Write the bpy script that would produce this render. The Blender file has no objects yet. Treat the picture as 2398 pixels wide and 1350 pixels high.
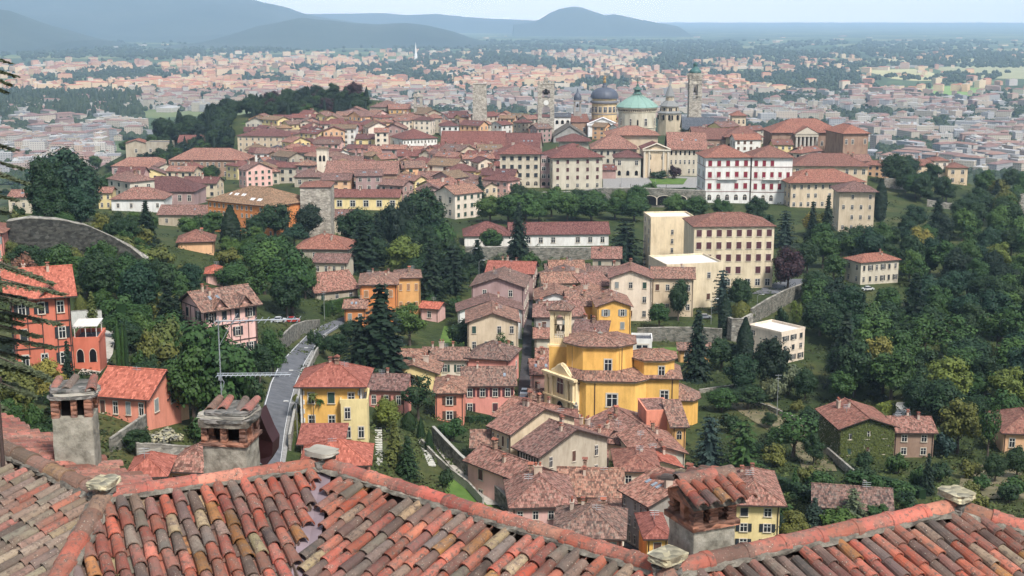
# Hill town and plain seen over an old tiled roof
SUN_E, SKY_E, EXPO = 3.2, .092, .84
HAZE_C, HAZE_D = (.50, .70, .93), 6.6e-5
SKYVEIL, HORIZON = (4.6, 5.0, 5.6), (112.0, 90.0, 72.0)
import bpy, math, random
import numpy as np
from mathutils import Vector, Matrix, noise as mn

# ---------------------------------------------------------------- basics
S = bpy.context.scene
COL = S.collection
ZC = 92.0                       # eye height above the old town's squares
PITCH = math.radians(11.54)
FPX = 3100.0                    # focal length in photo pixels (2398 wide)
CT, ST = math.cos(PITCH), math.sin(PITCH)
PI = math.pi

def ray(u, v):
    a = (u-1199)/FPX; b = (675-v)/FPX
    return a, CT+b*ST, -ST+b*CT
def at(u, v, y):
    a, b, c = ray(u, v); t = y/b
    return Vector((a*t, y, ZC+c*t))
def atz(u, v, z):
    a, b, c = ray(u, v); t = (z-ZC)/c
    return Vector((a*t, b*t, z))
def px(p):
    x, y, z = p[0], p[1], p[2]-ZC
    d = y*CT - z*ST; h = y*ST + z*CT
    return 1199+FPX*x/d, 675-FPX*h/d, d

THINGS = []
def tag(o, label, cat, group=None):
    o['label'] = label; o['category'] = cat
    if group: o['group'] = group
    THINGS.append(o); return o
def empty(name, loc, rz=0.0):
    o = bpy.data.objects.new(name, None); COL.objects.link(o)
    o.location = loc; o.rotation_euler = (0, 0, rz); o.empty_display_size = .5
    return o
def link(name, me, parent=None, loc=None, rz=None, scale=None):
    o = bpy.data.objects.new(name, me); COL.objects.link(o)
    if parent is not None: o.parent = parent
    if loc is not None: o.location = loc
    if rz is not None: o.rotation_euler = (0, 0, rz)
    if scale is not None: o.scale = scale
    return o

class MB:
    """collects faces with material slots, then becomes one mesh"""
    def __init__(s): s.v = []; s.f = []; s.m = []; s.c = None
    def add(s, vs, fs, m=0):
        n = len(s.v); s.v.extend([tuple(p) for p in vs])
        for f in fs: s.f.append([i+n for i in f]); s.m.append(m)
    def quad(s, a, b, c, d, m=0): s.add([a, b, c, d], [(0, 1, 2, 3)], m)
    def box(s, c, d, m=0, rz=0.0, bottom=True):
        x, y, z = d[0]/2, d[1]/2, d[2]/2; ca, sa = math.cos(rz), math.sin(rz)
        vs = []
        for k in (-z, z):
            for (i, j) in ((-x, -y), (x, -y), (x, y), (-x, y)):
                vs.append((c[0]+i*ca-j*sa, c[1]+i*sa+j*ca, c[2]+k))
        fs = [(4, 5, 6, 7), (0, 1, 5, 4), (1, 2, 6, 5), (2, 3, 7, 6), (3, 0, 4, 7)]
        if bottom: fs.append((3, 2, 1, 0))
        s.add(vs, fs, m)
    def prism(s, poly, z0, z1, m=0, cap=True, mt=None):
        n = len(poly)
        vs = [(p[0], p[1], z0) for p in poly]+[(p[0], p[1], z1) for p in poly]
        s.add(vs, [(i, (i+1) % n, (i+1) % n+n, i+n) for i in range(n)], m)
        if cap: s.add(vs[n:], [tuple(range(n))], m if mt is None else mt)
    def lathe(s, prof, n=16, m=0, c=(0, 0), ph=0.0, cap=False):
        vs = []
        for (r, z) in prof:
            for i in range(n):
                a = ph+2*PI*i/n; vs.append((c[0]+r*math.cos(a), c[1]+r*math.sin(a), z))
        fs = []
        for k in range(len(prof)-1):
            for i in range(n):
                j = (i+1) % n; fs.append((k*n+i, k*n+j, (k+1)*n+j, (k+1)*n+i))
        s.add(vs, fs, m)
        if cap: s.add(vs[-n:], [tuple(range(n))], m)
    def tube(s, pts, r, n=6, m=0, r1=None):
        pts = [Vector(p) for p in pts]; vs = []
        for k, p in enumerate(pts):
            d = (pts[min(k+1, len(pts)-1)]-pts[max(k-1, 0)]).normalized()
            e = Vector((0, 0, 1)) if abs(d.z) < .9 else Vector((1, 0, 0))
            a = d.cross(e).normalized(); b = d.cross(a)
            rr = r if r1 is None else r+(r1-r)*k/(len(pts)-1)
            for i in range(n):
                t = 2*PI*i/n; vs.append(p+a*(rr*math.cos(t))+b*(rr*math.sin(t)))
        fs = [(k*n+i, k*n+(i+1) % n, (k+1)*n+(i+1) % n, (k+1)*n+i) for k in range(len(pts)-1) for i in range(n)]
        fs.append(tuple(range(n-1, -1, -1))); fs.append(tuple(range((len(pts)-1)*n, len(pts)*n)))
        s.add(vs, fs, m)
    def mesh(s, name, mats, smooth=False, uv=False, colors=None):
        me = bpy.data.meshes.new(name)
        me.from_pydata(s.v, [], s.f)
        for m in (mats if isinstance(mats, (list, tuple)) else [mats]): me.materials.append(m)
        if any(s.m): me.polygons.foreach_set('material_index', s.m)
        if smooth: me.polygons.foreach_set('use_smooth', [True]*len(s.f))
        if colors is not None:
            a = me.color_attributes.new('tone', 'FLOAT_COLOR', 'CORNER')
            arr = []
            for f, c in zip(s.f, colors): arr.extend([c[0], c[1], c[2], 1.0]*len(f))
            a.data.foreach_set('color', arr)
        me.update()
        if uv:
            L = me.uv_layers.new(name='UVMap'); d = []
            for p in me.polygons:
                n = p.normal
                up = Vector((0, 0, 1))-n*n.z
                if up.length < .02: up = Vector((0, 1, 0))
                up.normalize(); al = up.cross(n)
                for vi in p.vertices:
                    co = me.vertices[vi].co; d.extend((co.dot(al), co.dot(up)))
            L.data.foreach_set('uv', d)
        return me
    def obj(s, name, mats, parent=None, loc=None, rz=None, **k):
        return link(name, s.mesh(name, mats, **k), parent, loc, rz)

# ---------------------------------------------------------------- materials
MATS = {}
def newmat(name):
    m = bpy.data.materials.new(name); m.use_nodes = True
    nt = m.node_tree; nt.nodes.clear()
    out = nt.nodes.new('ShaderNodeOutputMaterial'); b = nt.nodes.new('ShaderNodeBsdfPrincipled')
    nt.links.new(b.outputs[0], out.inputs[0]); b.inputs['Roughness'].default_value = .9
    b.inputs['Specular IOR Level'].default_value = .2
    return m, nt, b
def N(nt, t, **k):
    n = nt.nodes.new(t)
    for a, v in k.items():
        if a in n.inputs: n.inputs[a].default_value = v
        else: setattr(n, a, v)
    return n
def ramp(nt, src, stops):
    r = nt.nodes.new('ShaderNodeValToRGB'); e = r.color_ramp.elements
    while len(e) < len(stops): e.new(.5)
    for x, (p, c) in zip(e, stops): x.position = p; x.color = (*c, 1)
    nt.links.new(src, r.inputs[0]); return r.outputs[0]
def mixc(nt, fac, a, b, mode='MIX'):
    m = nt.nodes.new('ShaderNodeMix'); m.data_type = 'RGBA'; m.blend_type = mode
    for s, v in ((m.inputs[0], fac), (m.inputs[6], a), (m.inputs[7], b)):
        if hasattr(v, 'links'): nt.links.new(v, s)
        elif isinstance(v, (int, float)): s.default_value = v
        else: s.default_value = (*v, 1)
    return m.outputs[2]
def bump(nt, b, src, strength=.4, dist=.05):
    n = nt.nodes.new('ShaderNodeBump'); n.inputs['Strength'].default_value = strength; n.inputs['Distance'].default_value = dist
    nt.links.new(src, n.inputs['Height']); nt.links.new(n.outputs[0], b.inputs['Normal'])
def plain(name, c, rough=.85, metal=0.0, spec=.3):
    if name in MATS: return MATS[name]
    m, nt, b = newmat(name)
    co = N(nt, 'ShaderNodeTexCoord'); no = N(nt, 'ShaderNodeTexNoise', Scale=3.0, Detail=4.0)
    nt.links.new(co.outputs['Object'], no.inputs['Vector'])
    nt.links.new(ramp(nt, no.outputs[0], [(.3, tuple(x*.82 for x in c)), (.7, tuple(min(1, x*1.12) for x in c))]), b.inputs['Base Color'])
    b.inputs['Roughness'].default_value = rough; b.inputs['Metallic'].default_value = metal
    b.inputs['Specular IOR Level'].default_value = spec
    MATS[name] = m; return m
def plaster(name, c, stain=.35, sc=1.0):
    if name in MATS: return MATS[name]
    stain = min(1, stain+.25); m, nt, b = newmat(name)
    co = N(nt, 'ShaderNodeTexCoord'); mp = N(nt, 'ShaderNodeMapping'); mp.inputs['Scale'].default_value = (1, 1, .35)
    nt.links.new(co.outputs['Object'], mp.inputs[0])
    n1 = N(nt, 'ShaderNodeTexNoise', Scale=.35*sc, Detail=8.0, Roughness=.65)
    n2 = N(nt, 'ShaderNodeTexNoise', Scale=2.2*sc, Detail=5.0, Roughness=.7)
    for n in (n1, n2): nt.links.new(mp.outputs[0], n.inputs['Vector'])
    oi = N(nt, 'ShaderNodeObjectInfo')
    dk = (c[0]*.62, c[1]*.58, c[2]*.55); lt = (min(1, c[0]*1.08), min(1, c[1]*1.06), min(1, c[2]*1.05))
    a = ramp(nt, n1.outputs[0], [(.36, tuple(x*(1-stain)+d*stain for x, d in zip(c, dk))), (.55, c), (.75, lt)])
    s = ramp(nt, n2.outputs[0], [(.30, (.72, .70, .68)), (.46, (1, 1, 1))])
    wv = N(nt, 'ShaderNodeTexNoise', Scale=1.0, Detail=3.0); m2 = N(nt, 'ShaderNodeMapping'); m2.inputs['Scale'].default_value = (1.6, 1.6, .10); nt.links.new(co.outputs['Object'], m2.inputs[0]); nt.links.new(m2.outputs[0], wv.inputs['Vector'])
    col = mixc(nt, .5, a, s, 'MULTIPLY'); col = mixc(nt, .2, col, ramp(nt, wv.outputs[0], [(.36, (.62, .60, .58)), (.5, (1, 1, 1))]), 'MULTIPLY')
    col = mixc(nt, .7, col, ramp(nt, oi.outputs['Random'], [(0, (.84, .86, .88)), (.5, (1, 1, 1)), (1, (1, .93, .85))]), 'MULTIPLY')
    nt.links.new(col, b.inputs['Base Color'])
    bump(nt, b, n2.outputs[0], .25, .08)
    MATS[name] = m; return m
def stone(name, c, c2, w=.9, h=.4):
    if name in MATS: return MATS[name]
    m, nt, b = newmat(name)
    co = N(nt, 'ShaderNodeTexCoord')
    n1 = N(nt, 'ShaderNodeTexNoise', Scale=.5, Detail=8.0, Roughness=.7)
    n2 = N(nt, 'ShaderNodeTexVoronoi', Scale=1.0/w); n2.feature = 'F1'
    mp = N(nt, 'ShaderNodeMapping'); mp.inputs['Scale'].default_value = (1, 1, w/h)
    nt.links.new(co.outputs['Object'], mp.inputs[0]); nt.links.new(mp.outputs[0], n2.inputs['Vector'])
    nt.links.new(co.outputs['Object'], n1.inputs['Vector'])
    sep = N(nt, 'ShaderNodeSeparateColor'); nt.links.new(n2.outputs['Color'], sep.inputs[0])
    a = ramp(nt, sep.outputs[0], [(.1, c2), (.9, c)])
    st = ramp(nt, n1.outputs[0], [(.35, (.45, .43, .40)), (.6, (1, 1, 1))])
    nt.links.new(mixc(nt, .8, a, st, 'MULTIPLY'), b.inputs['Base Color'])
    ds = ramp(nt, n2.outputs['Distance'], [(.0, (1, 1, 1)), (.8, (0, 0, 0))])
    bump(nt, b, ds, .5, .12)
    MATS[name] = m; return m
def tiles(name, c, c2, c3=None, lichen=.25):
    """aged barrel tiles: one colour per tile, rows and courses, patches of lichen"""
    if name in MATS: return MATS[name]
    m, nt, b = newmat(name)
    uv = N(nt, 'ShaderNodeUVMap')
    br = N(nt, 'ShaderNodeTexBrick', Scale=1.0); br.offset = .5; br.squash = 1.0
    br.inputs['Brick Width'].default_value = .30; br.inputs['Row Height'].default_value = .55
    br.inputs['Mortar Size'].default_value = .02
    br.inputs['Color1'].default_value = (0, 0, 0, 1); br.inputs['Color2'].default_value = (1, 1, 1, 1); br.inputs['Mortar'].default_value = (.2, .2, .2, 1)
    nt.links.new(uv.outputs[0], br.inputs['Vector'])
    co = N(nt, 'ShaderNodeTexCoord')
    n1 = N(nt, 'ShaderNodeTexNoise', Scale=.22, Detail=9.0, Roughness=.7)
    n2 = N(nt, 'ShaderNodeTexNoise', Scale=1.6, Detail=6.0, Roughness=.75)
    for n in (n1, n2): nt.links.new(co.outputs['Object'], n.inputs['Vector'])
    c3 = c3 or tuple(x*.5+.08 for x in c2)
    a = ramp(nt, br.outputs['Color'], [(.0, tuple(x*.45 for x in c2)), (.3, c2), (.6, c), (1, tuple(min(1, x*1.45+.03) for x in c))])
    g = ramp(nt, n1.outputs[0], [(.35, c2), (.65, c)])
    a = mixc(nt, .3, a, g)
    lf = ramp(nt, n2.outputs[0], [(.5, (0, 0, 0)), (.68, (1, 1, 1))])
    mm = N(nt, 'ShaderNodeMath', operation='MULTIPLY'); nt.links.new(lf, mm.inputs[0]); mm.inputs[1].default_value = lichen*2.2
    a = mixc(nt, mm.outputs[0], a, c3)
    lo = ramp(nt, n2.outputs[0], [(.34, (.4, .36, .36)), (.48, (1, 1, 1))])
    oi = N(nt, 'ShaderNodeObjectInfo'); a = mixc(nt, .7, a, lo, 'MULTIPLY'); a = mixc(nt, 1.0, a, ramp(nt, oi.outputs['Random'], [(0, (.66, .70, .74)), (.35, (.84, .86, .86)), (.7, (.98, .92, .88)), (1, (1.12, 1.02, .92))]), 'MULTIPLY')
    nt.links.new(a, b.inputs['Base Color'])
    wv = N(nt, 'ShaderNodeTexWave', Scale=1.0/.30*.5); wv.bands_direction = 'X'; nt.links.new(uv.outputs[0], wv.inputs['Vector'])
    wv.inputs['Distortion'].default_value = .6
    ad = N(nt, 'ShaderNodeMath', operation='ADD'); nt.links.new(wv.outputs[1], ad.inputs[0]); nt.links.new(n2.outputs[0], ad.inputs[1])
    bump(nt, b, ad.outputs[0], .7, .16)
    MATS[name] = m; return m
def leafmat(name, c, var=.27):
    c = tuple(x*.64 for x in c)
    if name in MATS: return MATS[name]
    m, nt, b = newmat(name)
    at_ = N(nt, 'ShaderNodeAttribute'); at_.attribute_name = 'tone'
    oi = N(nt, 'ShaderNodeObjectInfo')
    sep = N(nt, 'ShaderNodeSeparateColor'); nt.links.new(at_.outputs['Color'], sep.inputs[0])
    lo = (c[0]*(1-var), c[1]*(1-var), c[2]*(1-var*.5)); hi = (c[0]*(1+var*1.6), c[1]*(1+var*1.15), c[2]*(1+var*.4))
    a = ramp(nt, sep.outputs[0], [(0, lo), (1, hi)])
    r = ramp(nt, oi.outputs['Random'], [(0, (.72, .86, .82)), (.5, (1, 1, 1)), (1, (1.0, .92, .7))])
    nt.links.new(mixc(nt, .8, a, r, 'MULTIPLY'), b.inputs['Base Color'])
    b.inputs['Roughness'].default_value = .65; b.inputs['Specular IOR Level'].default_value = .25
    MATS[name] = m; return m
def ground_mat(name, stops, scale, detail=8.0, bumpd=0.0, scale2=None):
    if name in MATS: return MATS[name]
    m, nt, b = newmat(name)
    co = N(nt, 'ShaderNodeTexCoord')
    n1 = N(nt, 'ShaderNodeTexNoise', Scale=scale, Detail=detail, Roughness=.65)
    nt.links.new(co.outputs['Object'], n1.inputs['Vector'])
    a = ramp(nt, n1.outputs[0], stops)
    if scale2:
        n2 = N(nt, 'ShaderNodeTexNoise', Scale=scale2, Detail=3.0); nt.links.new(co.outputs['Object'], n2.inputs['Vector'])
        a = mixc(nt, .6, a, ramp(nt, n2.outputs[0], [(.3, (.5, .5, .5)), (.7, (1.2, 1.2, 1.1))]), 'MULTIPLY')
    nt.links.new(a, b.inputs['Base Color'])
    if bumpd: bump(nt, b, n1.outputs[0], .6, bumpd)
    MATS[name] = m; return m

WALL = {
 'cream': (.62, .50, .35), 'white': (.72, .70, .65), 'warmwhite': (.72, .62, .50), 'yellow': (.78, .46, .13), 'paleyellow': (.74, .60, .30),
 'orange': (.64, .25, .09), 'pink': (.72, .30, .24), 'palepink': (.74, .46, .40), 'red': (.58, .175, .11), 'salmon': (.72, .28, .19),
 'beige': (.44, .38, .29), 'brown': (.33, .22, .16), 'grey': (.36, .34, .31), 'greige': (.54, .49, .39), 'ochre': (.62, .36, .14), 'mauve': (.40, .27, .25),
 'peach': (.74, .45, .26), 'buff': (.72, .60, .41)}
WWORD = {'cream': 'cream', 'white': 'white', 'warmwhite': 'off-white', 'yellow': 'yellow', 'paleyellow': 'pale yellow', 'orange': 'orange',
 'pink': 'pink', 'palepink': 'pale pink', 'red': 'red', 'salmon': 'salmon', 'beige': 'beige', 'brown': 'brown', 'grey': 'grey', 'greige': 'grey-cream',
 'ochre': 'ochre', 'mauve': 'dusky brown', 'peach': 'peach', 'buff': 'buff'}
def wallm(k): return plaster('plaster_'+k, WALL[k], .5 if k in ('beige', 'grey', 'brown', 'mauve') else .3)
ROOF = {
 'aged': ((.38, .20, .145), (.14, .09, .075), (.42, .36, .28)), 'red': ((.50, .14, .08), (.28, .10, .07), (.42, .25, .18)),
 'plum': ((.22, .09, .078), (.14, .06, .055), (.30, .20, .17)), 'orange': ((.33, .14, .10), (.22, .10, .08), (.42, .28, .2)),
 'olive': ((.33, .20, .12), (.21, .15, .10), (.34, .27, .17)), 'clean': ((.46, .155, .11), (.38, .12, .085), (.52, .27, .2)),
 'slate': ((.13, .14, .16), (.09, .10, .115), (.18, .19, .2)), 'rose': ((.38, .185, .145), (.16, .09, .072), (.44, .35, .28)),
 'darkslab': ((.17, .165, .15), (.10, .10, .095), (.24, .23, .2))}
def roofm(k): return tiles('tiles_'+k, *ROOF[k], lichen=.08 if k in ('clean', 'slate') else .3)
M_EAVE = plain('eave_wood', (.055, .035, .03)); M_GLASS = plain('window_glass', (.018, .02, .025), .12, 0, .6)
M_FRAME = plain('window_frame', (.62, .60, .55)); M_TRIM = plain('stone_trim', (.55, .48, .38))
M_DARK = plain('dark_opening', (.012, .011, .012), 1, 0, 0)
M_BRICK = stone('chimney_masonry', (.40, .28, .2), (.25, .15, .11), .3, .12)
SHUT = {'g': plain('shutter_green', (.03, .06, .045)), 'd': plain('shutter_dark', (.025, .03, .035)), 'r': plain('shutter_red', (.20, .015, .03)),
        'b': plain('shutter_brown', (.10, .05, .035)), 'y': plain('shutter_grey', (.22, .24, .23)), 'm': plain('shutter_maroon', (.085, .03, .035)), 't': plain('shutter_tan', (.30, .17, .09))}
M_STONE = stone('grey_stone', (.40, .37, .31), (.20, .185, .16)); M_TOWER = stone('tower_stone', (.52, .47, .39), (.28, .25, .21), 1.1, .5)
M_RUBBLE = stone('rubble_wall', (.26, .24, .20), (.12, .12, .10), .8, .4)
M_PIPE = plain('downpipe', (.06, .04, .035), .5)

# ---------------------------------------------------------------- terrain
TP = []  # (x, y, z)
def tp(u, v, z):
    p = atz(u, v, z); TP.append((p.x, p.y, z))
for a in [(1200,1000,2),(1225,900,1.5),(1225,700,1),(1500,1320,9),(1300,1240,10),(1270,1150,8),(1000,1150,14),(900,1080,19),(1080,1100,14),(1170,1180,12),
 (785,1010,23),(650,1060,23),(680,900,17),(740,790,11),(790,750,8),(520,830,24),(510,1000,28),(600,900,20),(200,880,33),(250,800,32),(120,860,34),(300,985,33),(120,960,36),
 (180,632,27),(330,640,23),(30,632,28),(150,516,37),(40,512,37),(270,548,33),(340,575,25),(450,640,19),(560,570,16),(400,700,23),(300,700,26),(100,700,30),(700,640,13),(850,720,7),(950,800,5.5),(870,860,7),(760,830,10),
 (1100,880,3),(1100,980,6),(950,960,10),(880,1010,18),(1640,1010,2),(1400,1100,6),(1800,1270,10),(1900,1110,7),(1730,1060,4),(2070,1070,2),(2300,1100,4),(2300,1180,9),(2000,1200,12),
 (1900,850,0),(2200,850,0),(2390,850,2),(1800,680,1.5),(1620,740,1),(2100,655,0),(2390,650,-2),(2350,520,-4),(2050,545,-1),(1900,560,0),(2200,600,-3),
 (1250,590,0),(1100,600,2),(1250,680,1),(1250,475,0),(1400,500,0),(1500,600,1),(1740,480,-1),(1950,530,0),(1000,560,3),(700,520,5),(600,540,6),(420,540,8),(300,470,6),(500,470,2),(380,520,8),
 (1000,400,1),(900,450,2),(700,430,0),(1560,415,2),(1700,560,1)]: tp(*a)
for a in [(150,700,-4),(-150,760,2),(60,760,-8),(-150,870,-4),(-280,620,6)]: pass
# farther ground in metres (x, y, z)
TP += [(-250,560,12),(-250,700,-6),(-250,800,-12),(-250,900,-22),(-330,1000,-55),(-330,1300,-95),(-500,1000,-70),(-400,700,-15),(-300,400,24),(-500,400,20),
 (-160,800,-3),(-120,900,2),(-160,950,4),(-60,900,3),(-60,1050,5),(-180,1060,4),(-230,1060,5),(-270,1090,2),(-300,1090,-6),(-250,1150,7),(-170,1150,15),(-100,1150,15),(-180,1230,18),(-110,1240,17),
 (-240,1230,0),(-60,1150,8),(0,980,1),(0,1100,4),(60,1000,5),(100,1020,6),(130,940,5),(170,980,3),(215,930,3),(215,1020,-2),(260,870,0),(260,960,-30),(300,850,-16),(300,1000,-55),(350,780,-14),(400,950,-60),
 (210,740,-6),(250,700,-10),(280,640,-6),(330,640,-6),(420,640,-10),(500,700,-30),(700,800,-70),(700,500,-20),(420,420,5),(600,300,5),(60,830,2),(0,800,2),(140,850,4),(200,860,3),
 (0,1250,-40),(100,1230,-40),(200,1200,-55),(-100,1330,-30),(-250,1400,-80),(0,1450,-98),(200,1450,-105),(-200,1500,-105),
 (0,30,76),(0,60,58),(0,100,38),(0,150,20),(60,150,19),(-60,150,33),(-50,100,50),(60,100,40),(0,180,15),(60,60,58),(-60,60,62),(-70,30,74),(70,30,74),(0,0,80),(0,-60,84),(150,60,55),(-150,60,64),(150,150,25),(-150,150,45),(-200,250,38),
 (-120,250,33),(130,200,15),(-700,600,0),(-700,200,40),(700,150,30)]
for x in range(-1600, 1601, 400):
    TP += [(x, 1800, -114), (x, 2100, -114)]
for y in (900, 1300): TP += [(-1100, y, -114), (1100, y, -112), (-700, y, -105), (720, y, -100)]
TA = np.array(TP); NP = len(TA)
def _k(a, b): return np.sqrt((a[:, None, 0]-b[None, :, 0])**2+(a[:, None, 1]-b[None, :, 1])**2)
K = -_k(TA, TA)+np.eye(NP)*6.0
Pm = np.c_[np.ones(NP), TA[:, :2]]
A = np.zeros((NP+3, NP+3)); A[:NP, :NP] = K; A[:NP, NP:] = Pm; A[NP:, :NP] = Pm.T
W = np.linalg.solve(A, np.r_[TA[:, 2], 0, 0, 0])
GX0, GX1, GY0, GY1, GS = -1500, 1500, -120, 2080, 5.0
def axis(a, b, near0, near1, fine, coarse):
    out = []; x = a
    while x < b:
        out.append(x); x += fine if near0 <= x < near1 else coarse
    out.append(b); return np.array(out)
XS = axis(GX0, GX1, -420, 420, 5.0, 25.0); YS = axis(GY0, GY1, 20, 1320, 5.0, 25.0)
XX, YY = np.meshgrid(XS, YS)
Q = np.c_[XX.ravel(), YY.ravel()]
Z = np.empty(len(Q))
for i in range(0, len(Q), 20000):
    q = Q[i:i+20000]; Z[i:i+20000] = -_k(q, TA)@W[:NP]+W[NP]+q@W[NP+1:]
Z = np.maximum(Z, -113.5).reshape(XX.shape)
def tz(x, y):
    i = min(max(np.searchsorted(XS, x)-1, 0), len(XS)-2); j = min(max(np.searchsorted(YS, y)-1, 0), len(YS)-2)
    fx = min(max((x-XS[i])/(XS[i+1]-XS[i]), 0), 1); fy = min(max((y-YS[j])/(YS[j+1]-YS[j]), 0), 1)
    return float((Z[j, i]*(1-fx)+Z[j, i+1]*fx)*(1-fy)+(Z[j+1, i]*(1-fx)+Z[j+1, i+1]*fx)*fy)
def hit(u, v, y0=110.0):
    """first meeting of the sight line through a photo pixel with the terrain"""
    a, b, c = ray(u, v); y = y0; py = y
    while y < 2000:
        t = y/b
        if ZC+c*t <= tz(a*t, y):
            lo, hi = py, y
            for _ in range(12):
                m = (lo+hi)/2; t = m/b
                if ZC+c*t <= tz(a*t, m): hi = m
                else: lo = m
            t = hi/b
            return Vector((a*t, hi, ZC+c*t))
        py = y; y += 3
    return None
def build_terrain():
    ny, nx = XX.shape
    me = bpy.data.meshes.new('terrain')
    zz = Z.copy()
    vs = np.c_[XX.ravel(), YY.ravel(), zz.ravel()]
    fs = [(j*nx+i, j*nx+i+1, (j+1)*nx+i+1, (j+1)*nx+i) for j in range(ny-1) for i in range(nx-1)]
    me.from_pydata(vs.tolist(), [], fs); me.polygons.foreach_set('use_smooth', [True]*len(fs))
    m, nt, b = newmat('hillside_ground')
    co = N(nt, 'ShaderNodeTexCoord')
    n1 = N(nt, 'ShaderNodeTexNoise', Scale=.03, Detail=8.0, Roughness=.7); n2 = N(nt, 'ShaderNodeTexNoise', Scale=.6, Detail=6.0, Roughness=.7)
    for n in (n1, n2): nt.links.new(co.outputs['Object'], n.inputs['Vector'])
    a = ramp(nt, n1.outputs[0], [(.36, (.024, .038, .012)), (.5, (.042, .06, .018)), (.62, (.075, .078, .028)), (.74, (.13, .11, .06))])
    a = mixc(nt, .8, a, ramp(nt, n2.outputs[0], [(.32, (.45, .5, .45)), (.65, (1.25, 1.2, 1.05))]), 'MULTIPLY')
    nt.links.new(a, b.inputs['Base Color']); bump(nt, b, n2.outputs[0], .8, .5)
    me.materials.append(m)
    o = link('terrain', me); o['kind'] = 'structure'
    # the plain: dark farmland and woods, with a patchwork of fields
    m, nt, b = newmat('plain_farmland')
    co = N(nt, 'ShaderNodeTexCoord'); mp = N(nt, 'ShaderNodeMapping'); mp.inputs['Scale'].default_value = (.0030, .0022, .003); mp.inputs['Rotation'].default_value = (0, 0, .4)
    nt.links.new(co.outputs['Object'], mp.inputs[0])
    vo = N(nt, 'ShaderNodeTexVoronoi', Scale=1.0); vo.distance = 'CHEBYCHEV'; nt.links.new(mp.outputs[0], vo.inputs['Vector'])
    sep = N(nt, 'ShaderNodeSeparateColor'); nt.links.new(vo.outputs['Color'], sep.inputs[0])
    n1 = N(nt, 'ShaderNodeTexNoise', Scale=.0011, Detail=6.0); nt.links.new(co.outputs['Object'], n1.inputs['Vector'])
    f = ramp(nt, sep.outputs[0], [(0, (.05, .075, .03)), (.5, (.075, .11, .04)), (.7, (.11, .15, .055)), (.88, (.2, .2, .09)), (1, (.14, .17, .07))])
    w = ramp(nt, n1.outputs[0], [(.48, (0, 0, 0)), (.58, (1, 1, 1))])
    nt.links.new(mixc(nt, w, f, (.032, .055, .025)), b.inputs['Base Color'])
    mb = MB(); R = 59000
    mb.quad((-R, 1150, -114.5), (R, 1150, -114.5), (R, 60000, -114.5), (-R, 60000, -114.5))
    mb.quad((-R, -3000, -114.5), (R, -3000, -114.5), (R, 1150, -114.5), (-R, 1150, -114.5))
    o = mb.obj('plain_ground', m); o['kind'] = 'structure'
build_terrain()

# ---------------------------------------------------------------- camera, sun, sky, air
cam = bpy.data.objects.new('camera', bpy.data.cameras.new('camera')); COL.objects.link(cam)
cam.location = (0, 0, ZC); cam.rotation_euler = (PI/2-PITCH, 0, 0)
cam.data.sensor_width = 36; cam.data.lens = 36*FPX/2398; cam.data.clip_end = 200000; cam.data.clip_start = .3
S.camera = cam
SUN_EL, SUN_AZ = math.radians(52), math.radians(148)     # azimuth clockwise from +y: behind the camera, to the right
su = bpy.data.lights.new('sun', 'SUN'); su.energy = SUN_E; su.angle = math.radians(11); su.color = (1, .975, .94)
so = bpy.data.objects.new('sun', su); COL.objects.link(so)
sd = Vector((math.sin(SUN_AZ)*math.cos(SUN_EL), math.cos(SUN_AZ)*math.cos(SUN_EL), math.sin(SUN_EL)))
so.rotation_euler = sd.to_track_quat('Z', 'Y').to_euler(); so.location = (0, -50, 300)
w = bpy.data.worlds.new('World'); S.world = w; w.use_nodes = True
nt = w.node_tree; bg = nt.nodes['Background']; sk = nt.nodes.new('ShaderNodeTexSky'); sk.sky_type = 'NISHITA'
sk.sun_disc = False; sk.sun_elevation = SUN_EL; sk.sun_rotation = SUN_AZ; sk.air_density = 1.0; sk.dust_density = 3.0; sk.ozone_density = 1.0; sk.altitude = 300
tc = N(nt, 'ShaderNodeTexCoord'); sx = N(nt, 'ShaderNodeSeparateXYZ'); nt.links.new(tc.outputs['Generated'], sx.inputs[0])
band = ramp(nt, sx.outputs[2], [(0.0, (1, 1, 1)), (.018, (1, 1, 1)), (.04, (0, 0, 0))])
nt.links.new(mixc(nt, band, mixc(nt, .5, sk.outputs[0], SKYVEIL), HORIZON), bg.inputs[0]); bg.inputs[1].default_value = SKY_E
mb = MB(); mb.box((0, 27000, 390), (120000, 68000, 1016)); 
hm = bpy.data.materials.new('haze_air'); hm.use_nodes = True; nt = hm.node_tree; nt.nodes.clear()
ho = nt.nodes.new('ShaderNodeOutputMaterial'); hv = nt.nodes.new('ShaderNodeVolumePrincipled')
hv.inputs['Color'].default_value = (*HAZE_C, 1); hv.inputs['Density'].default_value = HAZE_D; hv.inputs['Anisotropy'].default_value = 0.0
nt.links.new(hv.outputs[0], ho.inputs['Volume'])
o = mb.obj('haze', hm); o['kind'] = 'stuff'
S.view_settings.view_transform = 'Standard'; S.view_settings.look = 'None'; S.view_settings.exposure = EXPO; S.view_settings.gamma = 1
S.cycles.volume_bounces = 1; S.cycles.max_bounces = 6; S.cycles.diffuse_bounces = 3; S.cycles.use_denoising = True
S.cycles.glossy_bounces = 2; S.cycles.transparent_max_bounces = 8
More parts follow.
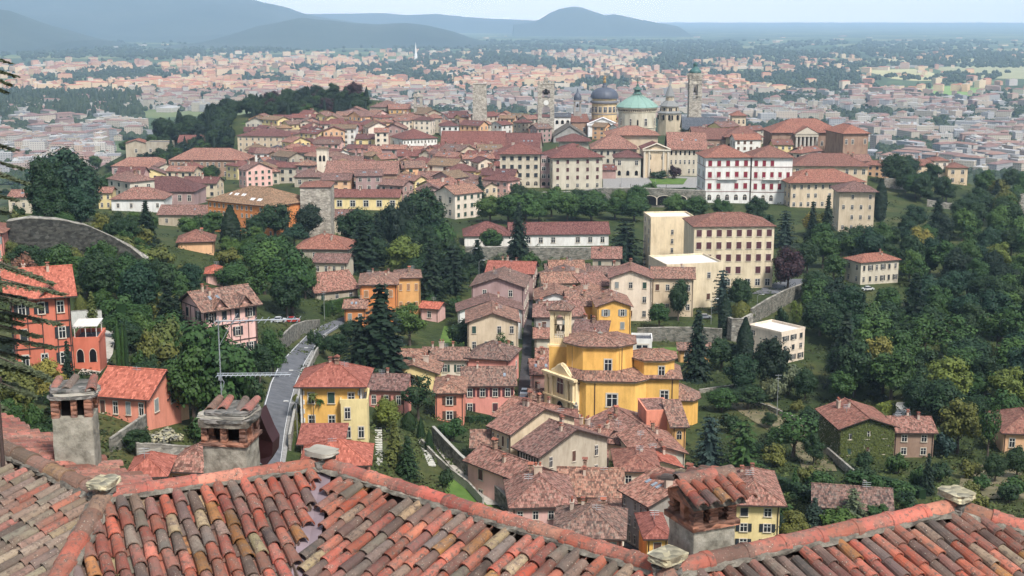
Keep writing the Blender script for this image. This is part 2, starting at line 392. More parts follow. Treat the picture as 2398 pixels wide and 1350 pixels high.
# ---------------------------------------------------------------- far hills
M_HILL = ground_mat('wooded_hills', [(.35, (.026, .042, .034)), (.55, (.042, .06, .046)), (.7, (.06, .072, .055))], .0012, 10.0)
def far_ridge(D, prof, W=1800, seed=0, amp=.05):
    """a hill range at distance D: crest through the profile (u, v), falling off to both sides"""
    us = [p[0] for p in prof]; n = 160; rows = 16
    mb = MB(); vs = []
    for k in range(rows+1):
        t = k/rows*2-1
        for i in range(n+1):
            u = us[0]+(us[-1]-us[0])*i/n
            v = np.interp(u, us, [p[1] for p in prof])
            c = at(u, v, D)
            x = c.x; y = D+t*W
            f = (1-abs(t))**1.25 if abs(t) > 0 else 1
            f = math.cos(t*PI/2)**1.6
            nz = mn.fractal(Vector((x*.0007, y*.0007, seed)), 1, 2, 6)
            h = (c.z+115)*f; h += nz*amp*(c.z+115)*(1-f*.5)+(nz*.03*(c.z+115))
            if t in (-1, 1) or i in (0, n): h = min(h, 0)
            vs.append((x*(y/D) if False else x, y, -116+h))
    fs = [(k*(n+1)+i, k*(n+1)+i+1, (k+1)*(n+1)+i+1, (k+1)*(n+1)+i) for k in range(rows) for i in range(n)]
    mb.add(vs, fs); o = mb.obj('hills', M_HILL, smooth=True); o['kind'] = 'structure'
far_ridge(9000, [(-900, -30), (-300, -10), (-100, 5), (0, 20), (50, 40), (100, 62), (150, 82), (210, 96)], 1500, 1, .25)
far_ridge(15000, [(-1200, -90), (-600, -85), (0, -52), (300, -34), (480, -15), (560, -2), (650, 14), (700, 33), (760, 44), (820, 52), (880, 60)], 3600, 2, .22)
far_ridge(10500, [(430, 104), (500, 96), (560, 78), (610, 62), (660, 52), (710, 41), (770, 48), (830, 55), (890, 58), (950, 54), (1000, 60), (1060, 74), (1110, 92), (1150, 100)], 1300, 3, .2)
far_ridge(21000, [(600, 40), (680, 31), (740, 34), (830, 33), (900, 32), (960, 37), (1020, 35), (1090, 41), (1160, 45), (1240, 47), (1290, 52)], 3000, 4, .15)
far_ridge(17000, [(1200, 58), (1240, 52), (1262, 45), (1285, 30), (1310, 18), (1338, 12), (1362, 15), (1390, 26), (1415, 35), (1440, 33), (1465, 38), (1500, 46), (1540, 54), (1580, 60)], 1900, 5, .12)

# ---------------------------------------------------------------- the far city on the plain
PZ = -114.5
def plain_at(u, v): return atz(u, v, PZ)
# walls: colour by corner attribute, rows of windows by a brick pattern on the UVs
m, nt, b = newmat('city_wall'); M_CWALL = m
uv = N(nt, 'ShaderNodeUVMap'); br = N(nt, 'ShaderNodeTexBrick', Scale=1.0); br.offset = 0
for k, v in (('Brick Width', 3.4), ('Row Height', 3.2), ('Mortar Size', .95), ('Mortar Smooth', .1)): br.inputs[k].default_value = v
br.inputs['Color1'].default_value = (.30, .31, .33, 1); br.inputs['Color2'].default_value = (.42, .42, .42, 1); br.inputs['Mortar'].default_value = (1, 1, 1, 1)
nt.links.new(uv.outputs[0], br.inputs['Vector'])
ca = N(nt, 'ShaderNodeAttribute'); ca.attribute_name = 'tone'
nt.links.new(mixc(nt, .85, ca.outputs['Color'], br.outputs['Color'], 'MULTIPLY'), b.inputs['Base Color'])
m, nt, b = newmat('city_roof'); M_CROOF = m
ca = N(nt, 'ShaderNodeAttribute'); ca.attribute_name = 'tone'
co = N(nt, 'ShaderNodeTexCoord'); n1 = N(nt, 'ShaderNodeTexNoise', Scale=.3, Detail=5.0); nt.links.new(co.outputs['Object'], n1.inputs['Vector'])
nt.links.new(mixc(nt, .6, ca.outputs['Color'], ramp(nt, n1.outputs[0], [(.3, (.6, .6, .6)), (.65, (1.1, 1.1, 1.1))]), 'MULTIPLY'), b.inputs['Base Color'])
CW = [(.60, .42, .28), (.60, .47, .33), (.60, .54, .45), (.54, .34, .24), (.46, .28, .22), (.58, .49, .35), (.52, .37, .30), (.42, .41, .40)]
CWN = ['peach', 'sand', 'off-white', 'salmon', 'mauve', 'cream', 'pinkish', 'grey']
CR = [(.42, .19, .12), (.38, .17, .12), (.46, .26, .18), (.34, .17, .14)]
FLAT = [(.42, .39, .36), (.56, .54, .51), (.28, .26, .26), (.48, .46, .46)]
def city_block(mb, cols, w, d, h, wall, roof, kind, x=0, y=0, z=0, rz=0, extra=None):
    ca, sa = math.cos(rz), math.sin(rz)
    def T(a, b, c): return (x+a*ca-b*sa, y+a*sa+b*ca, z+c)
    def F(pts, m, c): mb.add(pts, [tuple(range(len(pts)))], m); cols.append(c)
    X, Y = w/2, d/2
    P = [(-X, -Y), (X, -Y), (X, Y), (-X, Y)]
    for i in range(4):
        a, c = P[i], P[(i+1) % 4]; F([T(*a, -2), T(*c, -2), T(*c, h), T(*a, h)], 0, wall)
    if kind == 'flat':
        F([T(*p, h) for p in P], 1, roof)
        q = .35
        if extra is not None:
            ex, ey = extra
            Pq = [(ex-2.5, ey-2), (ex+2.5, ey-2), (ex+2.5, ey+2), (ex-2.5, ey+2)]
            for i in range(4): a, c = Pq[i], Pq[(i+1) % 4]; F([T(*a, h), T(*c, h), T(*c, h+2.6), T(*a, h+2.6)], 1, wall)
            F([T(*p, h+2.6) for p in Pq], 1, roof)
    elif kind == 'hip':
        o = .6; r = min(X, Y)*.36; e = [(-X-o, -Y-o), (X+o, -Y-o), (X+o, Y+o), (-X-o, Y+o)]
        if X >= Y: a, c = (-(X-Y), 0), ((X-Y), 0)
        else: a, c = (0, -(Y-X)), (0, (Y-X))
        E = [T(*p, h) for p in e]; A_, C_ = T(*a, h+r), T(*c, h+r)
        if X >= Y: fl = [[E[0], E[1], C_, A_], [E[1], E[2], C_], [E[2], E[3], A_, C_], [E[3], E[0], A_]]
        else: fl = [[E[0], E[1], A_], [E[1], E[2], C_, A_], [E[2], E[3], C_], [E[3], E[0], A_, C_]]
        for f in fl: F(f, 1, roof)
    else:
        o = .5; r = Y*.36
        F([T(-X-o, -Y-o, h), T(X+o, -Y-o, h), T(X+o, 0, h+r), T(-X-o, 0, h+r)], 1, roof)
        F([T(X+o, Y+o, h), T(-X-o, Y+o, h), T(-X-o, 0, h+r), T(X+o, 0, h+r)], 1, roof)
        F([T(-X, -Y, h), T(-X, 0, h+r), T(-X, Y, h)], 0, wall); F([T(X, -Y, h), T(X, 0, h+r), T(X, Y, h)], 0, wall)
R = random.Random(7)
def dens(u, v):
    """how built-up the photograph is at a pixel of the plain"""
    n = mn.noise(Vector((u*.004, v*.03, 3.1)))
    n2 = mn.noise(Vector((u*.0015+4, v*.02, 7.7)))
    d = 0
    if v < 122: d = .012+.04*max(0, n)
    elif v < 215:
        d = .85 if 40 < u < 1720 else (.36 if u < 2000 else .10)
        if u < 420 and v < 150: d = .14
        if u < 960 and v < 140: d *= .35
        if 1990 < u and 150 < v < 205: d = .04
        d *= min(1.5, max(.10, (n+.28)*3))
        if v > 172 and v < 200: d *= .75
    elif v < 262:
        d = .4+.7*n
        if u < 330: d = .10
        if u > 2130 and v < 240: d = .08
        if 1650 < u < 2000: d = .5+.5*n
        if 900 < u < 1500: d = .6
    else:
        d = .75*min(1.2, max(.06, (n+.16)*2.6)) if v > 285 else .5*min(1.2, max(.05, (n+.12)*2.6))
    return max(0, min(1, d+.15*n2))
blds = []
tries = 0
while len(blds) < 5000 and tries < 60000:
    tries += 1
    u = R.uniform(-60, 2460); v = 84+(R.random()**.8)*380
    if R.random() > dens(u, v): continue
    if v > 262 and 330 < u < 860: continue
    if v > 330 and 250 < u < 2060: continue
    p = plain_at(u, v)
    if p.y < 1700: continue
    D = p.y
    big = R.random()
    ang = .25*round(mn.noise(Vector((p.x*.0012, p.y*.0006, 0)))*8)+R.choice((0, PI/2))+R.uniform(-.04, .04)
    if v < 122:
        w, d, h, k = R.uniform(30, 110), R.uniform(20, 50), R.uniform(6, 12), 'flat'
    elif big < .16: w, d, h, k = R.uniform(40, 80), R.uniform(22, 40), R.uniform(7, 10), 'flat'
    elif big < .58: w, d, h, k = R.uniform(24, 48), R.uniform(12, 16), R.uniform(14, 24), R.choice(('flat', 'hip', 'hip'))
    else: w, d, h, k = R.uniform(12, 24), R.uniform(9, 14), R.uniform(7, 13), R.choice(('hip', 'gable'))
    ok = True
    for q in blds[-500:]:
        if abs(q[0]-p.x) < (w+q[3])*.36 and abs(q[1]-p.y) < (w+q[3])*.36: ok = False; break
    if not ok: continue
    wi = R.choices(range(8), (3, 4, 3, 2, 1.5, 3, 2, 1))[0]
    if k == 'flat' and big < .16: wi = R.choice((2, 7, 5))
    if v > 250 and k != 'flat' and R.random() < .4: k = 'flat'
    if v > 250 and R.random() < .5: wi = R.choice((2, 5, 7))
    if 125 < v < 222 and wi in (2, 7) and R.random() < .6: wi = R.choice((0, 1, 3))
    rc = R.choice(FLAT) if k == 'flat' else R.choice(CR)
    if v > 250 and k != 'flat': rc = tuple(x*.8+.03 for x in rc)
    blds.append((p.x, p.y, u, w, d, h, k, wi, rc, ang, v))
blds.sort(key=lambda q: -(q[3]*q[5])/q[1]**2)
near = sorted([q for q in blds if -30 < q[2] < 2428], key=lambda q: q[1])
# those hidden behind the old town do not count among the individuals
def hidden(q): return (q[10] > 262 and 330 < q[2] < 860) or (q[10] > 335 and 250 < q[2] < 2060)
vis = [q for q in near if not hidden(q)][:295]
vs_ = set(id(q) for q in vis)
def shade(c, v):
    # light put into the colours: nearer suburbs dimmed and greyed, sunlit town beyond warmed
    if v < 218: return tuple(min(1, x*y) for x, y in zip(c, (1.08, 1.0, .92)))
    g = sum(c)/3; return tuple((x*.7+g*.3)*.78 for x in c)
mb = MB(); cols = []
for q in blds:
    if id(q) in vs_: continue
    x, y, u, w, d, h, k, wi, rc, ang, v = q
    city_block(mb, cols, w, d, h, shade(CW[wi], v), shade(rc, v), k, x, y, PZ, ang, (w*.2, 0) if k == 'flat' and h > 12 else None)
o = mb.obj('distant_suburbs', [M_CWALL, M_CROOF], uv=True, colors=cols); o['kind'] = 'stuff'
def zone(u, v):
    for lim, nm in ((330, 'left of the park hill'), (1100, 'behind the park hill'), (1260, 'between the stone towers'), (1450, 'behind the clock tower'), (1620, 'behind the domes'), (1800, 'right of the slim campanile'), (2070, 'above the portico palace')):
        if u < lim: return nm
    return 'beyond the portico palace'
for q in vis:
    x, y, u, w, d, h, k, wi, rc, ang, v = q
    mb = MB(); cols = []
    city_block(mb, cols, w, d, h, shade(CW[wi], v), shade(rc, v), k, 0, 0, 0, 0, (w*.2, 0) if k == 'flat' and h > 12 else None)
    nm = {'flat': 'warehouse' if h < 11 else 'apartment_block', 'hip': 'town_house' if w < 25 else 'apartment_block', 'gable': 'town_house'}[k]
    o = mb.obj(nm, [M_CWALL, M_CROOF], None, (x, y, PZ), ang, uv=True, colors=cols)
    rn = {'flat': 'pale flat roof', 'hip': 'red hipped roof', 'gable': 'red pitched roof'}[k]
    if k == 'flat' and rc == FLAT[2]: rn = 'dark flat roof'
    tag(o, f"{CWN[wi] if v < 218 or wi in (2, 7) else 'greyish '+CWN[wi]} {nm.replace('_', ' ')}, {rn}, {zone(u, v)}", {'warehouse': 'warehouse', 'apartment_block': 'apartment block', 'town_house': 'house'}[nm], 'lower town '+zone(u, v))
# white needle spire far away
mb = MB(); c = plain_at(974, 146)
mb.box((0, 0, 14), (13, 13, 28)); mb.lathe([(6.5, 28), (6.5, 38), (4.6, 40), (3.6, 60), (0.3, 92)], 8)
tag(mb.obj('church_spire', plain('white_spire', (.8, .76, .7)), None, c), 'white needle-like church spire far out in the peach-coloured city', 'spire')

# fields seen on the right of the plain
def field(pts, c, name='field'):
    P = [plain_at(*p) for p in pts]; mb = MB(); mb.add([(p.x, p.y, PZ+1.2) for p in P], [tuple(range(len(P)))])
    o = mb.obj(name, ground_mat('field_%d' % len(bpy.data.objects), [(.35, tuple(x*.8 for x in c)), (.65, c)], .01)); o['kind'] = 'structure'
field([(2016, 165), (2140, 163), (2180, 170), (2230, 190), (2140, 191), (2090, 186)], (.46, .42, .22))
field([(2180, 160), (2398, 150), (2520, 155), (2520, 188), (2300, 185), (2220, 172)], (.34, .33, .18))
field([(2135, 206), (2220, 203), (2340, 210), (2320, 224), (2200, 229), (2160, 216)], (.20, .30, .09))
field([(2340, 232), (2398, 218), (2520, 215), (2520, 238), (2398, 240)], (.17, .32, .09))
field([(1640, 205), (1760, 204), (1850, 212), (1830, 221), (1650, 217)], (.25, .38, .12))
field([(2040, 141), (2398, 138), (2520, 145), (2398, 150), (2100, 147)], (.45, .40, .22))
field([(320, 205), (520, 210), (620, 214), (520, 220), (330, 216)], (.20, .26, .10))
field([(1740, 260), (1860, 262), (1860, 268), (1750, 267)], (.2, .3, .1))

# trees of the plain: one mass nobody could count
M_FARLEAF = leafmat('plain_tree_leaves', (.035, .062, .026))
def blob(mb, cols, x, y, z, r, h, R, n=7):
    rings = [(.55, .12), (.95, .35), (.9, .62), (.5, .88)]; vs = []; c = R.random()
    for (a, b) in rings:
        for i in range(n):
            t = 2*PI*(i+R.random()*.5)/n; q = r*a*R.uniform(.75, 1.2); vs.append((x+q*math.cos(t), y+q*math.sin(t), z+h*b*R.uniform(.93, 1.07)))
    vs.append((x+R.uniform(-.2, .2)*r, y, z+h)); fs = []
    for k in range(3):
        for i in range(n): j = (i+1) % n; fs.append((k*n+i, k*n+j, (k+1)*n+j, (k+1)*n+i))
    for i in range(n): fs.append((3*n+i, 3*n+(i+1) % n, 4*n))
    mb.add(vs, fs)
    for _ in fs: q = min(1, max(0, c+R.uniform(-.25, .25))); cols.append((q, q, q))
mb = MB(); cols = []; n = 0; tries = 0
while n < 21000 and tries < 160000:
    tries += 1
    u = R.uniform(-60, 2460); v = 96+(R.random())*345
    if v > 262 and 340 < u < 850: continue
    if v > 330 and 250 < u < 2060: continue
    s = mn.noise(Vector((u*.006+9, v*.05, 1.7)))+.5*mn.noise(Vector((u*.02, v*.12, 5)))
    th = .26 if 125 < v < 215 and 40 < u < 1720 else -.08
    if u < 330 and 208 < v < 275: th = -.5
    if v < 125: th = .05
    if s < th and mn.noise(Vector((u*.004, v*.03, 3.1))) > -.12:
        if R.random() > .08: continue
    p = plain_at(u, v)
    if p.y < 1650: continue
    if 160 < v < 232 and u > 2016: 
        if s < .3: continue
    sc = max(1, p.y/4500)
    blob(mb, cols, p.x, p.y, PZ-1, R.uniform(5, 9)*sc, R.uniform(9, 17)*min(sc, 1.5), R); n += 1
# the planted rows of tall trees on the left
for k in range(900):
    u = R.uniform(-20, 330); v = R.choice((232, 240, 250, 258, 264, 270, 276))+R.uniform(-3, 3); p = plain_at(u, v+4)
    blob(mb, cols, p.x, p.y, PZ-1, R.uniform(4, 8), R.uniform(20, 34), R)
o = mb.obj('plain_woods', M_FARLEAF, colors=cols); o['kind'] = 'stuff'
# ---------------------------------------------------------------- houses
FOOT = []     # (x, y, radius) of everything built, for spacing
BL = []       # buildings, for labels
def _pane(mb, x0, x1, z0, z1, y, m): mb.quad((x0, y, z0), (x1, y, z0), (x1, y, z1), (x0, y, z1), m)
def _bar(mb, x0, x1, z0, z1, y0, y1, m):
    mb.box(((x0+x1)/2, (y0+y1)/2, (z0+z1)/2), (x1-x0, abs(y1-y0), z1-z0), m)
WM = {}
def win_mesh(style):
    """unit window, 1 wide and 1 tall, facing -y, sill at z 0"""
    if style in WM: return WM[style]
    mb = MB(); kind = style[0] if style[0] in 'aof' else ''; 
    if style == 'arch' or style == 'archdark':
        pts = [(-.5, 0), (.5, 0)]+[(.5*math.cos(t), .62+.38*math.sin(t)) for t in np.linspace(0, PI, 9)]
        mb.add([(p[0], -.03, p[1]) for p in pts], [tuple(range(len(pts)))], 1)
        for i in range(2, len(pts)-1):
            a, b = pts[i], pts[i+1]; k = 1.14
            a2, b2 = (a[0]*k, .62+(a[1]-.62)*k), (b[0]*k, .62+(b[1]-.62)*k)
            mb.add([(a[0], -.08, a[1]), (b[0], -.08, b[1]), (b2[0], -.08, b2[1]), (a2[0], -.08, a2[1])], [(3, 2, 1, 0)], 0)
        if style == 'arch': _bar(mb, -.03, .03, 0, .95, -.09, -.04, 0); _bar(mb, -.5, .5, .58, .63, -.09, -.04, 0)
        _bar(mb, -.57, -.5, 0, .62, -.09, 0, 0); _bar(mb, .5, .57, 0, .62, -.09, 0, 0)
        WM[style] = mb.mesh('window', [M_TRIM, M_GLASS if style == 'arch' else M_DARK]); return WM[style]
    _pane(mb, -.5, .5, 0, 1, -.02, 1)
    f = .07
    _bar(mb, -.5-f, -.5, -.04, 1.05, -.10, 0, 2); _bar(mb, .5, .5+f, -.04, 1.05, -.10, 0, 2); _bar(mb, -.5-f, .5+f, 1, 1.06, -.10, 0, 2)
    _bar(mb, -.62, .62, -.08, -.02, -.2, 0, 2)
    if style[-1] != 'c':
        _bar(mb, -.035, .035, 0, 1, -.06, -.03, 0); _bar(mb, -.5, -.44, 0, 1, -.06, -.03, 0); _bar(mb, .44, .5, 0, 1, -.06, -.03, 0)
        _bar(mb, -.5, .5, .94, 1, -.06, -.03, 0); _bar(mb, -.5, .5, .6, .64, -.055, -.03, 0)
    mats = [M_FRAME, M_GLASS, M_TRIM]
    if style[0] in SHUT:
        mats.append(SHUT[style[0]])
        if style[-1] == 'c': _bar(mb, -.48, -.01, .02, .99, -.09, -.03, 3); _bar(mb, .01, .48, .02, .99, -.09, -.03, 3)
        elif style[-1] == 'o': _bar(mb, -1.06, -.56, 0, 1, -.13, -.11, 3); _bar(mb, .56, 1.06, 0, 1, -.13, -.11, 3)
    WM[style] = mb.mesh('window', mats); return WM[style]
def shutter_mesh(c):
    k = 'shutter_'+c
    if k not in WM:
        mb = MB(); _bar(mb, -.25, .25, 0, 1, -.05, 0, 0)
        for i in range(6): _bar(mb, -.2, .2, .06+i*.155, .15+i*.155, -.075, -.05, 0)
        WM[k] = mb.mesh('shutter', SHUT[c])
    return WM[k]
def windows(parent, spec, face, w, dep, H, D, z0=0.0, xr=None):
    if not spec: return
    cols, rows, style = spec[:3]; wk = spec[3] if len(spec) > 3 else 1.0
    L = w if face == 'f' else dep
    fh = (H-z0)/rows; cw = L/cols
    ww = min(1.15, cw*.36)*wk; wh = min(1.9, fh*.52)*max(1, wk**.5)
    if D > 600: ww = min(1.9, cw*.38)*wk; wh = min(3, fh*.5)
    rnd = random.Random(int(L*100+H*7))
    for r in range(rows):
        for c in range(cols):
            if rows*cols > 3 and rnd.random() < .04: continue
            a = -L/2+(c+.5)*cw; z = z0+fh*r+(fh-wh)*.52
            st = style
            if D < 420 and rnd.random() < .28: st = {'n': rnd.choice(('yc', 'bc', 'gc')), 'do': rnd.choice(('dc', 'n')), 'mo': 'mc', 'go': 'gc', 'yo': 'yc'}.get(style, style)
            if style == 'mix': st = rnd.choice(('n', 'dc', 'do', 'n'))
            if r == 0 and len(spec) > 4: st = spec[4]
            if r == rows-1 and len(spec) > 5: st = spec[5]
            if st[0] in SHUT and st[-1] == 'x': st = st[0]+rnd.choice('oocn')
            sub = st[0] in SHUT and st[-1] == 'o' and D < 330
            me = win_mesh('n' if sub else st)
            if face == 'f': loc, rz = (a, 0, z), 0
            elif face == 'l': loc, rz = (-w/2, dep/2-a, z), -PI/2
            elif face == 'r': loc, rz = (w/2, dep/2+a, z), PI/2
            o = link('window', me, parent, loc, rz, (ww, 1, wh))
            if sub:
                for s in (-1, 1): link('shutter', shutter_mesh(st[0]), o, (s*.82, -.06, 0))
def roof_gable(mb, x0, x1, y0, y1, H, p, ax, o=.7, th=.22):
    if ax == 'y':
        xm = (x0+x1)/2; hw = (x1-x0)/2+o; r = hw*p; zr = H+(x1-x0)/2*p; ze = zr-r
        a, b = y0-o, y1+o
        for s in (-1, 1):
            E, Rg = xm+s*hw, xm
            top = [(E, a, ze+th), (Rg, a, zr+th), (Rg, b, zr+th), (E, b, ze+th)]
            bot = [(q[0], q[1], q[2]-th) for q in top]
            mb.add(top, [(0, 1, 2, 3) if s < 0 else (3, 2, 1, 0)], 0)
            mb.add(top+bot, [(0, 4, 5, 1) if s < 0 else (1, 5, 4, 0), (3, 2, 6, 7), (0, 3, 7, 4), (7, 6, 5, 4)], 1)
        mb.tube([(xm, a-.05, zr+th), (xm, b+.05, zr+th)], .16, 5, 0)
        return zr
    ym = (y0+y1)/2; hw = (y1-y0)/2+o; zr = H+(y1-y0)/2*p; ze = zr-hw*p; a, b = x0-o, x1+o
    for s in (-1, 1):
        E = ym+s*hw
        top = [(a, E, ze+th), (b, E, ze+th), (b, ym, zr+th), (a, ym, zr+th)]
        bot = [(q[0], q[1], q[2]-th) for q in top]
        mb.add(top, [(0, 1, 2, 3) if s < 0 else (3, 2, 1, 0)], 0)
        mb.add(top+bot, [(0, 4, 5, 1), (1, 5, 6, 2), (3, 7, 4, 0), (4, 7, 6, 5)], 1)
    mb.tube([(a-.05, ym, zr+th), (b+.05, ym, zr+th)], .16, 5, 0)
    return zr
def roof_hip(mb, x0, x1, y0, y1, H, p, o=.8, th=.25):
    X0, X1, Y0, Y1 = x0-o, x1+o, y0-o, y1+o; ze = H-.02
    hx, hy = (X1-X0)/2, (Y1-Y0)/2; r = min(hx, hy)*p
    xm, ym = (X0+X1)/2, (Y0+Y1)/2
    if hx >= hy: A_, B_ = (X0+hy, ym, ze+th+r), (X1-hy, ym, ze+th+r)
    else: A_, B_ = (xm, Y0+hx, ze+th+r), (xm, Y1-hx, ze+th+r)
    E = [(X0, Y0, ze+th), (X1, Y0, ze+th), (X1, Y1, ze+th), (X0, Y1, ze+th)]
    B4 = [(q[0], q[1], ze) for q in E]
    if hx >= hy: fl = [(0, 1, 5, 4), (1, 2, 5), (2, 3, 4, 5), (3, 0, 4)]
    else: fl = [(0, 1, 4), (1, 2, 5, 4), (2, 3, 5), (3, 0, 4, 5)]
    mb.add(E+[A_, B_], fl, 0)
    mb.add(E+B4, [(i, i+4, (i+1) % 4+4, (i+1) % 4) for i in range(4)]+[(4, 7, 6, 5)], 1)
    k = .12
    if hx >= hy: prs = [(0, A_), (3, A_), (1, B_), (2, B_)]
    else: prs = [(0, A_), (1, A_), (2, B_), (3, B_)]
    for i, q in prs: mb.tube([(E[i][0], E[i][1], E[i][2]), q], k, 5, 0)
    if (Vector(A_)-Vector(B_)).length > .3: mb.tube([A_, B_], k+.03, 5, 0)
    return ze+th+r
def chimney_mesh(kind):
    k = 'chim%d' % kind
    if k in WM: return WM[k]
    mb = MB()
    if kind == 0:
        mb.box((0, 0, .5), (.7, .55, 2.0), 0); mb.box((0, 0, 1.55), (.95, .8, .12), 0)
        for s in (-1, 1): mb.box((s*.28, 0, 1.8), (.14, .5, .4), 0)
        mb.add([(-.55, -.5, 2.0), (.55, -.5, 2.0), (.55, .5, 2.0), (-.55, .5, 2.0), (0, -.5, 2.32), (0, .5, 2.32)], [(0, 4, 5, 3), (1, 2, 5, 4), (0, 1, 4), (2, 3, 5), (0, 3, 2, 1)], 1)
    elif kind == 1:
        mb.box((0, 0, .6), (1.3, .5, 2.2), 0); mb.box((0, 0, 1.75), (1.5, .7, .12), 0)
        for s in (-.35, .35): mb.lathe([(.16, 1.8), (.15, 2.3), (.24, 2.32), (.0, 2.5)], 8, 1, (s, 0))
    else:
        mb.box((0, 0, .4), (.45, .45, 1.7), 0); mb.box((0, 0, 1.3), (.62, .62, .1), 1); mb.box((0, 0, 1.5), (.3, .3, .3), 0); mb.box((0, 0, 1.7), (.7, .7, .08), 1)
    WM[k] = mb.mesh('chimney', [(plaster('chimney_plaster', (.52, .42, .34), .5)) if kind else M_BRICK, roofm('red')]); return WM[k]
def solve(P, ang, u):
    """slide from P along the facade direction to screen column u"""
    k = (u-1199)/FPX; ax, ay = math.cos(ang), math.sin(ang)
    return -(P.x-k*(P.y*CT-(P.z-ZC)*ST))/(ax-k*ay*CT)
def H(label, u0, u1, ve, vb, rot, dep, roof, wall, rf, f=None, l=None, r=None, p=.36, ch=1, D=None, name='house', cat='house', o=.7, z0=0.0, found=5.0, group=None, pipes=None, rim=False):
    rot = math.radians(rot); uc = (u0+u1)/2
    P = hit(uc, vb) if D is None else at(uc, vb, D)
    if P is None: print('NO HIT', label); return None
    a, b = solve(P, rot, u0), solve(P, rot, u1); w = b-a; m = (a+b)/2
    P = P+Vector((math.cos(rot)*m, math.sin(rot)*m, 0))
    uu, vv, dd = px(P); zt = at(uu, ve, P.y).z; Hh = zt-P.z; Dd = P.y
    root = empty(name, P, rot); root['h'] = Hh
    mb = MB(); X = w/2
    pts = [(-X, 0), (X, 0), (X, dep), (-X, dep)]
    mb.prism(pts, -found, Hh, 0, cap=roof in ('flat',))
    if roof == 'gx':
        for s in (-1, 1): mb.add([(s*X, 0, Hh), (s*X, dep, Hh), (s*X, dep/2, Hh+dep/2*p)], [(0, 1, 2) if s > 0 else (0, 2, 1)], 0)
    if roof == 'gy':
        for y in (0, dep): mb.add([(-X, y, Hh), (X, y, Hh), (0, y, Hh+X*p)], [(0, 1, 2) if y == 0 else (0, 2, 1)], 0)
    if roof == 'flat':
        rh = .12 if 'fire-wall' in label else .7
        for (c, d) in (((0, .15), (w+.3, .3)), ((0, dep-.15), (w+.3, .3))): mb.box((c[0], c[1], Hh+rh/2), (d[0], d[1], rh), 0)
        for s in (-1, 1): mb.box((s*(X-.15+.15), dep/2, Hh+rh/2), (.3, dep-.62, rh), 0)
    mb.obj('wall', [wallm(wall) if wall in WALL else MATS[wall]], root)
    mb = MB(); zr = Hh
    if roof == 'gx': zr = roof_gable(mb, -X, X, 0, dep, Hh, p, 'x', o)
    elif roof == 'gy': zr = roof_gable(mb, -X, X, 0, dep, Hh, p, 'y', o)
    elif roof == 'hip': zr = roof_hip(mb, -X, X, 0, dep, Hh, p, o)
    elif roof == 'shed':
        E = [(-X-o, -o, Hh-.1), (X+o, -o, Hh-.1), (X+o, dep+o, Hh+dep*p), (-X-o, dep+o, Hh+dep*p)]
        mb.add([(a_, b_, c_+.25) for a_, b_, c_ in E], [(0, 1, 2, 3)], 0)
        mb.add([(a_, b_, c_+.25) for a_, b_, c_ in E]+E, [(i, i+4, (i+1) % 4+4, (i+1) % 4) for i in range(4)]+[(7, 6, 5, 4)], 1)
    else:
        mb.box((0, dep/2, Hh+.05), (w-.6, dep-.64, .1), 0)
    rm = roofm(rf) if rf in ROOF else MATS[rf]
    ro = mb.obj('roof', [rm, M_EAVE], root, uv=True)
    rnd = random.Random(int(abs(u0)*13+ve))
    if ch and roof in ('gx', 'gy', 'hip'):
        for i in range(ch):
            sx, sy = rnd.uniform(-.32, .32)*w, rnd.uniform(.25, .8)*dep
            if roof == 'gx': z = Hh+(dep/2-abs(sy-dep/2))*p
            elif roof == 'gy': z = Hh+(X-abs(sx))*p
            else: z = Hh+max(0, min(X-abs(sx), dep/2-abs(sy-dep/2)))*p
            c = link('chimney', chimney_mesh(rnd.choice((0, 1, 2, 2))), ro, (sx, sy, z), rnd.choice((0, PI/2)))
            if Dd > 600: c.scale = (1.3, 1.3, 1.2)
    if roof in ('gx', 'gy', 'hip') and Dd < 460 and rnd.random() < .75:
        sx = rnd.uniform(-.3, .3)*w; z = Hh+max(0, min(X-abs(sx), dep/2*.5))*p*.6
        mb = MB(); mb.tube([(0, 0, -.5), (0, 0, 2.6)], .04, 4)
        for q in range(3): mb.tube([(-.7, 0, 1.7+q*.35), (.7, 0, 1.7+q*.35)], .03, 4)
        mb.obj('aerial', MATS.get('aerial_metal2') or plain('aerial_metal2', (.35, .36, .37), .5, .4), ro, (sx, dep*.45, z))
    if roof in ('gx', 'hip') and rnd.random() < (.55 if Dd > 500 else .25) and dep > 7:
        for q in range(rnd.randint(1, 3)):
            sx = rnd.uniform(-.33, .33)*w; sy = dep*.25; z = Hh+sy*p+.27+ (0 if roof == 'gx' else -.02)
            if roof == 'hip' and X-abs(sx) < sy+1: continue
            mb = MB(); n_ = 1.1 if Dd > 600 else .6; mb.add([(-n_/2, -.5, -.5*p+.1), (n_/2, -.5, -.5*p+.1), (n_/2, .5, .5*p+.1), (-n_/2, .5, .5*p+.1), (-n_/2, -.5, -.5*p-.1), (n_/2, -.5, -.5*p-.1), (n_/2, .5, .5*p-.1), (-n_/2, .5, .5*p-.1)], [(0, 1, 2, 3), (0, 4, 5, 1), (1, 5, 6, 2), (2, 6, 7, 3), (3, 7, 4, 0)])
            mb.obj('skylight', MATS.get('skylight_glass') or plain('skylight_glass', (.22, .25, .28), .2, 0, .5), ro, (sx, sy, z))
    windows(root, f, 'f', w, dep, Hh, Dd, z0); windows(root, l, 'l', w, dep, Hh, Dd, z0); windows(root, r, 'r', w, dep, Hh, Dd, z0)
    if pipes or (pipes is None and Dd < 420 and roof != 'flat'):
        for s in (-1, 1):
            mb = MB(); mb.tube([(s*(X-.25), -.12, -.5), (s*(X-.25), -.12, Hh-.3), (s*(X-.25), -.5, Hh)], .08, 5); mb.obj('downpipe', M_PIPE, root)
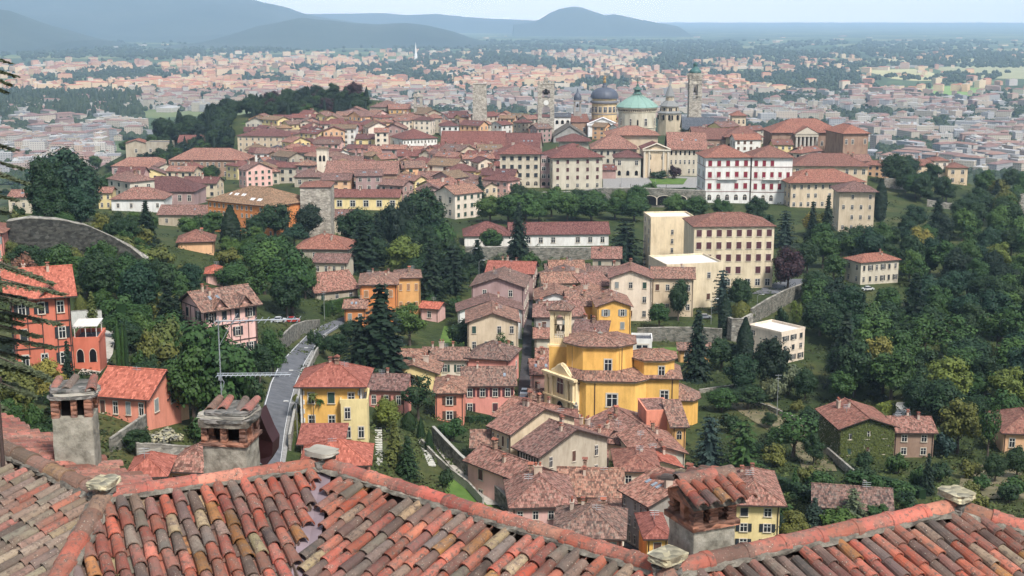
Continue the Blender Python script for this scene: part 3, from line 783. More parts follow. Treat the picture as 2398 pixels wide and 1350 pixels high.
    tag(root, label, cat, group)
    cxy = P+Vector((-math.sin(rot)*dep/2, math.cos(rot)*dep/2, 0))
    FOOT.append((cxy.x, cxy.y, w/2, dep/2, rot)); BL.append(root)
    root['_w'] = w; root['_dep'] = dep; root['_zr'] = zr
    return root

# --- near houses, left
h = H('tall red half-timbered villa with dark shutters among the garden trees', 40, 174, 692, 872, 22, 15, 'gx', 'red', 'clean', (3, 3, 'do'), (3, 3, 'do'), ch=2, o=1.2, p=.42, name='villa', cat='villa')
def timber(h, faces, w, dep, H_, rows, col=None):
    mb = MB()
    for face, L in faces:
        n = max(2, int(L/1.9))
        for i in range(n+1):
            a = -L/2+L*i/n
            if face == 'f': mb.box((a, -.05, H_*.62), (.16, .1, H_*.76-.2))
            else: mb.box((-w/2-.05 if face == 'l' else w/2+.05, dep/2+a, H_*.62), (.1, .16, H_*.76-.2))
        for k in range(1, rows+1):
            z = H_*k/rows-.15
            if face == 'f': mb.box((0, -.06, z), (L, .1, .2))
            else: mb.box((-w/2-.06 if face == 'l' else w/2+.06, dep/2, z), (.1, L, .2))
    mb.obj('timber_frame', M_EAVE, h)
timber(h, [('f', h['_w']), ('l', h['_dep'])], h['_w'], h['_dep'], h['h'], 3)
def gablet(h, x, w, H_, p, rf, wall, y=0.0, d=4.0):
    """a small cross gable rising over the eave of the front"""
    mb = MB(); mb.add([(x-w/2, y-.05, H_-.3), (x+w/2, y-.05, H_-.3), (x, y-.05, H_-.3+w/2*p)], [(0, 1, 2)], 0)
    mb.obj('gable_wall', wallm(wall), h)
    mb = MB(); hw = w/2+.5; zr = H_-.3+w/2*p; ze = zr-hw*p
    for s in (-1, 1):
        t = [(x+s*hw, y-.9, ze+.15), (x, y-.9, zr+.15), (x, y+d, zr+.15), (x+s*hw, y+d*.2, ze+.15)]
        bt = [(a, b, c-.2) for a, b, c in t]
        mb.add(t, [(0, 1, 2, 3) if s < 0 else (3, 2, 1, 0)], 0); mb.add(t+bt, [(0, 4, 5, 1) if s < 0 else (1, 5, 4, 0), (0, 3, 7, 4), (7, 6, 5, 4)], 1)
    mb.obj('gable_roof', [roofm(rf), M_EAVE], h, uv=True)
gablet(h, 1.5, 3.6, h['h'], 1.0, 'clean', 'red')
h = H('low red annex with a roof terrace beside the red villa', 176, 235, 800, 868, 8, 7, 'flat', 'red', 'slate', (2, 1, 'archdark', 1.5), ch=0, cat='annex', name='annex')
mb = MB(); hw = h['_w']/2
for i in range(3):
    for y in (.2, 5.5): mb.tube([(-hw+.3+i*(hw-.3), y, h['h']), (-hw+.3+i*(hw-.3), y, h['h']+2.6)], .08, 5)
mb.box((0, 2.9, h['h']+2.65), (h['_w'], 6, .12)); mb.obj('pergola', M_FRAME, h)
h = H('pink half-timbered villa with twin gablets and dark shutters', 484, 604, 717, 838, 38, 11, 'gx', 'palepink', 'aged', (4, 3, 'do'), (2, 3, 'do'), ch=3, o=1.1, p=.5, name='villa', cat='villa')
timber(h, [('f', h['_w']), ('l', h['_dep'])], h['_w'], h['_dep'], h['h'], 3)
gablet(h, -2.5, 3.4, h['h'], 1.25, 'aged', 'palepink', d=4.5); gablet(h, 3.2, 3.4, h['h'], 1.25, 'aged', 'palepink', d=4.5)
H('pink house cut by the left edge, above the garden terraces', -60, 14, 548, 645, 10, 12, 'hip', 'pink', 'orange', (3, 3, 'yo'))
H('small coral-red cottage with a bright tile roof beside the stone-capped chimney', 228, 348, 927, 985, -14, 10, 'gx', 'salmon', 'clean', (4, 1, 'n'), None, (2, 1, 'n'), ch=0, p=.55)
H('orange lean-to shed behind the small red cottage', 350, 392, 930, 985, -14, 7, 'gx', 'peach', 'orange', (1, 1, 'n'), ch=0, cat='shed', name='shed')
v1 = H('bright yellow villa with white quoins beside the curving road', 708, 848, 906, 1012, 0, 10, 'hip', 'yellow', 'clean', (3, 2, 'n'), (2, 2, 'n'), (2, 2, 'n'), ch=2, p=.5, o=1.1, name='villa', cat='villa')
mb = MB(); hw = v1['_w']/2
for s in (-1, 1):
    mb = MB()
    for i in range(10): mb.box((s*(hw-.2+(i % 2)*.1), -.03, .5+i*v1['h']/10), (.75-(i % 2)*.25, .1, v1['h']/10))
    mb.obj('corner_stones', M_FRAME, v1)
H('small yellow wing with a dark balcony beside the yellow villa', 800, 862, 945, 1035, 4, 7, 'flat', 'paleyellow', 'slate', (2, 2, 'g', 1.2), ch=0, cat='annex', name='annex')
H('low pink garage with a ribbed pink roof below the yellow villa', 706, 800, 1040, 1075, 2, 6, 'shed', 'palepink', 'clean', (2, 1, 'n'), ch=0, p=.2, cat='garage', name='garage')
H('pink-roofed house half hidden behind the ridge below the yellow villa', 712, 862, 1092, 1140, 4, 9, 'hip', 'salmon', 'clean', (3, 1, 'n'), ch=0, p=.5)
H('small house with a pointed pink roof left of the middle chimney', 305, 385, 1118, 1150, 6, 7, 'hip', 'peach', 'clean', (2, 1, 'n'), ch=0, p=.6)
H('small house with a patched brown roof behind the middle chimney', 390, 492, 1106, 1145, -8, 8, 'hip', 'peach', 'rose', (2, 1, 'n'), ch=0, p=.6)
# orange villa and its neighbours
H('orange villa with boarded windows beside the dark yew', 845, 930, 668, 750, 4, 16, 'hip', 'orange', 'aged', (3, 2, 'tc'), (2, 2, 'tc'), ch=3, p=.3)
H('orange bay wing with bricked-up windows on the orange villa', 930, 985, 652, 736, 6, 11, 'hip', 'ochre', 'aged', (3, 2, 'tc'), (1, 2, 'tc'), ch=1, p=.3, cat='wing', name='house_wing')
H('low orange outbuilding at the foot of the orange villa', 808, 856, 722, 765, 0, 8, 'gx', 'orange', 'aged', (2, 1, 'n'), ch=0, cat='outbuilding', name='outbuilding')
H('long low house with a plain brown roof left of the orange villa', 740, 838, 680, 706, 30, 16, 'gx', 'beige', 'rose', (3, 1, 'n'), ch=1, p=.5)
H('brick-roofed house above the bend, behind the brown roof', 690, 815, 585, 612, -4, 16, 'hip', 'beige', 'orange', (4, 1, 'n'), ch=2, p=.45)
H('low house with a glazed veranda below the brick-roofed house', 735, 812, 615, 645, -6, 10, 'gx', 'greige', 'rose', (4, 1, 'n'), ch=0)
H('little house with a broken brown roof among the hillside shrubs', 418, 500, 568, 590, 10, 11, 'hip', 'peach', 'orange', None, ch=1, p=.5)
H('tiny pink-roofed house hidden in the trees left of the pink villa', 484, 520, 642, 668, 10, 8, 'hip', 'palepink', 'clean', None, ch=0, p=.5)
H('small cottage with a bright red roof right of the orange villa', 985, 1026, 722, 752, -18, 6, 'gx', 'palepink', 'clean', (1, 1, 'n'), ch=0)
# the borgo street, left side
H('tall dusky brown house with peeling plaster at the head of the lane', 1105, 1226, 672, 762, -6, 17, 'gy', 'mauve', 'aged', (2, 3, 'bn'), (2, 3, 'n'), (5, 3, 'n'), ch=2, p=.34, found=8)
H('house with a salmon tile roof behind the dusky brown house', 1140, 1247, 640, 700, -8, 13, 'gx', 'mauve', 'clean', None, None, (3, 3, 'n'), ch=3, p=.4)
H('house with a pale sloping roof below the dusky brown house', 1074, 1222, 728, 790, 4, 10, 'gy', 'white', 'rose', None, (2, 2, 'n'), (3, 3, 'n'), ch=1, p=.32, found=8)
H('cream gabled house with small square windows facing the garden', 1096, 1213, 755, 862, 2, 14, 'gy', 'cream', 'aged', (4, 3, 'n', .9), None, (4, 3, 'n'), ch=1, p=.36, found=8)
H('low house with a creamy wall below a long brown roof, left of the pink row', 992, 1092, 842, 884, -2, 9, 'gx', 'warmwhite', 'aged', (3, 1, 'go'), ch=3, p=.4)
H('pink house with a tall hipped roof above the pink row', 1094, 1190, 842, 900, -14, 11, 'hip', 'pink', 'aged', (1, 1, 'n'), None, (2, 1, 'n'), ch=2, p=.55)
H('yellow gabled cottage with a brown roof behind the pink row', 908, 1024, 874, 908, -3, 9, 'gy', 'paleyellow', 'aged', (1, 1, 'n'), None, None, ch=2, p=.34)
H('white house with three thin chimneys behind the yellow gabled cottage', 905, 992, 842, 880, -4, 8, 'gx', 'white', 'aged', (1, 1, 'n'), ch=3, p=.36)
H('low pink house left of the big garden tree', 862, 948, 912, 962, -4, 9, 'gx', 'pink', 'rose', (3, 1, 'bx'), ch=1, p=.42)
H('pink end house with a flower box, left of the pink row', 1020, 1086, 922, 990, 0, 11, 'hip', 'salmon', 'aged', (1, 2, 'bo', 1.2), (1, 1, 'n'), ch=1, p=.42)
H('long pink row house with maroon shutters and a gallery', 1086, 1204, 902, 972, 2, 12, 'gx', 'pink', 'aged', (4, 2, 'mo', 1.1), None, (2, 2, 'n'), ch=1, p=.42)
# the borgo street, right side
H('house with a dark weathered roof at the top of the lane, right side', 1268, 1385, 655, 705, 2, 12, 'gy', 'greige', 'aged', (1, 1, 'n'), (3, 2, 'n'), ch=2, p=.32)
H('low tiled shed behind the weathered roof at the top of the lane', 1280, 1380, 636, 665, 2, 9, 'gx', 'greige', 'aged', None, ch=0)
H('long low house with small skylights behind the cream gable', 1380, 1475, 642, 690, -2, 9, 'gx', 'mauve', 'aged', (4, 1, 'n'), ch=2)
H('cream gabled house with a yellow ground floor and paired windows', 1427, 1524, 652, 752, -4, 14, 'gy', 'warmwhite', 'rose', (3, 3, 'n'), None, (3, 3, 'n'), ch=1, p=.36, found=7)
H('beige house with blank upper wall right of the cream gable', 1526, 1622, 652, 742, -6, 12, 'gx', 'cream', 'aged', (4, 2, 'n'), None, (2, 2, 'n'), ch=1, p=.36)
H('broad old roof with pale-green gable on the right of the lane', 1256, 1345, 702, 760, 0, 15, 'gy', 'white', 'aged', None, (3, 3, 'n'), ch=2, p=.34)
H('yellow house wing with a deep brown roof and flower balcony', 1330, 1398, 716, 776, 2, 15, 'gx', 'yellow', 'aged', (3, 1, 'g'), ch=4, p=.4)
H('yellow gabled house with grey shutters right of the bell tower', 1398, 1476, 718, 808, 2, 15, 'gy', 'yellow', 'aged', (2, 3, 'yo'), None, (3, 3, 'n'), ch=2, p=.36)
H('long patchy roof sloping away behind the bell tower', 1344, 1418, 782, 820, -10, 14, 'gx', 'palepink', 'rose', None, ch=3, p=.3)
H('second patchy roof with a wide skylight right of the bell tower', 1338, 1432, 808, 835, -12, 9, 'gx', 'palepink', 'rose', None, ch=2, p=.3)
H('grey plastered house on the lane left of the bell tower', 1252, 1296, 742, 822, -2, 12, 'gx', 'grey', 'rose', (1, 2, 'bc'), (3, 3, 'n'), ch=2, p=.34)
H('small roof stepping down to the lane below the grey house', 1253, 1296, 792, 846, -2, 9, 'gx', 'greige', 'rose', None, (2, 2, 'n'), ch=1, p=.34)
H('narrow house with a pinkish roof left of the church drum', 1258, 1300, 848, 890, -2, 9, 'gx', 'greige', 'rose', None, ch=2, p=.5)
H('pink house tucked behind the church front', 1246, 1290, 876, 930, 2, 10, 'gx', 'palepink', 'rose', (2, 1, 'n'), (2, 2, 'n'), ch=1, p=.45)
H('little house with an olive-brown roof at the church steps', 1244, 1276, 936, 968, 2, 7, 'gx', 'greige', 'aged', (1, 1, 'n'), ch=1, p=.4)
H('low outbuilding with a mossy roof on the garden terrace', 1590, 1660, 820, 850, -4, 6, 'gx', 'ochre', 'aged', (2, 1, 'n'), ch=0, cat='outbuilding', name='outbuilding')
H('white garage with a planted roof terrace behind the church', 1480, 1526, 800, 842, -4, 7, 'flat', 'white', 'slate', (1, 1, 'n', 3), ch=0, cat='garage', name='garage')
# lower borgo
H('small cream house with a striped awning on the lower lane', 1108, 1182, 1046, 1100, 0, 8, 'gx', 'cream', 'aged', (2, 1, 'bn'), ch=0, p=.42)
H('long house with salmon roof facing the garden lane', 1150, 1196, 1006, 1110, -52, 15, 'gx', 'cream', 'rose', (4, 2, 'n'), None, (2, 2, 'n'), ch=2, p=.42)
H('house with a brown roof tucked behind the garden-lane roofs', 1160, 1262, 985, 1030, -38, 13, 'gx', 'greige', 'rose', None, ch=3, p=.38)
h = H('white arcaded house with rows of arched windows and a grey gable', 1212, 1262, 1056, 1150, -52, 16, 'gx', 'white', 'rose', (8, 3, 'archdark', 1.3), None, (3, 2, 'n', .7), ch=3, p=.40, o=.9)
mb = MB(); X_, d_, h_ = h['_w']/2+.006, h['_dep'], h['h']; mb.add([(X_, 0, -5), (X_, d_, -5), (X_, d_, h_), (X_, d_/2, h_+d_/2*.4), (X_, 0, h_)], [(0, 1, 2, 3, 4)]); mb.obj('gable_wall', wallm('beige'), h)
H('small pink house with two white chimneys beside the arcaded house', 1346, 1416, 1088, 1130, -4, 8, 'gx', 'palepink', 'rose', (3, 1, 'n'), ch=2, p=.3)
H('cluster roof with ferns growing on it behind the arcaded house', 1300, 1400, 1040, 1075, -30, 11, 'gx', 'palepink', 'rose', None, ch=5, p=.36)
H('cream house with a long brown roof above the pink hipped house', 1310, 1452, 1160, 1215, -4, 11, 'gx', 'cream', 'aged', (5, 1, 'n'), ch=2, p=.5)
H('pale pink hipped house with blind windows in the lower lane', 1200, 1344, 1188, 1262, 4, 13, 'hip', 'palepink', 'rose', (4, 2, 'yn'), (3, 2, 'n'), ch=2, p=.55)
H('pink house with a ribbed brown roof at the bottom of the lane', 1300, 1455, 1260, 1330, -6, 11, 'hip', 'pink', 'aged', (4, 2, 'n'), None, (2, 2, 'n'), ch=2, p=.5)
H('small pyramid-roofed house beside the white terrace', 1378, 1468, 1226, 1268, -6, 9, 'hip', 'greige', 'aged', None, ch=1, p=.5)
H('hipped house with a brown roof below the church wall', 1348, 1462, 1036, 1075, -22, 12, 'hip', 'cream', 'rose', (3, 1, 'n'), None, (2, 1, 'n'), ch=2, p=.42)
H('large patched roof under the yellow church nave', 1436, 1556, 1015, 1062, 20, 12, 'gy', 'greige', 'rose', None, ch=3, p=.36)
H('salmon fire-wall house with a white edge below the apse', 1512, 1572, 962, 1062, 6, 9, 'flat', 'salmon', 'rose', None, None, (2, 2, 'n'), ch=0)
H('tall yellow house wall between the salmon wall and the apse', 1574, 1604, 1000, 1078, 4, 9, 'shed', 'ochre', 'aged', (1, 2, 'arch'), ch=0, p=.3)
H('grey gabled house with a satellite dish below the salmon wall', 1492, 1602, 1064, 1120, 10, 13, 'gy', 'greige', 'rose', (2, 2, 'n'), ch=2, p=.34)
H('house with a long salmon roof and cream front near the brick chimney', 1500, 1592, 1096, 1140, 8, 11, 'gy', 'cream', 'clean', (3, 1, 'mc'), ch=3, p=.36)
H('grey street house with a tall shaded front on the lower lane', 1456, 1518, 1165, 1285, -62, 14, 'gx', 'grey', 'rose', (5, 3, 'bn'), None, (1, 1, 'n'), ch=2, p=.36)
H('low roof of salmon tiles between the street house and brick chimney', 1500, 1585, 1165, 1240, -40, 13, 'gx', 'palepink', 'rose', None, ch=2, p=.36)
H('narrow yellow house with hipped roofs left of the brick chimney', 1514, 1562, 1262, 1340, 2, 9, 'hip', 'yellow', 'clean', (1, 2, 'n'), ch=0, p=.5)
H('yellow house with dark shutters behind the brick chimney', 1712, 1822, 1182, 1290, -4, 14, 'hip', 'paleyellow', 'rose', (2, 3, 'do'), None, (2, 3, 'do'), ch=2, p=.5, o=1.0)
H('low villa with a mossy brown roof among shrubs by the lawn', 1908, 2082, 1190, 1222, -12, 10, 'gx', 'paleyellow', 'aged', (4, 1, 'n'), ch=0, p=.36)
# right slope
iv = H('house wholly covered in green ivy under a reddish roof', 1966, 2090, 1000, 1074, 6, 13, 'gy', 'white', 'orange', (3, 2, 'n', .8), ch=2, p=.34, o=.9)
H('brown farmhouse with white garage doors beside the ivy house', 2092, 2184, 1012, 1072, -2, 10, 'gx', 'brown', 'rose', (2, 2, 'bn'), ch=2, p=.32)
H('house with a salmon roof cut by the right edge', 2348, 2470, 1018, 1060, -8, 14, 'hip', 'peach', 'orange', (3, 1, 'n'), ch=1, p=.5)
H('grey two-storey farmhouse with a red hipped roof on the wooded slope', 2014, 2102, 613, 665, 22, 9, 'hip', 'greige', 'orange', (6, 2, 'dx'), (2, 2, 'n'), ch=2, p=.4)
pb = H('off-white apartment house with a flat pale roof among dark trees', 1828, 1882, 778, 848, 38, 12, 'flat', 'warmwhite', 'mat_flat', (3, 3, 'dx'), (3, 3, 'n'), ch=0, o=0) if 'mat_flat' in MATS else None
MATS['mat_flat'] = plain('flat_roof_membrane', (.60, .57, .54))
pb = H('off-white apartment house with a flat pale roof among dark trees', 1828, 1882, 778, 848, 38, 12, 'flat', 'warmwhite', 'mat_flat', (3, 3, 'dx'), (3, 3, 'n'), ch=0)
# the big modern school
sc = H('large pale school building with a red roof and five rows of windows', 1622, 1808, 532, 676, 3, 19, 'hip', 'buff', 'orange', (8, 5, 'mc', 1.5, 'n'), None, (3, 5, 'n'), ch=0, p=.34, o=.6, name='school', cat='school', pipes=False)
H('blank flat-roofed stair tower at the left of the school', 1522, 1622, 512, 640, 6, 13, 'flat', 'buff', 'mat_flat', (1, 6, 'n', .8), (2, 6, 'n'), ch=0, name='stair_tower', cat='tower')
H('low flat-roofed wing in front of the school', 1560, 1690, 622, 722, 14, 17, 'flat', 'buff', 'mat_flat', (2, 2, 'n'), (6, 2, 'n'), ch=0, name='school_wing', cat='wing')
# convent
H('long white convent range with a purple-red roof, above the ivy wall', 1194, 1425, 548, 577, 3, 12, 'gx', 'white', 'plum', (8, 1, 'n', 1.5), ch=0, p=.62, name='convent', cat='convent')
H('white end block of the convent range with a hipped roof', 1088, 1194, 554, 580, 3, 17, 'hip', 'white', 'plum', (1, 1, 'n'), (3, 1, 'n'), ch=0, p=.5, name='convent_wing', cat='convent')

# --- the old town on the hill
og = H('long orange convent with an olive roof and rows of small windows', 490, 640, 478, 548, -33, 24, 'hip', 'orange', 'olive', (14, 4, 'd'), None, None, ch=0, p=.42, name='convent', cat='convent', found=10)
H('stone-faced square tower block with a low orange roof', 706, 776, 440, 556, 2, 16, 'hip', 'tower_stone', 'orange', None, ch=0, p=.22, name='tower_block', cat='tower', o=.4, found=8)
H('brown church nave with tall windows and buttresses', 764, 930, 407, 458, -1, 18, 'gx', 'brown', 'rose', (6, 1, 'n', 1.4), ch=0, p=.6, name='church_nave', cat='church')
H('pale yellow range with white windows right of the square stone tower', 780, 935, 462, 492, -1, 12, 'gx', 'paleyellow', 'plum', (5, 1, 'w' if 'w' in SHUT else 'n', 1.3), ch=1, p=.45)
H('lower wing with faded tiles beside the square stone tower', 782, 828, 510, 550, 0, 12, 'gx', 'greige', 'rose', (2, 2, 'y'), ch=0, p=.4)
H('white pavilion with three round holes and a pyramid roof', 926, 974, 420, 446, 4, 11, 'hip', 'white', 'olive', None, ch=0, p=.6)
H('brown seminary range with long rows of windows, left of the town', 400, 576, 376, 418, -3, 24, 'hip', 'brown', 'rose', (13, 2, 'n'), ch=0, p=.5, name='long_range', cat='building')
H('paler left arm of the brown seminary range', 264, 400, 390, 432, 4, 20, 'hip', 'mauve', 'rose', (8, 2, 'n'), (3, 2, 'n'), ch=0, p=.5, name='long_range', cat='building')
H('beige hall with blank walls behind the brown seminary range', 296, 344, 336, 372, 8, 18, 'gy', 'beige', 'orange', (1, 1, 'n'), ch=0, p=.3)
H('flat-topped beige block behind the brown seminary range', 344, 402, 335, 372, 0, 14, 'flat', 'beige', 'slate', (3, 1, 'n'), ch=0)
H('small yellow loggia building with a plum roof near the park foot', 418, 480, 334, 352, 2, 16, 'gx', 'paleyellow', 'plum', (6, 1, 'n', 1.6), ch=0, p=.6)
H('large cream palace with many windows at the park foot', 558, 672, 320, 372, -10, 26, 'hip', 'cream', 'plum', (8, 4, 'n', .8), (4, 4, 'n'), ch=2, p=.3, name='palace', cat='palace')
H('white stepped house right of the large cream palace', 676, 722, 348, 382, 8, 15, 'gy', 'white', 'slate', (3, 2, 'd'), (2, 2, 'n'), ch=1)
H('grey-roofed white house in front of the large cream palace', 632, 668, 350, 378, 6, 12, 'gy', 'white', 'slate', (2, 2, 'd'), ch=1)
H('red house wall above the white bell tower', 716, 742, 334, 358, 0, 12, 'gx', 'red', 'plum', (1, 1, 'n'), ch=1)
H('salmon house above the white bell tower', 742, 796, 332, 356, 0, 14, 'gx', 'salmon', 'plum', (2, 1, 'n'), ch=2)
H('long low house with a plum roof and white wall left of the nave', 645, 742, 400, 420, -2, 15, 'gx', 'white', 'plum', (5, 1, 'n', .8), ch=2, p=.5)
H('big brown-roofed house with a dormer behind the orange convent', 566, 646, 410, 428, -12, 20, 'hip', 'greige', 'olive', (3, 1, 'n'), ch=1, p=.6)
H('wide house with a faded roof right of the white bell tower', 690, 764, 416, 438, 0, 14, 'hip', 'beige', 'rose', (3, 1, 'n'), ch=1, p=.5)
H('red-roofed hall in the left foreground of the town', 300, 455, 450, 478, -2, 22, 'hip', 'mauve', 'plum', (7, 1, 'n'), ch=1, p=.5)
H('white-walled low range below the red-roofed hall', 262, 385, 468, 496, 2, 16, 'hip', 'white', 'rose', (4, 1, 'n'), ch=1, p=.5)
H('beige farmhouse with a dark window above the round bushes', 372, 486, 503, 532, -2, 14, 'gx', 'beige', 'rose', (3, 1, 'n'), ch=0, p=.4)
H('yellow house with two rows of windows right of the dome tree', 232, 262, 452, 490, 4, 10, 'gx', 'paleyellow', 'rose', (2, 2, 'n'), ch=0)
H('house with a brown roof behind the left trees', 22, 92, 462, 500, 0, 12, 'gx', 'greige', 'rose', (3, 1, 'n'), ch=0)
H('white palace with tall arched windows and a plum roof', 944, 1024, 326, 352, 26, 24, 'hip', 'white', 'plum', (10, 2, 'arch', .9), (2, 1, 'n'), ch=0, p=.45, name='palace', cat='palace')
H('long terracotta roof of the old hall behind the town centre', 1032, 1180, 358, 372, -2, 34, 'gx', 'beige', 'plum', (8, 1, 'n'), ch=2, p=.72, name='hall', cat='hall')
H('long low roof with skylights left of the clock tower', 1170, 1262, 350, 366, -6, 26, 'gx', 'beige', 'plum', None, ch=2, p=.72)
H('brown palace with arched windows behind the town, beside the park', 866, 930, 252, 272, -8, 26, 'hip', 'beige', 'rose', (7, 1, 'arch'), (2, 1, 'n'), ch=2, p=.4, name='palace', cat='palace')
H('ochre house beside the brown palace', 912, 962, 256, 280, 10, 18, 'gx', 'ochre', 'rose', (4, 2, 'n'), ch=1)
H('orange gabled house right of the small bell tower', 1004, 1062, 292, 308, -2, 14, 'gy', 'orange', 'aged', (2, 1, 'n'), ch=1)
H('cream villa with three tall windows above the white palace', 832, 886, 292, 316, -2, 15, 'hip', 'cream', 'slate', (4, 2, 'n'), ch=1)
H('white villa with arcades beside the cream villa', 796, 832, 292, 316, -2, 15, 'hip', 'white', 'plum', (3, 2, 'n'), ch=1)
H('yellow house with a red roof above the long faded roof', 834, 898, 326, 344, -2, 15, 'gx', 'paleyellow', 'plum', (3, 1, 'n'), ch=2)
H('white house with a dark open turret below the yellow house', 804, 842, 348, 370, 4, 12, 'gy', 'cream', 'slate', (2, 1, 'n'), ch=1)
H('long white-walled house with a faded pink roof in the town centre', 862, 1006, 367, 384, -2, 16, 'gx', 'warmwhite', 'rose', (9, 1, 'n'), ch=3, p=.7)
H('small yellow house with a white balcony above the conifers', 1040, 1086, 405, 428, -2, 10, 'gx', 'paleyellow', 'olive', (3, 2, 'gc'), ch=1)
H('ochre chapel front with a small bell niche', 936, 964, 378, 410, 2, 12, 'gy', 'peach', 'rose', (1, 1, 'arch'), ch=0, p=.5, name='chapel', cat='chapel')
H('yellow house leaning against the ochre chapel', 966, 996, 390, 414, -10, 12, 'gx', 'paleyellow', 'aged', (2, 2, 'n'), ch=1)
# the seminary hill
H('grey-cream seminary wing with five rows of dark windows', 1171, 1264, 362, 440, 0, 26, 'hip', 'greige', 'plum', (5, 4, 'dc', 1.2, 'arch'), None, None, ch=1, p=.42, o=1.4, name='seminary_wing', cat='seminary')
H('recessed dark glazed link between the seminary wings', 1266, 1294, 368, 440, 0, 14, 'flat', 'mauve', 'slate', (2, 4, 'mn', 1.8, 'archdark'), ch=0, name='glazed_link', cat='building')
H('corner seminary wing with a tall dark stair window', 1294, 1410, 370, 444, 10, 26, 'hip', 'greige', 'plum', (5, 4, 'mc', .8, 'n'), (5, 4, 'n'), None, ch=2, p=.45, o=1.4, name='seminary_wing', cat='seminary')
H('upper pavilion with a wide roof behind the corner seminary wing', 1310, 1378, 332, 380, 0, 16, 'hip', 'greige', 'plum', None, ch=1, p=.4, o=2.0)
H('long block with a brown roof joining the seminary to the chapel', 1386, 1490, 350, 405, -2, 26, 'hip', 'greige', 'rose', (7, 3, 'dc'), ch=1, p=.6, o=1.2)
H('round-ended upper hall below the copper dome', 1425, 1540, 318, 352, 0, 24, 'hip', 'cream', 'rose', None, ch=0, p=.35, o=1.6, D=800)
H('arcaded porch house on the seminary forecourt', 1440, 1500, 370, 418, -2, 14, 'hip', 'greige', 'plum', (3, 2, 'd', 1, 'archdark'), ch=0, p=.45, o=1.2)
H('low tiled loggia beside the corner seminary wing', 1410, 1442, 398, 420, 0, 9, 'gx', 'mauve', 'plum', None, ch=0, p=.5)
ch_ = H('cream chapel front with a pediment and tall pilasters', 1506, 1566, 352, 418, 0, 24, 'gy', 'cream', 'plum', (2, 2, 'arch', .8), None, None, ch=0, p=.4, o=.8, name='chapel', cat='chapel')
H('grey-cream seminary range with a loggia under the eaves', 1566, 1650, 348, 412, -2, 22, 'gx', 'greige', 'rose', (8, 3, 'n', 1, 'n', 'archdark'), ch=0, p=.75, o=1.2, name='seminary_range', cat='seminary')
H('house with a cut-away attic loggia behind the white palace with red shutters', 1622, 1700, 326, 360, -2, 20, 'gx', 'brown', 'orange', (6, 1, 'n'), ch=1, p=.6)
H('deep-eaved loggia block between the white palace and the park tree', 1700, 1782, 322, 362, -2, 20, 'hip', 'cream', 'orange', (4, 1, 'archdark', 2), ch=0, p=.5, o=2.0)
wp = H('white palace with crimson shutters, left half', 1650, 1754, 370, 476, 3, 22, 'hip', 'white', 'orange', (5, 4, 'rc', 1.1, 'arch'), (2, 4, 'n'), None, ch=0, p=.45, o=1.2, name='palace', cat='palace')
H('white palace with crimson shutters, right half', 1758, 1852, 370, 478, -2, 22, 'hip', 'white', 'orange', (5, 4, 'rc', 1.1, 'arch'), None, None, ch=0, p=.45, o=1.2, name='palace', cat='palace')
H('cream house with a broad orange roof behind the white palace', 1856, 2030, 390, 440, -4, 24, 'hip', 'cream', 'orange', (9, 2, 'mn'), None, (2, 2, 'n'), ch=1, p=.45, o=1.4)
H('cream villa with a stepped broad roof right of the white palace', 1850, 2016, 428, 488, 6, 22, 'hip', 'cream', 'orange', (10, 3, 'n'), (4, 3, 'n'), ch=1, p=.42, o=1.8)
H('tall cream end house with a small balcony above the woods', 1962, 2044, 450, 545, -4, 16, 'hip', 'cream', 'rose', (4, 4, 'bn'), (2, 3, 'n'), ch=0, p=.4, o=1.6)
M_COURSE = plain('string_course', (.20, .10, .08))
for q in (wp, BL[-2] if False else [b_ for b_ in BL if 'right half' in b_['label']][0]):
    for fz in (.255, .52, .80):
        mb = MB(); mb.box((0, -.06, q['h']*fz), (q['_w']+.1, .14, .28)); mb.box((-q['_w']/2-.06, q['_dep']/2, q['h']*fz), (.14, q['_dep'], .28)); mb.obj('string_course', M_COURSE, q)
    mb = MB(); mb.box((0, -.7, q['h']*.53), (q['_w']*.45, 1.4, .25))
    for i in range(12): mb.box((-q['_w']*.22+i*q['_w']*.44/11, -1.3, q['h']*.53+.65), (.12, .12, 1.1))
    mb.box((0, -1.3, q['h']*.53+1.2), (q['_w']*.45, .18, .14)); mb.obj('balcony', M_FRAME, q)
# neoclassical palace
pp = H('brown neoclassical palace with a columned portico', 1806, 1972, 312, 362, 0, 30, 'hip', 'ochre' if False else 'brown', 'orange', (12, 1, 'n', 1.1), ch=0, p=.5, o=1.2, name='palace', cat='palace')
H('right corner wing of the portico palace with five storeys of windows', 1972, 2030, 314, 388, 8, 30, 'hip', 'brown', 'orange', (4, 2, 'n'), None, (9, 4, 'n'), ch=0, p=.5, o=1.2, name='palace_wing', cat='palace')
H('small modern white block in front of the portico palace', 1945, 1990, 345, 372, 4, 10, 'flat', 'white', 'mat_flat', (1, 1, 'n'), ch=0)
H('little turret house with a red roof behind the seminary range', 1714, 1746, 272, 300, -2, 12, 'hip', 'cream', 'orange', (3, 1, 'arch'), ch=0, p=.5, o=1.2, D=1000)
H('cream farmhouse with a gable on the right rim of the hill', 2142, 2184, 388, 428, 8, 14, 'gx', 'cream', 'orange', (2, 3, 'n'), (1, 2, 'n'), ch=1)
H('taller cream house in the middle of the right-rim group', 2184, 2218, 378, 424, 0, 14, 'hip', 'warmwhite', 'orange', (2, 3, 'n'), ch=1)
H('stepped cream house at the right end of the right-rim group', 2218, 2264, 394, 432, -4, 14, 'hip', 'cream', 'orange', (2, 2, 'n'), ch=1)
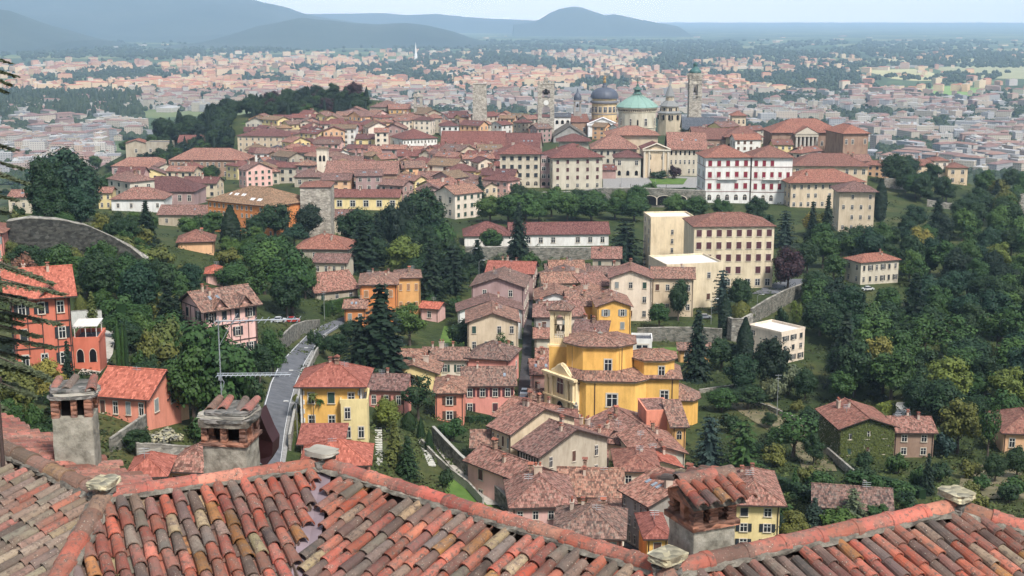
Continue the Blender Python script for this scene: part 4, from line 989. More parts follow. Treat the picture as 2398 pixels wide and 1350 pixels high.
# ---------------------------------------------------------------- the yellow church
M_YEL = plaster('church_yellow', (.80, .47, .13), .3); M_YEL2 = plaster('church_cream', (.76, .62, .38), .3)
def skirt(mb, A_, zA, B_, zB, m=0, th=.22, edge=1):
    """roof band from the eave ring A up to the ring B (same number of corners)"""
    n = len(A_)
    vs = [(p[0], p[1], zA+th) for p in A_]+[(p[0], p[1], zB+th) for p in B_]
    mb.add(vs, [(i, (i+1) % n, (i+1) % n+n, i+n) for i in range(n)], m)
    lo = [(p[0], p[1], zA) for p in A_]; lb = [(p[0], p[1], zA) for p in B_]
    mb.add(vs[:n]+lo+lb, [(i, i+n, (i+1) % n+n, (i+1) % n) for i in range(n)]+[(i+n, i+2*n, (i+1) % n+2*n, (i+1) % n+n) for i in range(n)], edge)
def octa(cx, cy, rx, ry, c=.42):
    a, b = rx*c, ry*c
    return [(cx-a, cy-ry), (cx+a, cy-ry), (cx+rx, cy-b), (cx+rx, cy+b), (cx+a, cy+ry), (cx-a, cy+ry), (cx-rx, cy+b), (cx-rx, cy-b)]
def scaled(poly, cx, cy, k, o=0.0):
    out = []
    for x, y in poly:
        dx, dy = x-cx, y-cy; L = math.hypot(dx, dy); f = k+(o/L if L else 0); out.append((cx+dx*f, cy+dy*f))
    return out
def wall_window(parent, x, y, z, w, h, rz, style='n'):
    return link('window', win_mesh(style), parent, (x, y, z), rz, (w, 1, h))
C0 = hit(1425, 1000); CH = empty('church', C0, math.radians(-4))
kx = px(C0)[2]/FPX            # metres per photo pixel here
def lx(u): return (u-1425)*kx
def lz(v, y): return at(1425, v, C0.y+y).z-C0.z
tag(CH, 'yellow parish church with an octagonal drum roof and ornate cream front', 'church')
# lower body
nave = [(lx(1345), 1.8), (lx(1372), 0), (lx(1508), 0), (lx(1512), 2.5), (lx(1512), 15), (lx(1345), 15)]
nave = octa(lx(1428), 7.6, (lx(1512)-lx(1345))/2, 7.6, .68)
hl = lz(893, 0); mb = MB(); mb.prism(nave, -5, hl); mb.obj('nave_wall', M_YEL, CH)
dr = octa(lx(1402), 8.6, (lx(1480)-lx(1324))/2, 6.6, .5); hd = lz(812, 2); hd0 = lz(876, 2)
mb = MB(); skirt(mb, scaled(nave, lx(1428), 7.6, 1, .8), hl-.1, scaled(dr, lx(1402), 8.6, 1.02), hd0+.6); mb.obj('nave_roof', [roofm('aged'), M_EAVE], CH, uv=True)
mb = MB(); mb.prism(dr, hl-1, hd); mb.obj('drum_wall', M_YEL, CH)
mb = MB(); ap = (lx(1402), 8.6, lz(783, 8.6)); ea = scaled(dr, lx(1402), 8.6, 1, .9); skirt(mb, ea, hd-.1, scaled(dr, lx(1402), 8.6, .04), ap[2])
for p in ea: mb.tube([(p[0], p[1], hd+.15), (ap[0], ap[1], ap[2]+.25)], .14, 5)
ro = mb.obj('drum_roof', [roofm('aged'), M_EAVE], CH, uv=True)
mb = MB(); mb.lathe([(.5, 0), (.7, .3), (.3, .5), (.02, 1.0)], 8); mb.obj('finial', M_STONE, ro, ap)
# presbytery
pn = octa(lx(1530), 8.2, (lx(1578)-lx(1482))/2, 5.0, .5); hp = lz(842, 3.5)
pl = [(lx(1500), 3.2), (lx(1588), 3.2), (lx(1590), 13.5), (lx(1500), 13.5)]; hpl = lz(884, 3.2)
mb = MB(); mb.prism(pl, -5, hpl); mb.obj('choir_wall', M_YEL, CH)
mb = MB(); skirt(mb, [(lx(1496), 2.4), (lx(1597), 2.4), (lx(1597), 14.3), (lx(1496), 14.3)], hpl-.1, [(lx(1490), 5), (lx(1572), 4.4), (lx(1572), 12), (lx(1490), 12)], hpl+1.5); mb.obj('choir_roof', [roofm('aged'), M_EAVE], CH, uv=True)
mb = MB(); mb.prism(pn, hpl-1, hp); mb.obj('lantern_wall', M_YEL, CH)
mb = MB(); ea = scaled(pn, lx(1530), 8.2, 1, .8); za = lz(818, 8.2); skirt(mb, ea, hp-.1, scaled(pn, lx(1530), 8.2, .04), za)
for p in ea: mb.tube([(p[0], p[1], hp+.15), (lx(1530), 8.2, za+.25)], .12, 5)
mb.obj('lantern_roof', [roofm('aged'), M_EAVE], CH, uv=True)
# apse
apo = [(lx(1586), 3.6), (lx(1622), 3.6), (lx(1636), 6), (lx(1636), 10), (lx(1622), 12.4), (lx(1586), 12.4)]; hap = lz(934, 3.6)
mb = MB(); mb.prism(apo, -9, hap); mb.obj('apse_wall', M_YEL, CH)
mb = MB(); skirt(mb, scaled(apo, lx(1600), 8, 1, .8), hap-.1, scaled(apo, lx(1588), 8, .08), hap+2.6); mb.obj('apse_roof', [roofm('aged'), M_EAVE], CH, uv=True)
for (u, v0, v1, y, w) in ((1432, 952, 922, 0, 2.5), (1555, 935, 912, 3.2, 1.9)): wall_window(CH, lx(u), y, lz(v0, y), w, lz(v1, y)-lz(v0, y), 0)
wall_window(CH, lx(1422), 2.0, lz(868, 2), 1.7, 2.6, 0); wall_window(CH, lx(1547), 3.2, lz(879, 3.2), 1.4, 2.3, 0)
wall_window(CH, lx(1335), 4.6, lz(862, 4), 1.0, 2.4, math.radians(-55), 'archdark')
for (u, y, z0, z1) in ((1392, -.1, -2, hl-.3), (1338, 4.2, hd0, hd-.3), (1454, 1.9, hd0, hd-.3), (1573, 3.1, -3, hpl-.3), (1526, 3.4, hpl, hp-.3)):
    mb = MB(); mb.tube([(lx(u), y, z0), (lx(u), y, z1)], .1, 5); mb.obj('downpipe', M_PIPE, CH)
mb = MB()
for rg, z in ((nave, hl), (dr, hd), (pn, hp)):
    a = [(p[0], p[1], z-.55) for p in scaled(rg, sum(q[0] for q in rg)/8, sum(q[1] for q in rg)/8, 1, .1)]; b_ = [(p[0], p[1], z-.15) for p in scaled(rg, sum(q[0] for q in rg)/8, sum(q[1] for q in rg)/8, 1, .35)]
    mb.add(a+b_, [(i, (i+1) % 8, (i+1) % 8+8, i+8) for i in range(8)])
mb.obj('cornice', M_YEL2, CH)
# front: a tall ornate slab facing down the steps to the left
FR = empty('church_front', (lx(1310), 4.9, 0), math.radians(-50)); FR.parent = CH
fw, fh = 11.0, lz(868, 3)
mb = MB()
prof = [(-fw/2, -5), (fw/2, -5), (fw/2, fh-2.6), (fw/2-1.6, fh-2.3), (fw/2-1.8, fh-1.5), (fw/2-3.0, fh-.9), (1.3, fh+.1), (0, fh+.7), (-1.3, fh+.1), (-fw/2+3.0, fh-.9), (-fw/2+1.8, fh-1.5), (-fw/2+1.6, fh-2.3), (-fw/2, fh-2.6)]
n = len(prof)
mb.add([(p[0], 0, p[1]) for p in prof]+[(p[0], 1.6, p[1]) for p in prof], [tuple(range(n)), tuple(range(2*n-1, n-1, -1))]+[(i, i+n, (i+1) % n+n, (i+1) % n) for i in range(n)])
for i in range(2, n-1):
    a, b_ = prof[i], prof[i+1] if i+1 < n else prof[0]
    mb.tube([(a[0], .6, a[1]), (b_[0], .6, b_[1])], .42, 6)
mb.obj('front_wall', M_YEL2, FR)
mb = MB()
for x in (-4.7, -2.9, 2.9, 4.7):
    mb.box((x, -.3, fh/2-2), (.95, .6, fh-1.2)); mb.box((x, -.35, fh-2.5), (1.3, .9, .7)); mb.box((x, -.35, -.5), (1.25, .8, 1.6))
mb.box((0, -.35, fh-1.9), (fw+1, 1.1, .5)); mb.box((0, -.3, fh*.42), (fw+.4, .9, .4)); mb.obj('pilasters', M_YEL2, FR)
wall_window(FR, 0, -.05, fh*.5, 2.2, 4.2, 0, 'arch'); wall_window(FR, 0, -.05, 0, 2.4, 4.4, 0, 'archdark')
for x in (-3.8, 3.8): wall_window(FR, x, -.05, 1, 1.2, 2.8, 0, 'archdark')
for x in (-5.8, 5.8):
    mb = MB(); mb.box((x, 0, 1.2), (1.6, 1.4, 3)); mb.lathe([(.5, 2.7), (.55, 3.4), (.42, 4.2), (.52, 4.7), (.2, 5.05), (.26, 5.3), (.0, 5.6)], 8, 0, (x, 0)); mb.obj('statue', M_STONE, FR)
mb = MB(); E = roof_gable(mb, -5.2, 5.2, 1.2, 9.5, fh-2.6, .5, 'y', .5); mb.obj('front_roof', [roofm('aged'), M_EAVE], FR, uv=True)
# bell tower: built beside the drum, a thing of the same church
bw = 4.3
tb = empty('bell_tower', at(1313, 800, C0.y+13)-Vector((0, 0, 0)), math.radians(-12)); tb.location.z = C0.z
zt = lambda v: at(1313, v, C0.y+13).z-C0.z
tag(tb, 'cream and yellow bell tower with open arches beside the octagonal drum', 'bell tower')
h0, h1 = zt(788), zt(728); mb = MB(); zs = zt(806); mb.box((0, 0, (h0+zs)/2), (bw, bw, h0-zs)); mb.box((0, 0, zs), (bw+1.0, bw+1.0, .8)); mb.obj('shaft', M_YEL2, tb); mb = MB(); mb.box((.3, -.3, (zs-5)/2), (bw+.7, bw+.7, zs+5)); mb.obj('base', M_YEL, tb)
mb = MB(); q = bw/2-.55
for sx in (-1, 1):
    for sy in (-1, 1): mb.box((sx*(q+.12), sy*(q+.12), (h0+h1)/2), (.86, .86, h1-h0))
top = h1; ah = 1.1
for k in range(4):
    a = k*PI/2; ca, sa = math.cos(a), math.sin(a)
    pts = [(-q+.5, top), (-q+.5, top-1.9)]+[(-(q-.5)*math.cos(t), top-1.9+1.35*math.sin(t)) for t in np.linspace(0, PI, 9)]+[(q-.5, top-1.9), (q-.5, top)]
    for y in (-bw/2+.06, -bw/2+.9):
        mb.add([(p[0]*ca-y*sa, p[0]*sa+y*ca, p[1]) for p in pts], [tuple(range(len(pts)))])
    for i in range(1, len(pts)-2):
        y0, y1 = -bw/2+.06, -bw/2+.9; A1, B1 = pts[i], pts[i+1]
        mb.add([(A1[0]*ca-y0*sa, A1[0]*sa+y0*ca, A1[1]), (B1[0]*ca-y0*sa, B1[0]*sa+y0*ca, B1[1]), (B1[0]*ca-y1*sa, B1[0]*sa+y1*ca, B1[1]), (A1[0]*ca-y1*sa, A1[0]*sa+y1*ca, A1[1])], [(0, 1, 2, 3)])
mb.box((0, 0, top+.25), (bw+.5, bw+.5, .5)); mb.obj('belfry', M_YEL2, tb)
mb = MB()
for k in range(4):
    a = k*PI/2; ca, sa = math.cos(a), math.sin(a); y = -bw/2+.3
    for i in range(5):
        x = -q+.7+i*(2*q-1.4)/4; mb.lathe([(.1, h0), (.16, h0+.3), (.08, h0+.8)], 6, 0, (x*ca-y*sa, x*sa+y*ca))
    mb.box((0*ca-y*sa, 0*sa+y*ca, h0+.88), ((2*q-.9) if k % 2 == 0 else .25, .25 if k % 2 == 0 else 2*q-.9, .14))
mb.obj('balustrade', M_TRIM, tb)
mb = MB()
for s in (-.6, .6): mb.lathe([(.0, h0+2.6), (.3, h0+2.5), (.36, h0+1.9), (.6, h0+1.35), (.55, h0+1.3), (0, h0+1.5)], 10, 0, (s, 0))
mb.tube([(-1.7, 0, h0+2.7), (1.7, 0, h0+2.7)], .12, 5); mb.obj('bell', plain('bell_bronze', (.10, .08, .05), .5, .7), tb)
mb = MB(); roof_hip(mb, -bw/2, bw/2, -bw/2, bw/2, top+.5, .55, .7); mb.obj('roof', [roofm('aged'), M_EAVE], tb, uv=True)
FOOT.append((C0.x, C0.y+7, 22, 9, -.07))

# ---------------------------------------------------------------- towers and domes of the old town
def tower(label, u, D, v0, vt, wpx, name='tower', cat='tower', rz=0.0):
    b = at(u, v0, D); g = min(b.z, tz(b.x, b.y)); k = px(b)[2]/FPX
    r = empty(name, (b.x, b.y, b.z), rz); tag(r, label, cat)
    FOOT.append((b.x, b.y, wpx*k/2, wpx*k/2, 0))
    return r, k, (lambda v: at(u, v, D).z-b.z), g-b.z-4
SLATE = plain('lead_roof', (.075, .085, .11), .5); COPPER = plain('green_copper', (.20, .31, .26), .65); GILD = plain('gilt', (.45, .28, .12), .4, .6)
DRUMY = plaster('drum_yellow', (.66, .50, .28), .25); DRUMC = plaster('drum_cream', (.55, .50, .38), .3)
# plain stone tower
r, k, z, g = tower('plain square grey stone tower with a single small window', 1124, 1030, 318, 197, 30)
W_ = 31*k; t = z(197); mb = MB(); w1 = W_*.5; w0 = W_*.56
mb.add([(-w0, -w0, g), (w0, -w0, g), (w0, w0, g), (-w0, w0, g), (-w1, -w1, t), (w1, -w1, t), (w1, w1, t), (-w1, w1, t)], [(0, 1, 5, 4), (1, 2, 6, 5), (2, 3, 7, 6), (3, 0, 4, 7), (4, 5, 6, 7)])
mb.box((0, 0, t+.15), (W_*1.06, W_*1.06, .5)); mb.obj('shaft', M_TOWER, r)
wall_window(r, 0, -w1-.12, z(233), 1.5, 2.0, 0, 'n')
# clock tower
r, k, z, g = tower('tall clock tower with bells, forked battlements and two arched openings', 1278, 985, 333, 192, 39)
W_ = 38*k; hw = W_/2; mb = MB(); t = z(197)
zb0, zb1, za0, za1 = z(276), z(247), z(229), z(207)
def slab_with_arch(mb, y0, y1, xa, segs, m=0):
    """tower wall between y0 and y1 pierced by arched openings ((z0, z1) each), xa half-width of the opening"""
    zs = g
    for (c, d) in segs:
        mb.box((0, (y0+y1)/2, (zs+c)/2), (W_, y1-y0, c-zs), m)
        for s in (-1, 1): mb.box((s*(xa+hw)/2, (y0+y1)/2, (c+d)/2), (hw-xa, y1-y0, d-c), m)
        P = [(-xa, d), (-xa, d-xa)]+[(-xa*math.cos(q), d-xa+xa*math.sin(q)) for q in np.linspace(0, PI, 9)][1:-1]+[(xa, d-xa), (xa, d)]
        for y in (y0, y1): mb.add([(p[0], y, p[1]) for p in P], [tuple(range(len(P)))], m)
        for i in range(1, len(P)-2): mb.add([(P[i][0], y0, P[i][1]), (P[i+1][0], y0, P[i+1][1]), (P[i+1][0], y1, P[i+1][1]), (P[i][0], y1, P[i][1])], [(0, 1, 2, 3)], m)
        zs = d
    mb.box((0, (y0+y1)/2, (zs+t)/2), (W_, y1-y0, t-zs), m)
slab_with_arch(mb, -hw, -hw+1.4, W_*.25, [(zb0, zb1), (za0, za1)]); slab_with_arch(mb, hw-1.4, hw, W_*.25, [(zb0, zb1), (za0, za1)])
for s in (-1, 1): mb.box((s*(hw-.7), 0, (g+t)/2), (1.4, W_-2.8, t-g))
mb.box((0, 0, za0-.5), (W_-2.8, W_-2.8, 1)); mb.box((0, 0, zb0-.5), (W_-2.8, W_-2.8, 1)); mb.box((0, 0, t+.3), (W_+.6, W_+.6, .7)); mb.obj('shaft', M_TOWER, r)
mb = MB(); n = 6
for f in range(4):
    a = f*PI/2; ca, sa = math.cos(a), math.sin(a)
    for i in range(n):
        if 2 <= i <= 3 and f % 2 == 0: continue
        x = -hw+W_*(i+.5)/n; y = -hw+.3
        mb.box((x*ca-y*sa, x*sa+y*ca, t+1.4), (.95 if f % 2 == 0 else .6, .6 if f % 2 == 0 else .95, 1.6))
mb.obj('battlements', M_TOWER, r)
mb = MB(); mb.lathe([(1.0, za0+6.2), (1.2, za0+4.2), (2.0, za0+2.4), (1.9, za0+2.2), (0, za0+3)], 10); mb.tube([(-W_*.25, 0, za0+5), (W_*.25, 0, za0+5)], .3, 5)
for s in (-1, 1): mb.lathe([(.4, za0+5), (.5, za0+4), (.8, za0+3.2), (0, za0+3.5)], 8, 0, (s*2.1, 0))
mb.obj('bell', plain('bell_bronze', (.10, .08, .05), .5, .7), r)
mb = MB(); mb.box((0, 0, t+1.8), (3.2, 3.2, 2.4)); mb.lathe([(1.7, t+3), (1.5, t+4.2), (.7, t+5.2), (.3, t+6), (.05, t+8)], 10); mb.obj('cupola', M_STONE, r)
wall_window(r, -1.2, -hw-.05, z(304), 1.3, 2.8, 0, 'archdark')
mb = MB(); mb.lathe([(0, -.1), (1.9, -.1), (1.9, .12), (0, .12)], 20); o = mb.obj('clock_face', plain('clock_white', (.62, .60, .55)), r, (0, -hw-.15, z(240))); o.rotation_euler = (PI/2, 0, 0); o.hide_render = False
# little bell tower with a dark onion dome, right of the clock tower
r, k, z, g = tower('small dark-domed belfry between the clock tower and the blue-grey dome', 1352, 1010, 275, 215, 20, 'belfry', 'belfry')
W_ = 17*k; hw = W_/2; mb = MB(); mb.box((0, 0, (g+z(262))/2), (W_*1.1, W_*1.1, z(262)-g))
for sx in (-1, 1):
    for sy in (-1, 1): mb.box((sx*(hw-.6), sy*(hw-.6), (z(262)+z(238))/2), (1.2, 1.2, z(238)-z(262)))
mb.box((0, 0, z(237)), (W_*1.25, W_*1.25, 1.0)); mb.obj('shaft', plaster('greybrown_stone', (.30, .27, .24), .4), r)
mb = MB(); zd = z(236); s = W_; mb.lathe([(s*.52, zd), (s*.56, zd+2), (s*.5, zd+3.6), (s*.32, zd+5), (s*.16, zd+6), (s*.13, zd+7.2), (.1, zd+9.5)], 12); mb.obj('dome', SLATE, r, smooth=True)
mb = MB(); mb.lathe([(.3, z(243)), (.5, z(248)), (.9, z(252)), (0, z(250))], 8); mb.obj('bell', plain('bell_bronze', (.1, .08, .05), .5, .7), r)
# blue-grey dome with a gilt statue
r, k, z, g = tower('cathedral dome in blue-grey lead with a gilt statue on top', 1415, 1015, 272, 180, 66, 'cathedral_dome', 'dome')
R0 = 31*k; mb = MB(); mb.lathe([(R0*.96, g), (R0*.96, z(241))], 16, 0, (0, 0), PI/16); mb.lathe([(R0*.93, z(236)), (R0*.93, z(229))], 24); mb.obj('drum', DRUMY, r)
mb = MB(); mb.lathe([(R0*.96, z(242)), (R0*1.08, z(240.5)), (R0*1.08, z(237)), (R0*.92, z(235.5))], 24); mb.lathe([(R0*.97, z(268)), (R0*1.0, z(267)), (R0*.97, z(266))], 16, 0, (0, 0), PI/16); mb.obj('cornice', plain('grey_cornice', (.17, .17, .18)), r)
mb = MB(); zb = z(230); zt_ = z(206)-zb; prof = [(R0*1.04, zb-.2), (R0*1.04, zb+.4)]+[(R0*1.0*math.cos(t)**.9+.6, zb+.4+zt_*math.sin(t)) for t in np.linspace(0, PI/2*.93, 9)]+[(2.0, z(203)), (1.4, z(200)), (1.2, z(196)), (.9, z(195)), (0, z(194))]
mb.lathe(prof, 24); mb.obj('dome', SLATE, r, smooth=False)
for i in range(7):
    a = -PI/2+(i-3)*PI/8*1.0; wall_window(r, R0*.965*math.cos(a), R0*.965*math.sin(a), z(262), 2.6, z(249)-z(262), a+PI/2, 'n')
mb = MB(); zz = z(194.5); mb.lathe([(1.0, zz), (1.2, zz+1), (.75, zz+2.4), (1.05, zz+3.7), (.45, zz+4.6), (.55, zz+5.2), (0, zz+5.9)], 8); mb.tube([(.7, 0, zz+3.8), (2.1, 0, zz+5.6)], .25, 5); mb.tube([(-.7, 0, zz+3.7), (-1.7, 0, zz+2.4)], .25, 5); mb.obj('statue', GILD, r)
# red-roofed transepts and white front under the dome
h = H('white marble church front with a pediment below the blue-grey dome', 1376, 1446, 292, 320, -2, 30, 'gy', 'white', 'orange', (1, 1, 'd', 1.3), None, None, ch=0, p=.42, D=990, name='church', cat='church')
hw = h['_w']/2; hh = h['h']; mb = MB()
for x in (-.9, -.5, .5, .9): mb.box((x*hw, -.3, hh/2-1), (1.5, .6, hh+1))
mb.box((0, -.5, hh-.3), (hw*2+1, 1.2, 1.2))
for s in (-1, 1): mb.tube([(s*(hw+.5), -.6, hh+.2), (0, -.6, hh+hw*.42+.4)], .5, 4)
mb.obj('pediment', plain('white_marble', (.72, .70, .68)), h)
H('red-roofed transept left of the white marble church front', 1338, 1378, 286, 322, 8, 20, 'gx', 'brown', 'orange', (2, 1, 'n'), ch=0, p=.5, D=1000, name='transept', cat='church')
H('dark slab-roofed gabled hall right of the clock tower', 1296, 1372, 320, 345, 0, 36, 'gy', 'grey', 'darkslab', (1, 1, 'n'), ch=0, p=.62, D=960, name='hall', cat='hall')
H('white loggia house between the clock tower and the small belfry', 1298, 1336, 274, 300, 0, 12, 'gx', 'white', 'slate', (3, 1, 'archdark', 1.4), ch=0, D=1000)
# copper dome
r, k, z, g = tower('cream round drum under a pale green copper dome with a lantern', 1491, 845, 312, 218, 92, 'copper_dome', 'dome')
R0 = 45*k; mb = MB(); n = 20; mb.lathe([(R0*1.0, g), (R0*1.0, z(309)), (R0*.97, z(307)), (R0*.97, z(250))], n, 0, (0, 0), PI/n); mb.obj('drum', DRUMC, r)
mb = MB(); mb.lathe([(R0*.98, z(262)), (R0*1.0, z(261)), (R0*1.0, z(256)), (R0*1.06, z(253)), (R0*1.06, z(251)), (R0*.9, z(250))], n, 0, (0, 0), PI/n); mb.lathe([(R0*1.0, z(298)), (R0*1.02, z(297)), (R0*1.0, z(296))], n, 0, (0, 0), PI/n); mb.obj('cornice', DRUMC, r)
mb = MB(); mb.lathe([(R0*1.09, z(251)), (R0*1.09, z(249.5)), (R0*.93, z(243)), (R0*.74, z(236.5)), (R0*.5, z(230)), (R0*.26, z(225)), (2.6, z(222.5))], 16)
for i in range(16):
    a = 2*PI*i/16; mb.tube([(R0*1.09*math.cos(a), R0*1.09*math.sin(a), z(249.5)), (R0*.93*math.cos(a), R0*.93*math.sin(a), z(242.8)), (R0*.5*math.cos(a), R0*.5*math.sin(a), z(229.7)), (2.6*math.cos(a), 2.6*math.sin(a), z(222.3))], .16, 4)
mb.obj('dome', COPPER, r)
mb = MB(); mb.lathe([(3.2, z(221)), (2.8, z(219)), (2.0, z(216)), (2.0, z(211)), (3.1, z(210)), (2.8, z(208)), (1.4, z(205)), (.8, z(202)), (.8, z(199)), (.3, z(197)), (.26, z(184)), (0, z(183.5))], 10); mb.box((0, 0, z(189)), (2.6, .4, .4)); mb.obj('lantern', plain('dark_copper', (.06, .12, .10), .5), r)
for i in range(30):
    a = -PI+PI*(i+.5)/30; 
    o = wall_window(r, R0*1.0*math.cos(a), R0*1.0*math.sin(a), z(259), .8, 1.0, a+PI/2, 'archdark') if i % 1 == 0 else None
for a, st, w_, v0, v1 in ((-2.65, 'n', 1.2, 292, 275), (-2.0, 'n', 1.2, 292, 275), (-1.62, 'archdark', 1.0, 291, 277), (-1.18, 'n', 2.0, 292, 275), (-.5, 'n', 1.2, 292, 275)):
    wall_window(r, R0*.975*math.cos(a), R0*.975*math.sin(a), z(v0), w_, z(v1)-z(v0), a+PI/2, st)
# romanesque octagonal lantern tower
r, k, z, g = tower('octagonal two-tiered arcaded lantern tower with a pointed spire', 1567, 1000, 300, 195, 60, 'lantern_tower', 'tower')
R0 = 29*k; mb = MB(); mb.lathe([(R0*.95, g), (R0*.95, z(264))], 8, 0, (0, 0), PI/8); mb.lathe([(R0*.74, z(262)), (R0*.74, z(249))], 8, 0, (0, 0), PI/8); mb.lathe([(3.2, z(236)), (3.2, z(226))], 8, 0, (0, 0), PI/8); mb.obj('body', plaster('lantern_stone', (.50, .42, .30), .3), r)
mb = MB(); mb.lathe([(R0*1.05, z(265)), (R0*1.05, z(263.5)), (R0*.74, z(259.5))], 8, 0, (0, 0), PI/8); mb.lathe([(R0*.84, z(249.5)), (R0*.84, z(248)), (3.4, z(236))], 8, 0, (0, 0), PI/8); mb.lathe([(4.0, z(226)), (3.8, z(224)), (.2, z(196))], 8, 0, (0, 0), PI/8); mb.obj('roof', plain('grey_slabs', (.20, .20, .19)), r)
for s in range(4):
    a = -PI/2+(s-1.5)*PI/4; ax, ay = math.cos(a), math.sin(a)
    for j in range(3): q = (j-1)*2.1; wall_window(r, R0*.69*ax-ay*q, R0*.69*ay+ax*q, z(260), 1.2, z(251.5)-z(260), a+PI/2, 'archdark')
    for j in range(2): q = (j-.5)*5; wall_window(r, R0*.885*ax-ay*q, R0*.885*ay+ax*q, z(280), 2.6, z(268)-z(280), a+PI/2, 'archdark')
    wall_window(r, 2.98*ax, 2.98*ay, z(234), 1.2, z(227.5)-z(234), a+PI/2, 'archdark')
# slim campanile
r, k, z, g = tower('slim stone campanile with a green onion cap, right of the domes', 1625, 1015, 290, 140, 31, 'campanile', 'campanile')
W_ = 29*k; hw = W_/2; mb = MB(); t = z(178); mb.box((0, 0, (g+z(232))/2), (W_, W_, z(232)-g))
for sx in (-1, 1):
    for sy in (-1, 1): mb.box((sx*hw*.68, sy*hw*.68, (z(232)+z(196))/2), (hw*.64, hw*.64, z(196)-z(232)))
mb.box((0, 0, (z(196)+t)/2), (W_, W_, t-z(196)))
for v in (232, 224, 196, 186): mb.box((0, 0, z(v)), (W_*1.07, W_*1.07, .7))
mb.obj('shaft', M_TOWER, r)
mb = MB(); mb.lathe([(hw*1.25, t-1.5), (hw*1.35, t), (hw*1.35, t+.8), (hw*.95, t+.9), (hw*.95, z(172)), (hw*1.0, z(171))], 8, 0, (0, 0), PI/8)
for i in range(16): a = 2*PI*i/16; mb.box((hw*1.3*math.cos(a), hw*1.3*math.sin(a), t+1.2), (.35, .35, 1.2))
mb.obj('gallery', M_TOWER, r)
mb = MB(); mb.lathe([(hw*.95, z(171)), (hw*1.0, z(169)), (hw*.9, z(165)), (hw*.5, z(160)), (hw*.33, z(158)), (hw*.33, z(153)), (hw*.42, z(152)), (.15, z(146)), (.1, z(139))], 12); mb.obj('onion_cap', plain('dark_green_copper', (.05, .12, .11), .5), r, smooth=True)
mb = MB(); mb.box((0, -hw*.9, (z(224)+z(200))/2), (.35, .3, z(200)-z(224))); mb.lathe([(.5, z(205)), (.7, z(212)), (1.4, z(217)), (0, z(214))], 8); mb.obj('bell', plain('bell_bronze', (.1, .08, .05), .5, .7), r)
# small baroque belfry on the left, by the park
r, k, z, g = tower('small open stone belfry beside the park, left of the plain tower', 980, 1090, 282, 217, 22, 'belfry', 'belfry')
W_ = 20*k; hw = W_/2; mb = MB(); mb.box((0, 0, (g+z(249))/2), (W_, W_, z(249)-g))
for sx in (-1, 1):
    for sy in (-1, 1): mb.box((sx*hw*.7, sy*hw*.7, (z(249)+z(227))/2), (hw*.55, hw*.55, z(227)-z(249)))
for v in (249, 226): mb.box((0, 0, z(v)), (W_*1.15, W_*1.15, 1))
for sx in (-1, 1):
    for sy in (-1, 1): mb.box((sx*hw*.85, sy*hw*.85, z(223)), (.9, .9, 2))
mb.lathe([(hw*.5, z(226)), (hw*.45, z(221)), (hw*.2, z(218)), (.1, z(213))], 8); mb.obj('shaft', plaster('belfry_stone', (.38, .35, .30), .4), r)
# white bell tower in the middle of the left town
r, k, z, g = tower('white bell tower with a twin-arched opening beside the brown nave', 757, 735, 402, 345, 27, 'bell_tower', 'bell tower')
W_ = 25*k; hw = W_/2; mb = MB(); mb.box((0, 0, (g+z(350))/2), (W_, W_, z(350)-g)); mb.box((0, 0, z(350)), (W_*1.1, W_*1.1, .6)); mb.obj('shaft', plaster('white_tower', (.70, .62, .50), .25), r)
for s in (-1, 1): wall_window(r, s*1.05, -hw-.06, z(377), 1.4, z(363)-z(377), 0, 'archdark')
mb = MB(); roof_hip(mb, -hw, hw, -hw, hw, z(350)+.3, .35, .5); mb.obj('roof', [roofm('olive'), M_EAVE], r, uv=True)
# little turret right of it
r, k, z, g = tower('dark open-sided bell turret among the central roofs', 842, 800, 385, 345, 20, 'bell_turret', 'belfry')
W_ = 17*k; hw = W_/2; mb = MB(); mb.box((0, 0, (g+z(368))/2), (W_, W_, z(368)-g))
for sx in (-1, 1):
    for sy in (-1, 1): mb.box((sx*hw*.8, sy*hw*.8, (z(368)+z(348))/2), (.8, .8, z(348)-z(368)))
mb.obj('shaft', wallm('mauve'), r); mb = MB(); roof_hip(mb, -hw, hw, -hw, hw, z(348), .45, .6); mb.obj('roof', [roofm('plum'), M_EAVE], r, uv=True)
# grey slate nave right of the campanile
H('grey slate roof of the basilica nave below the slim campanile', 1600, 1672, 304, 322, -2, 22, 'gx', 'beige', 'slate', None, ch=0, p=.7, D=960, name='nave', cat='church')
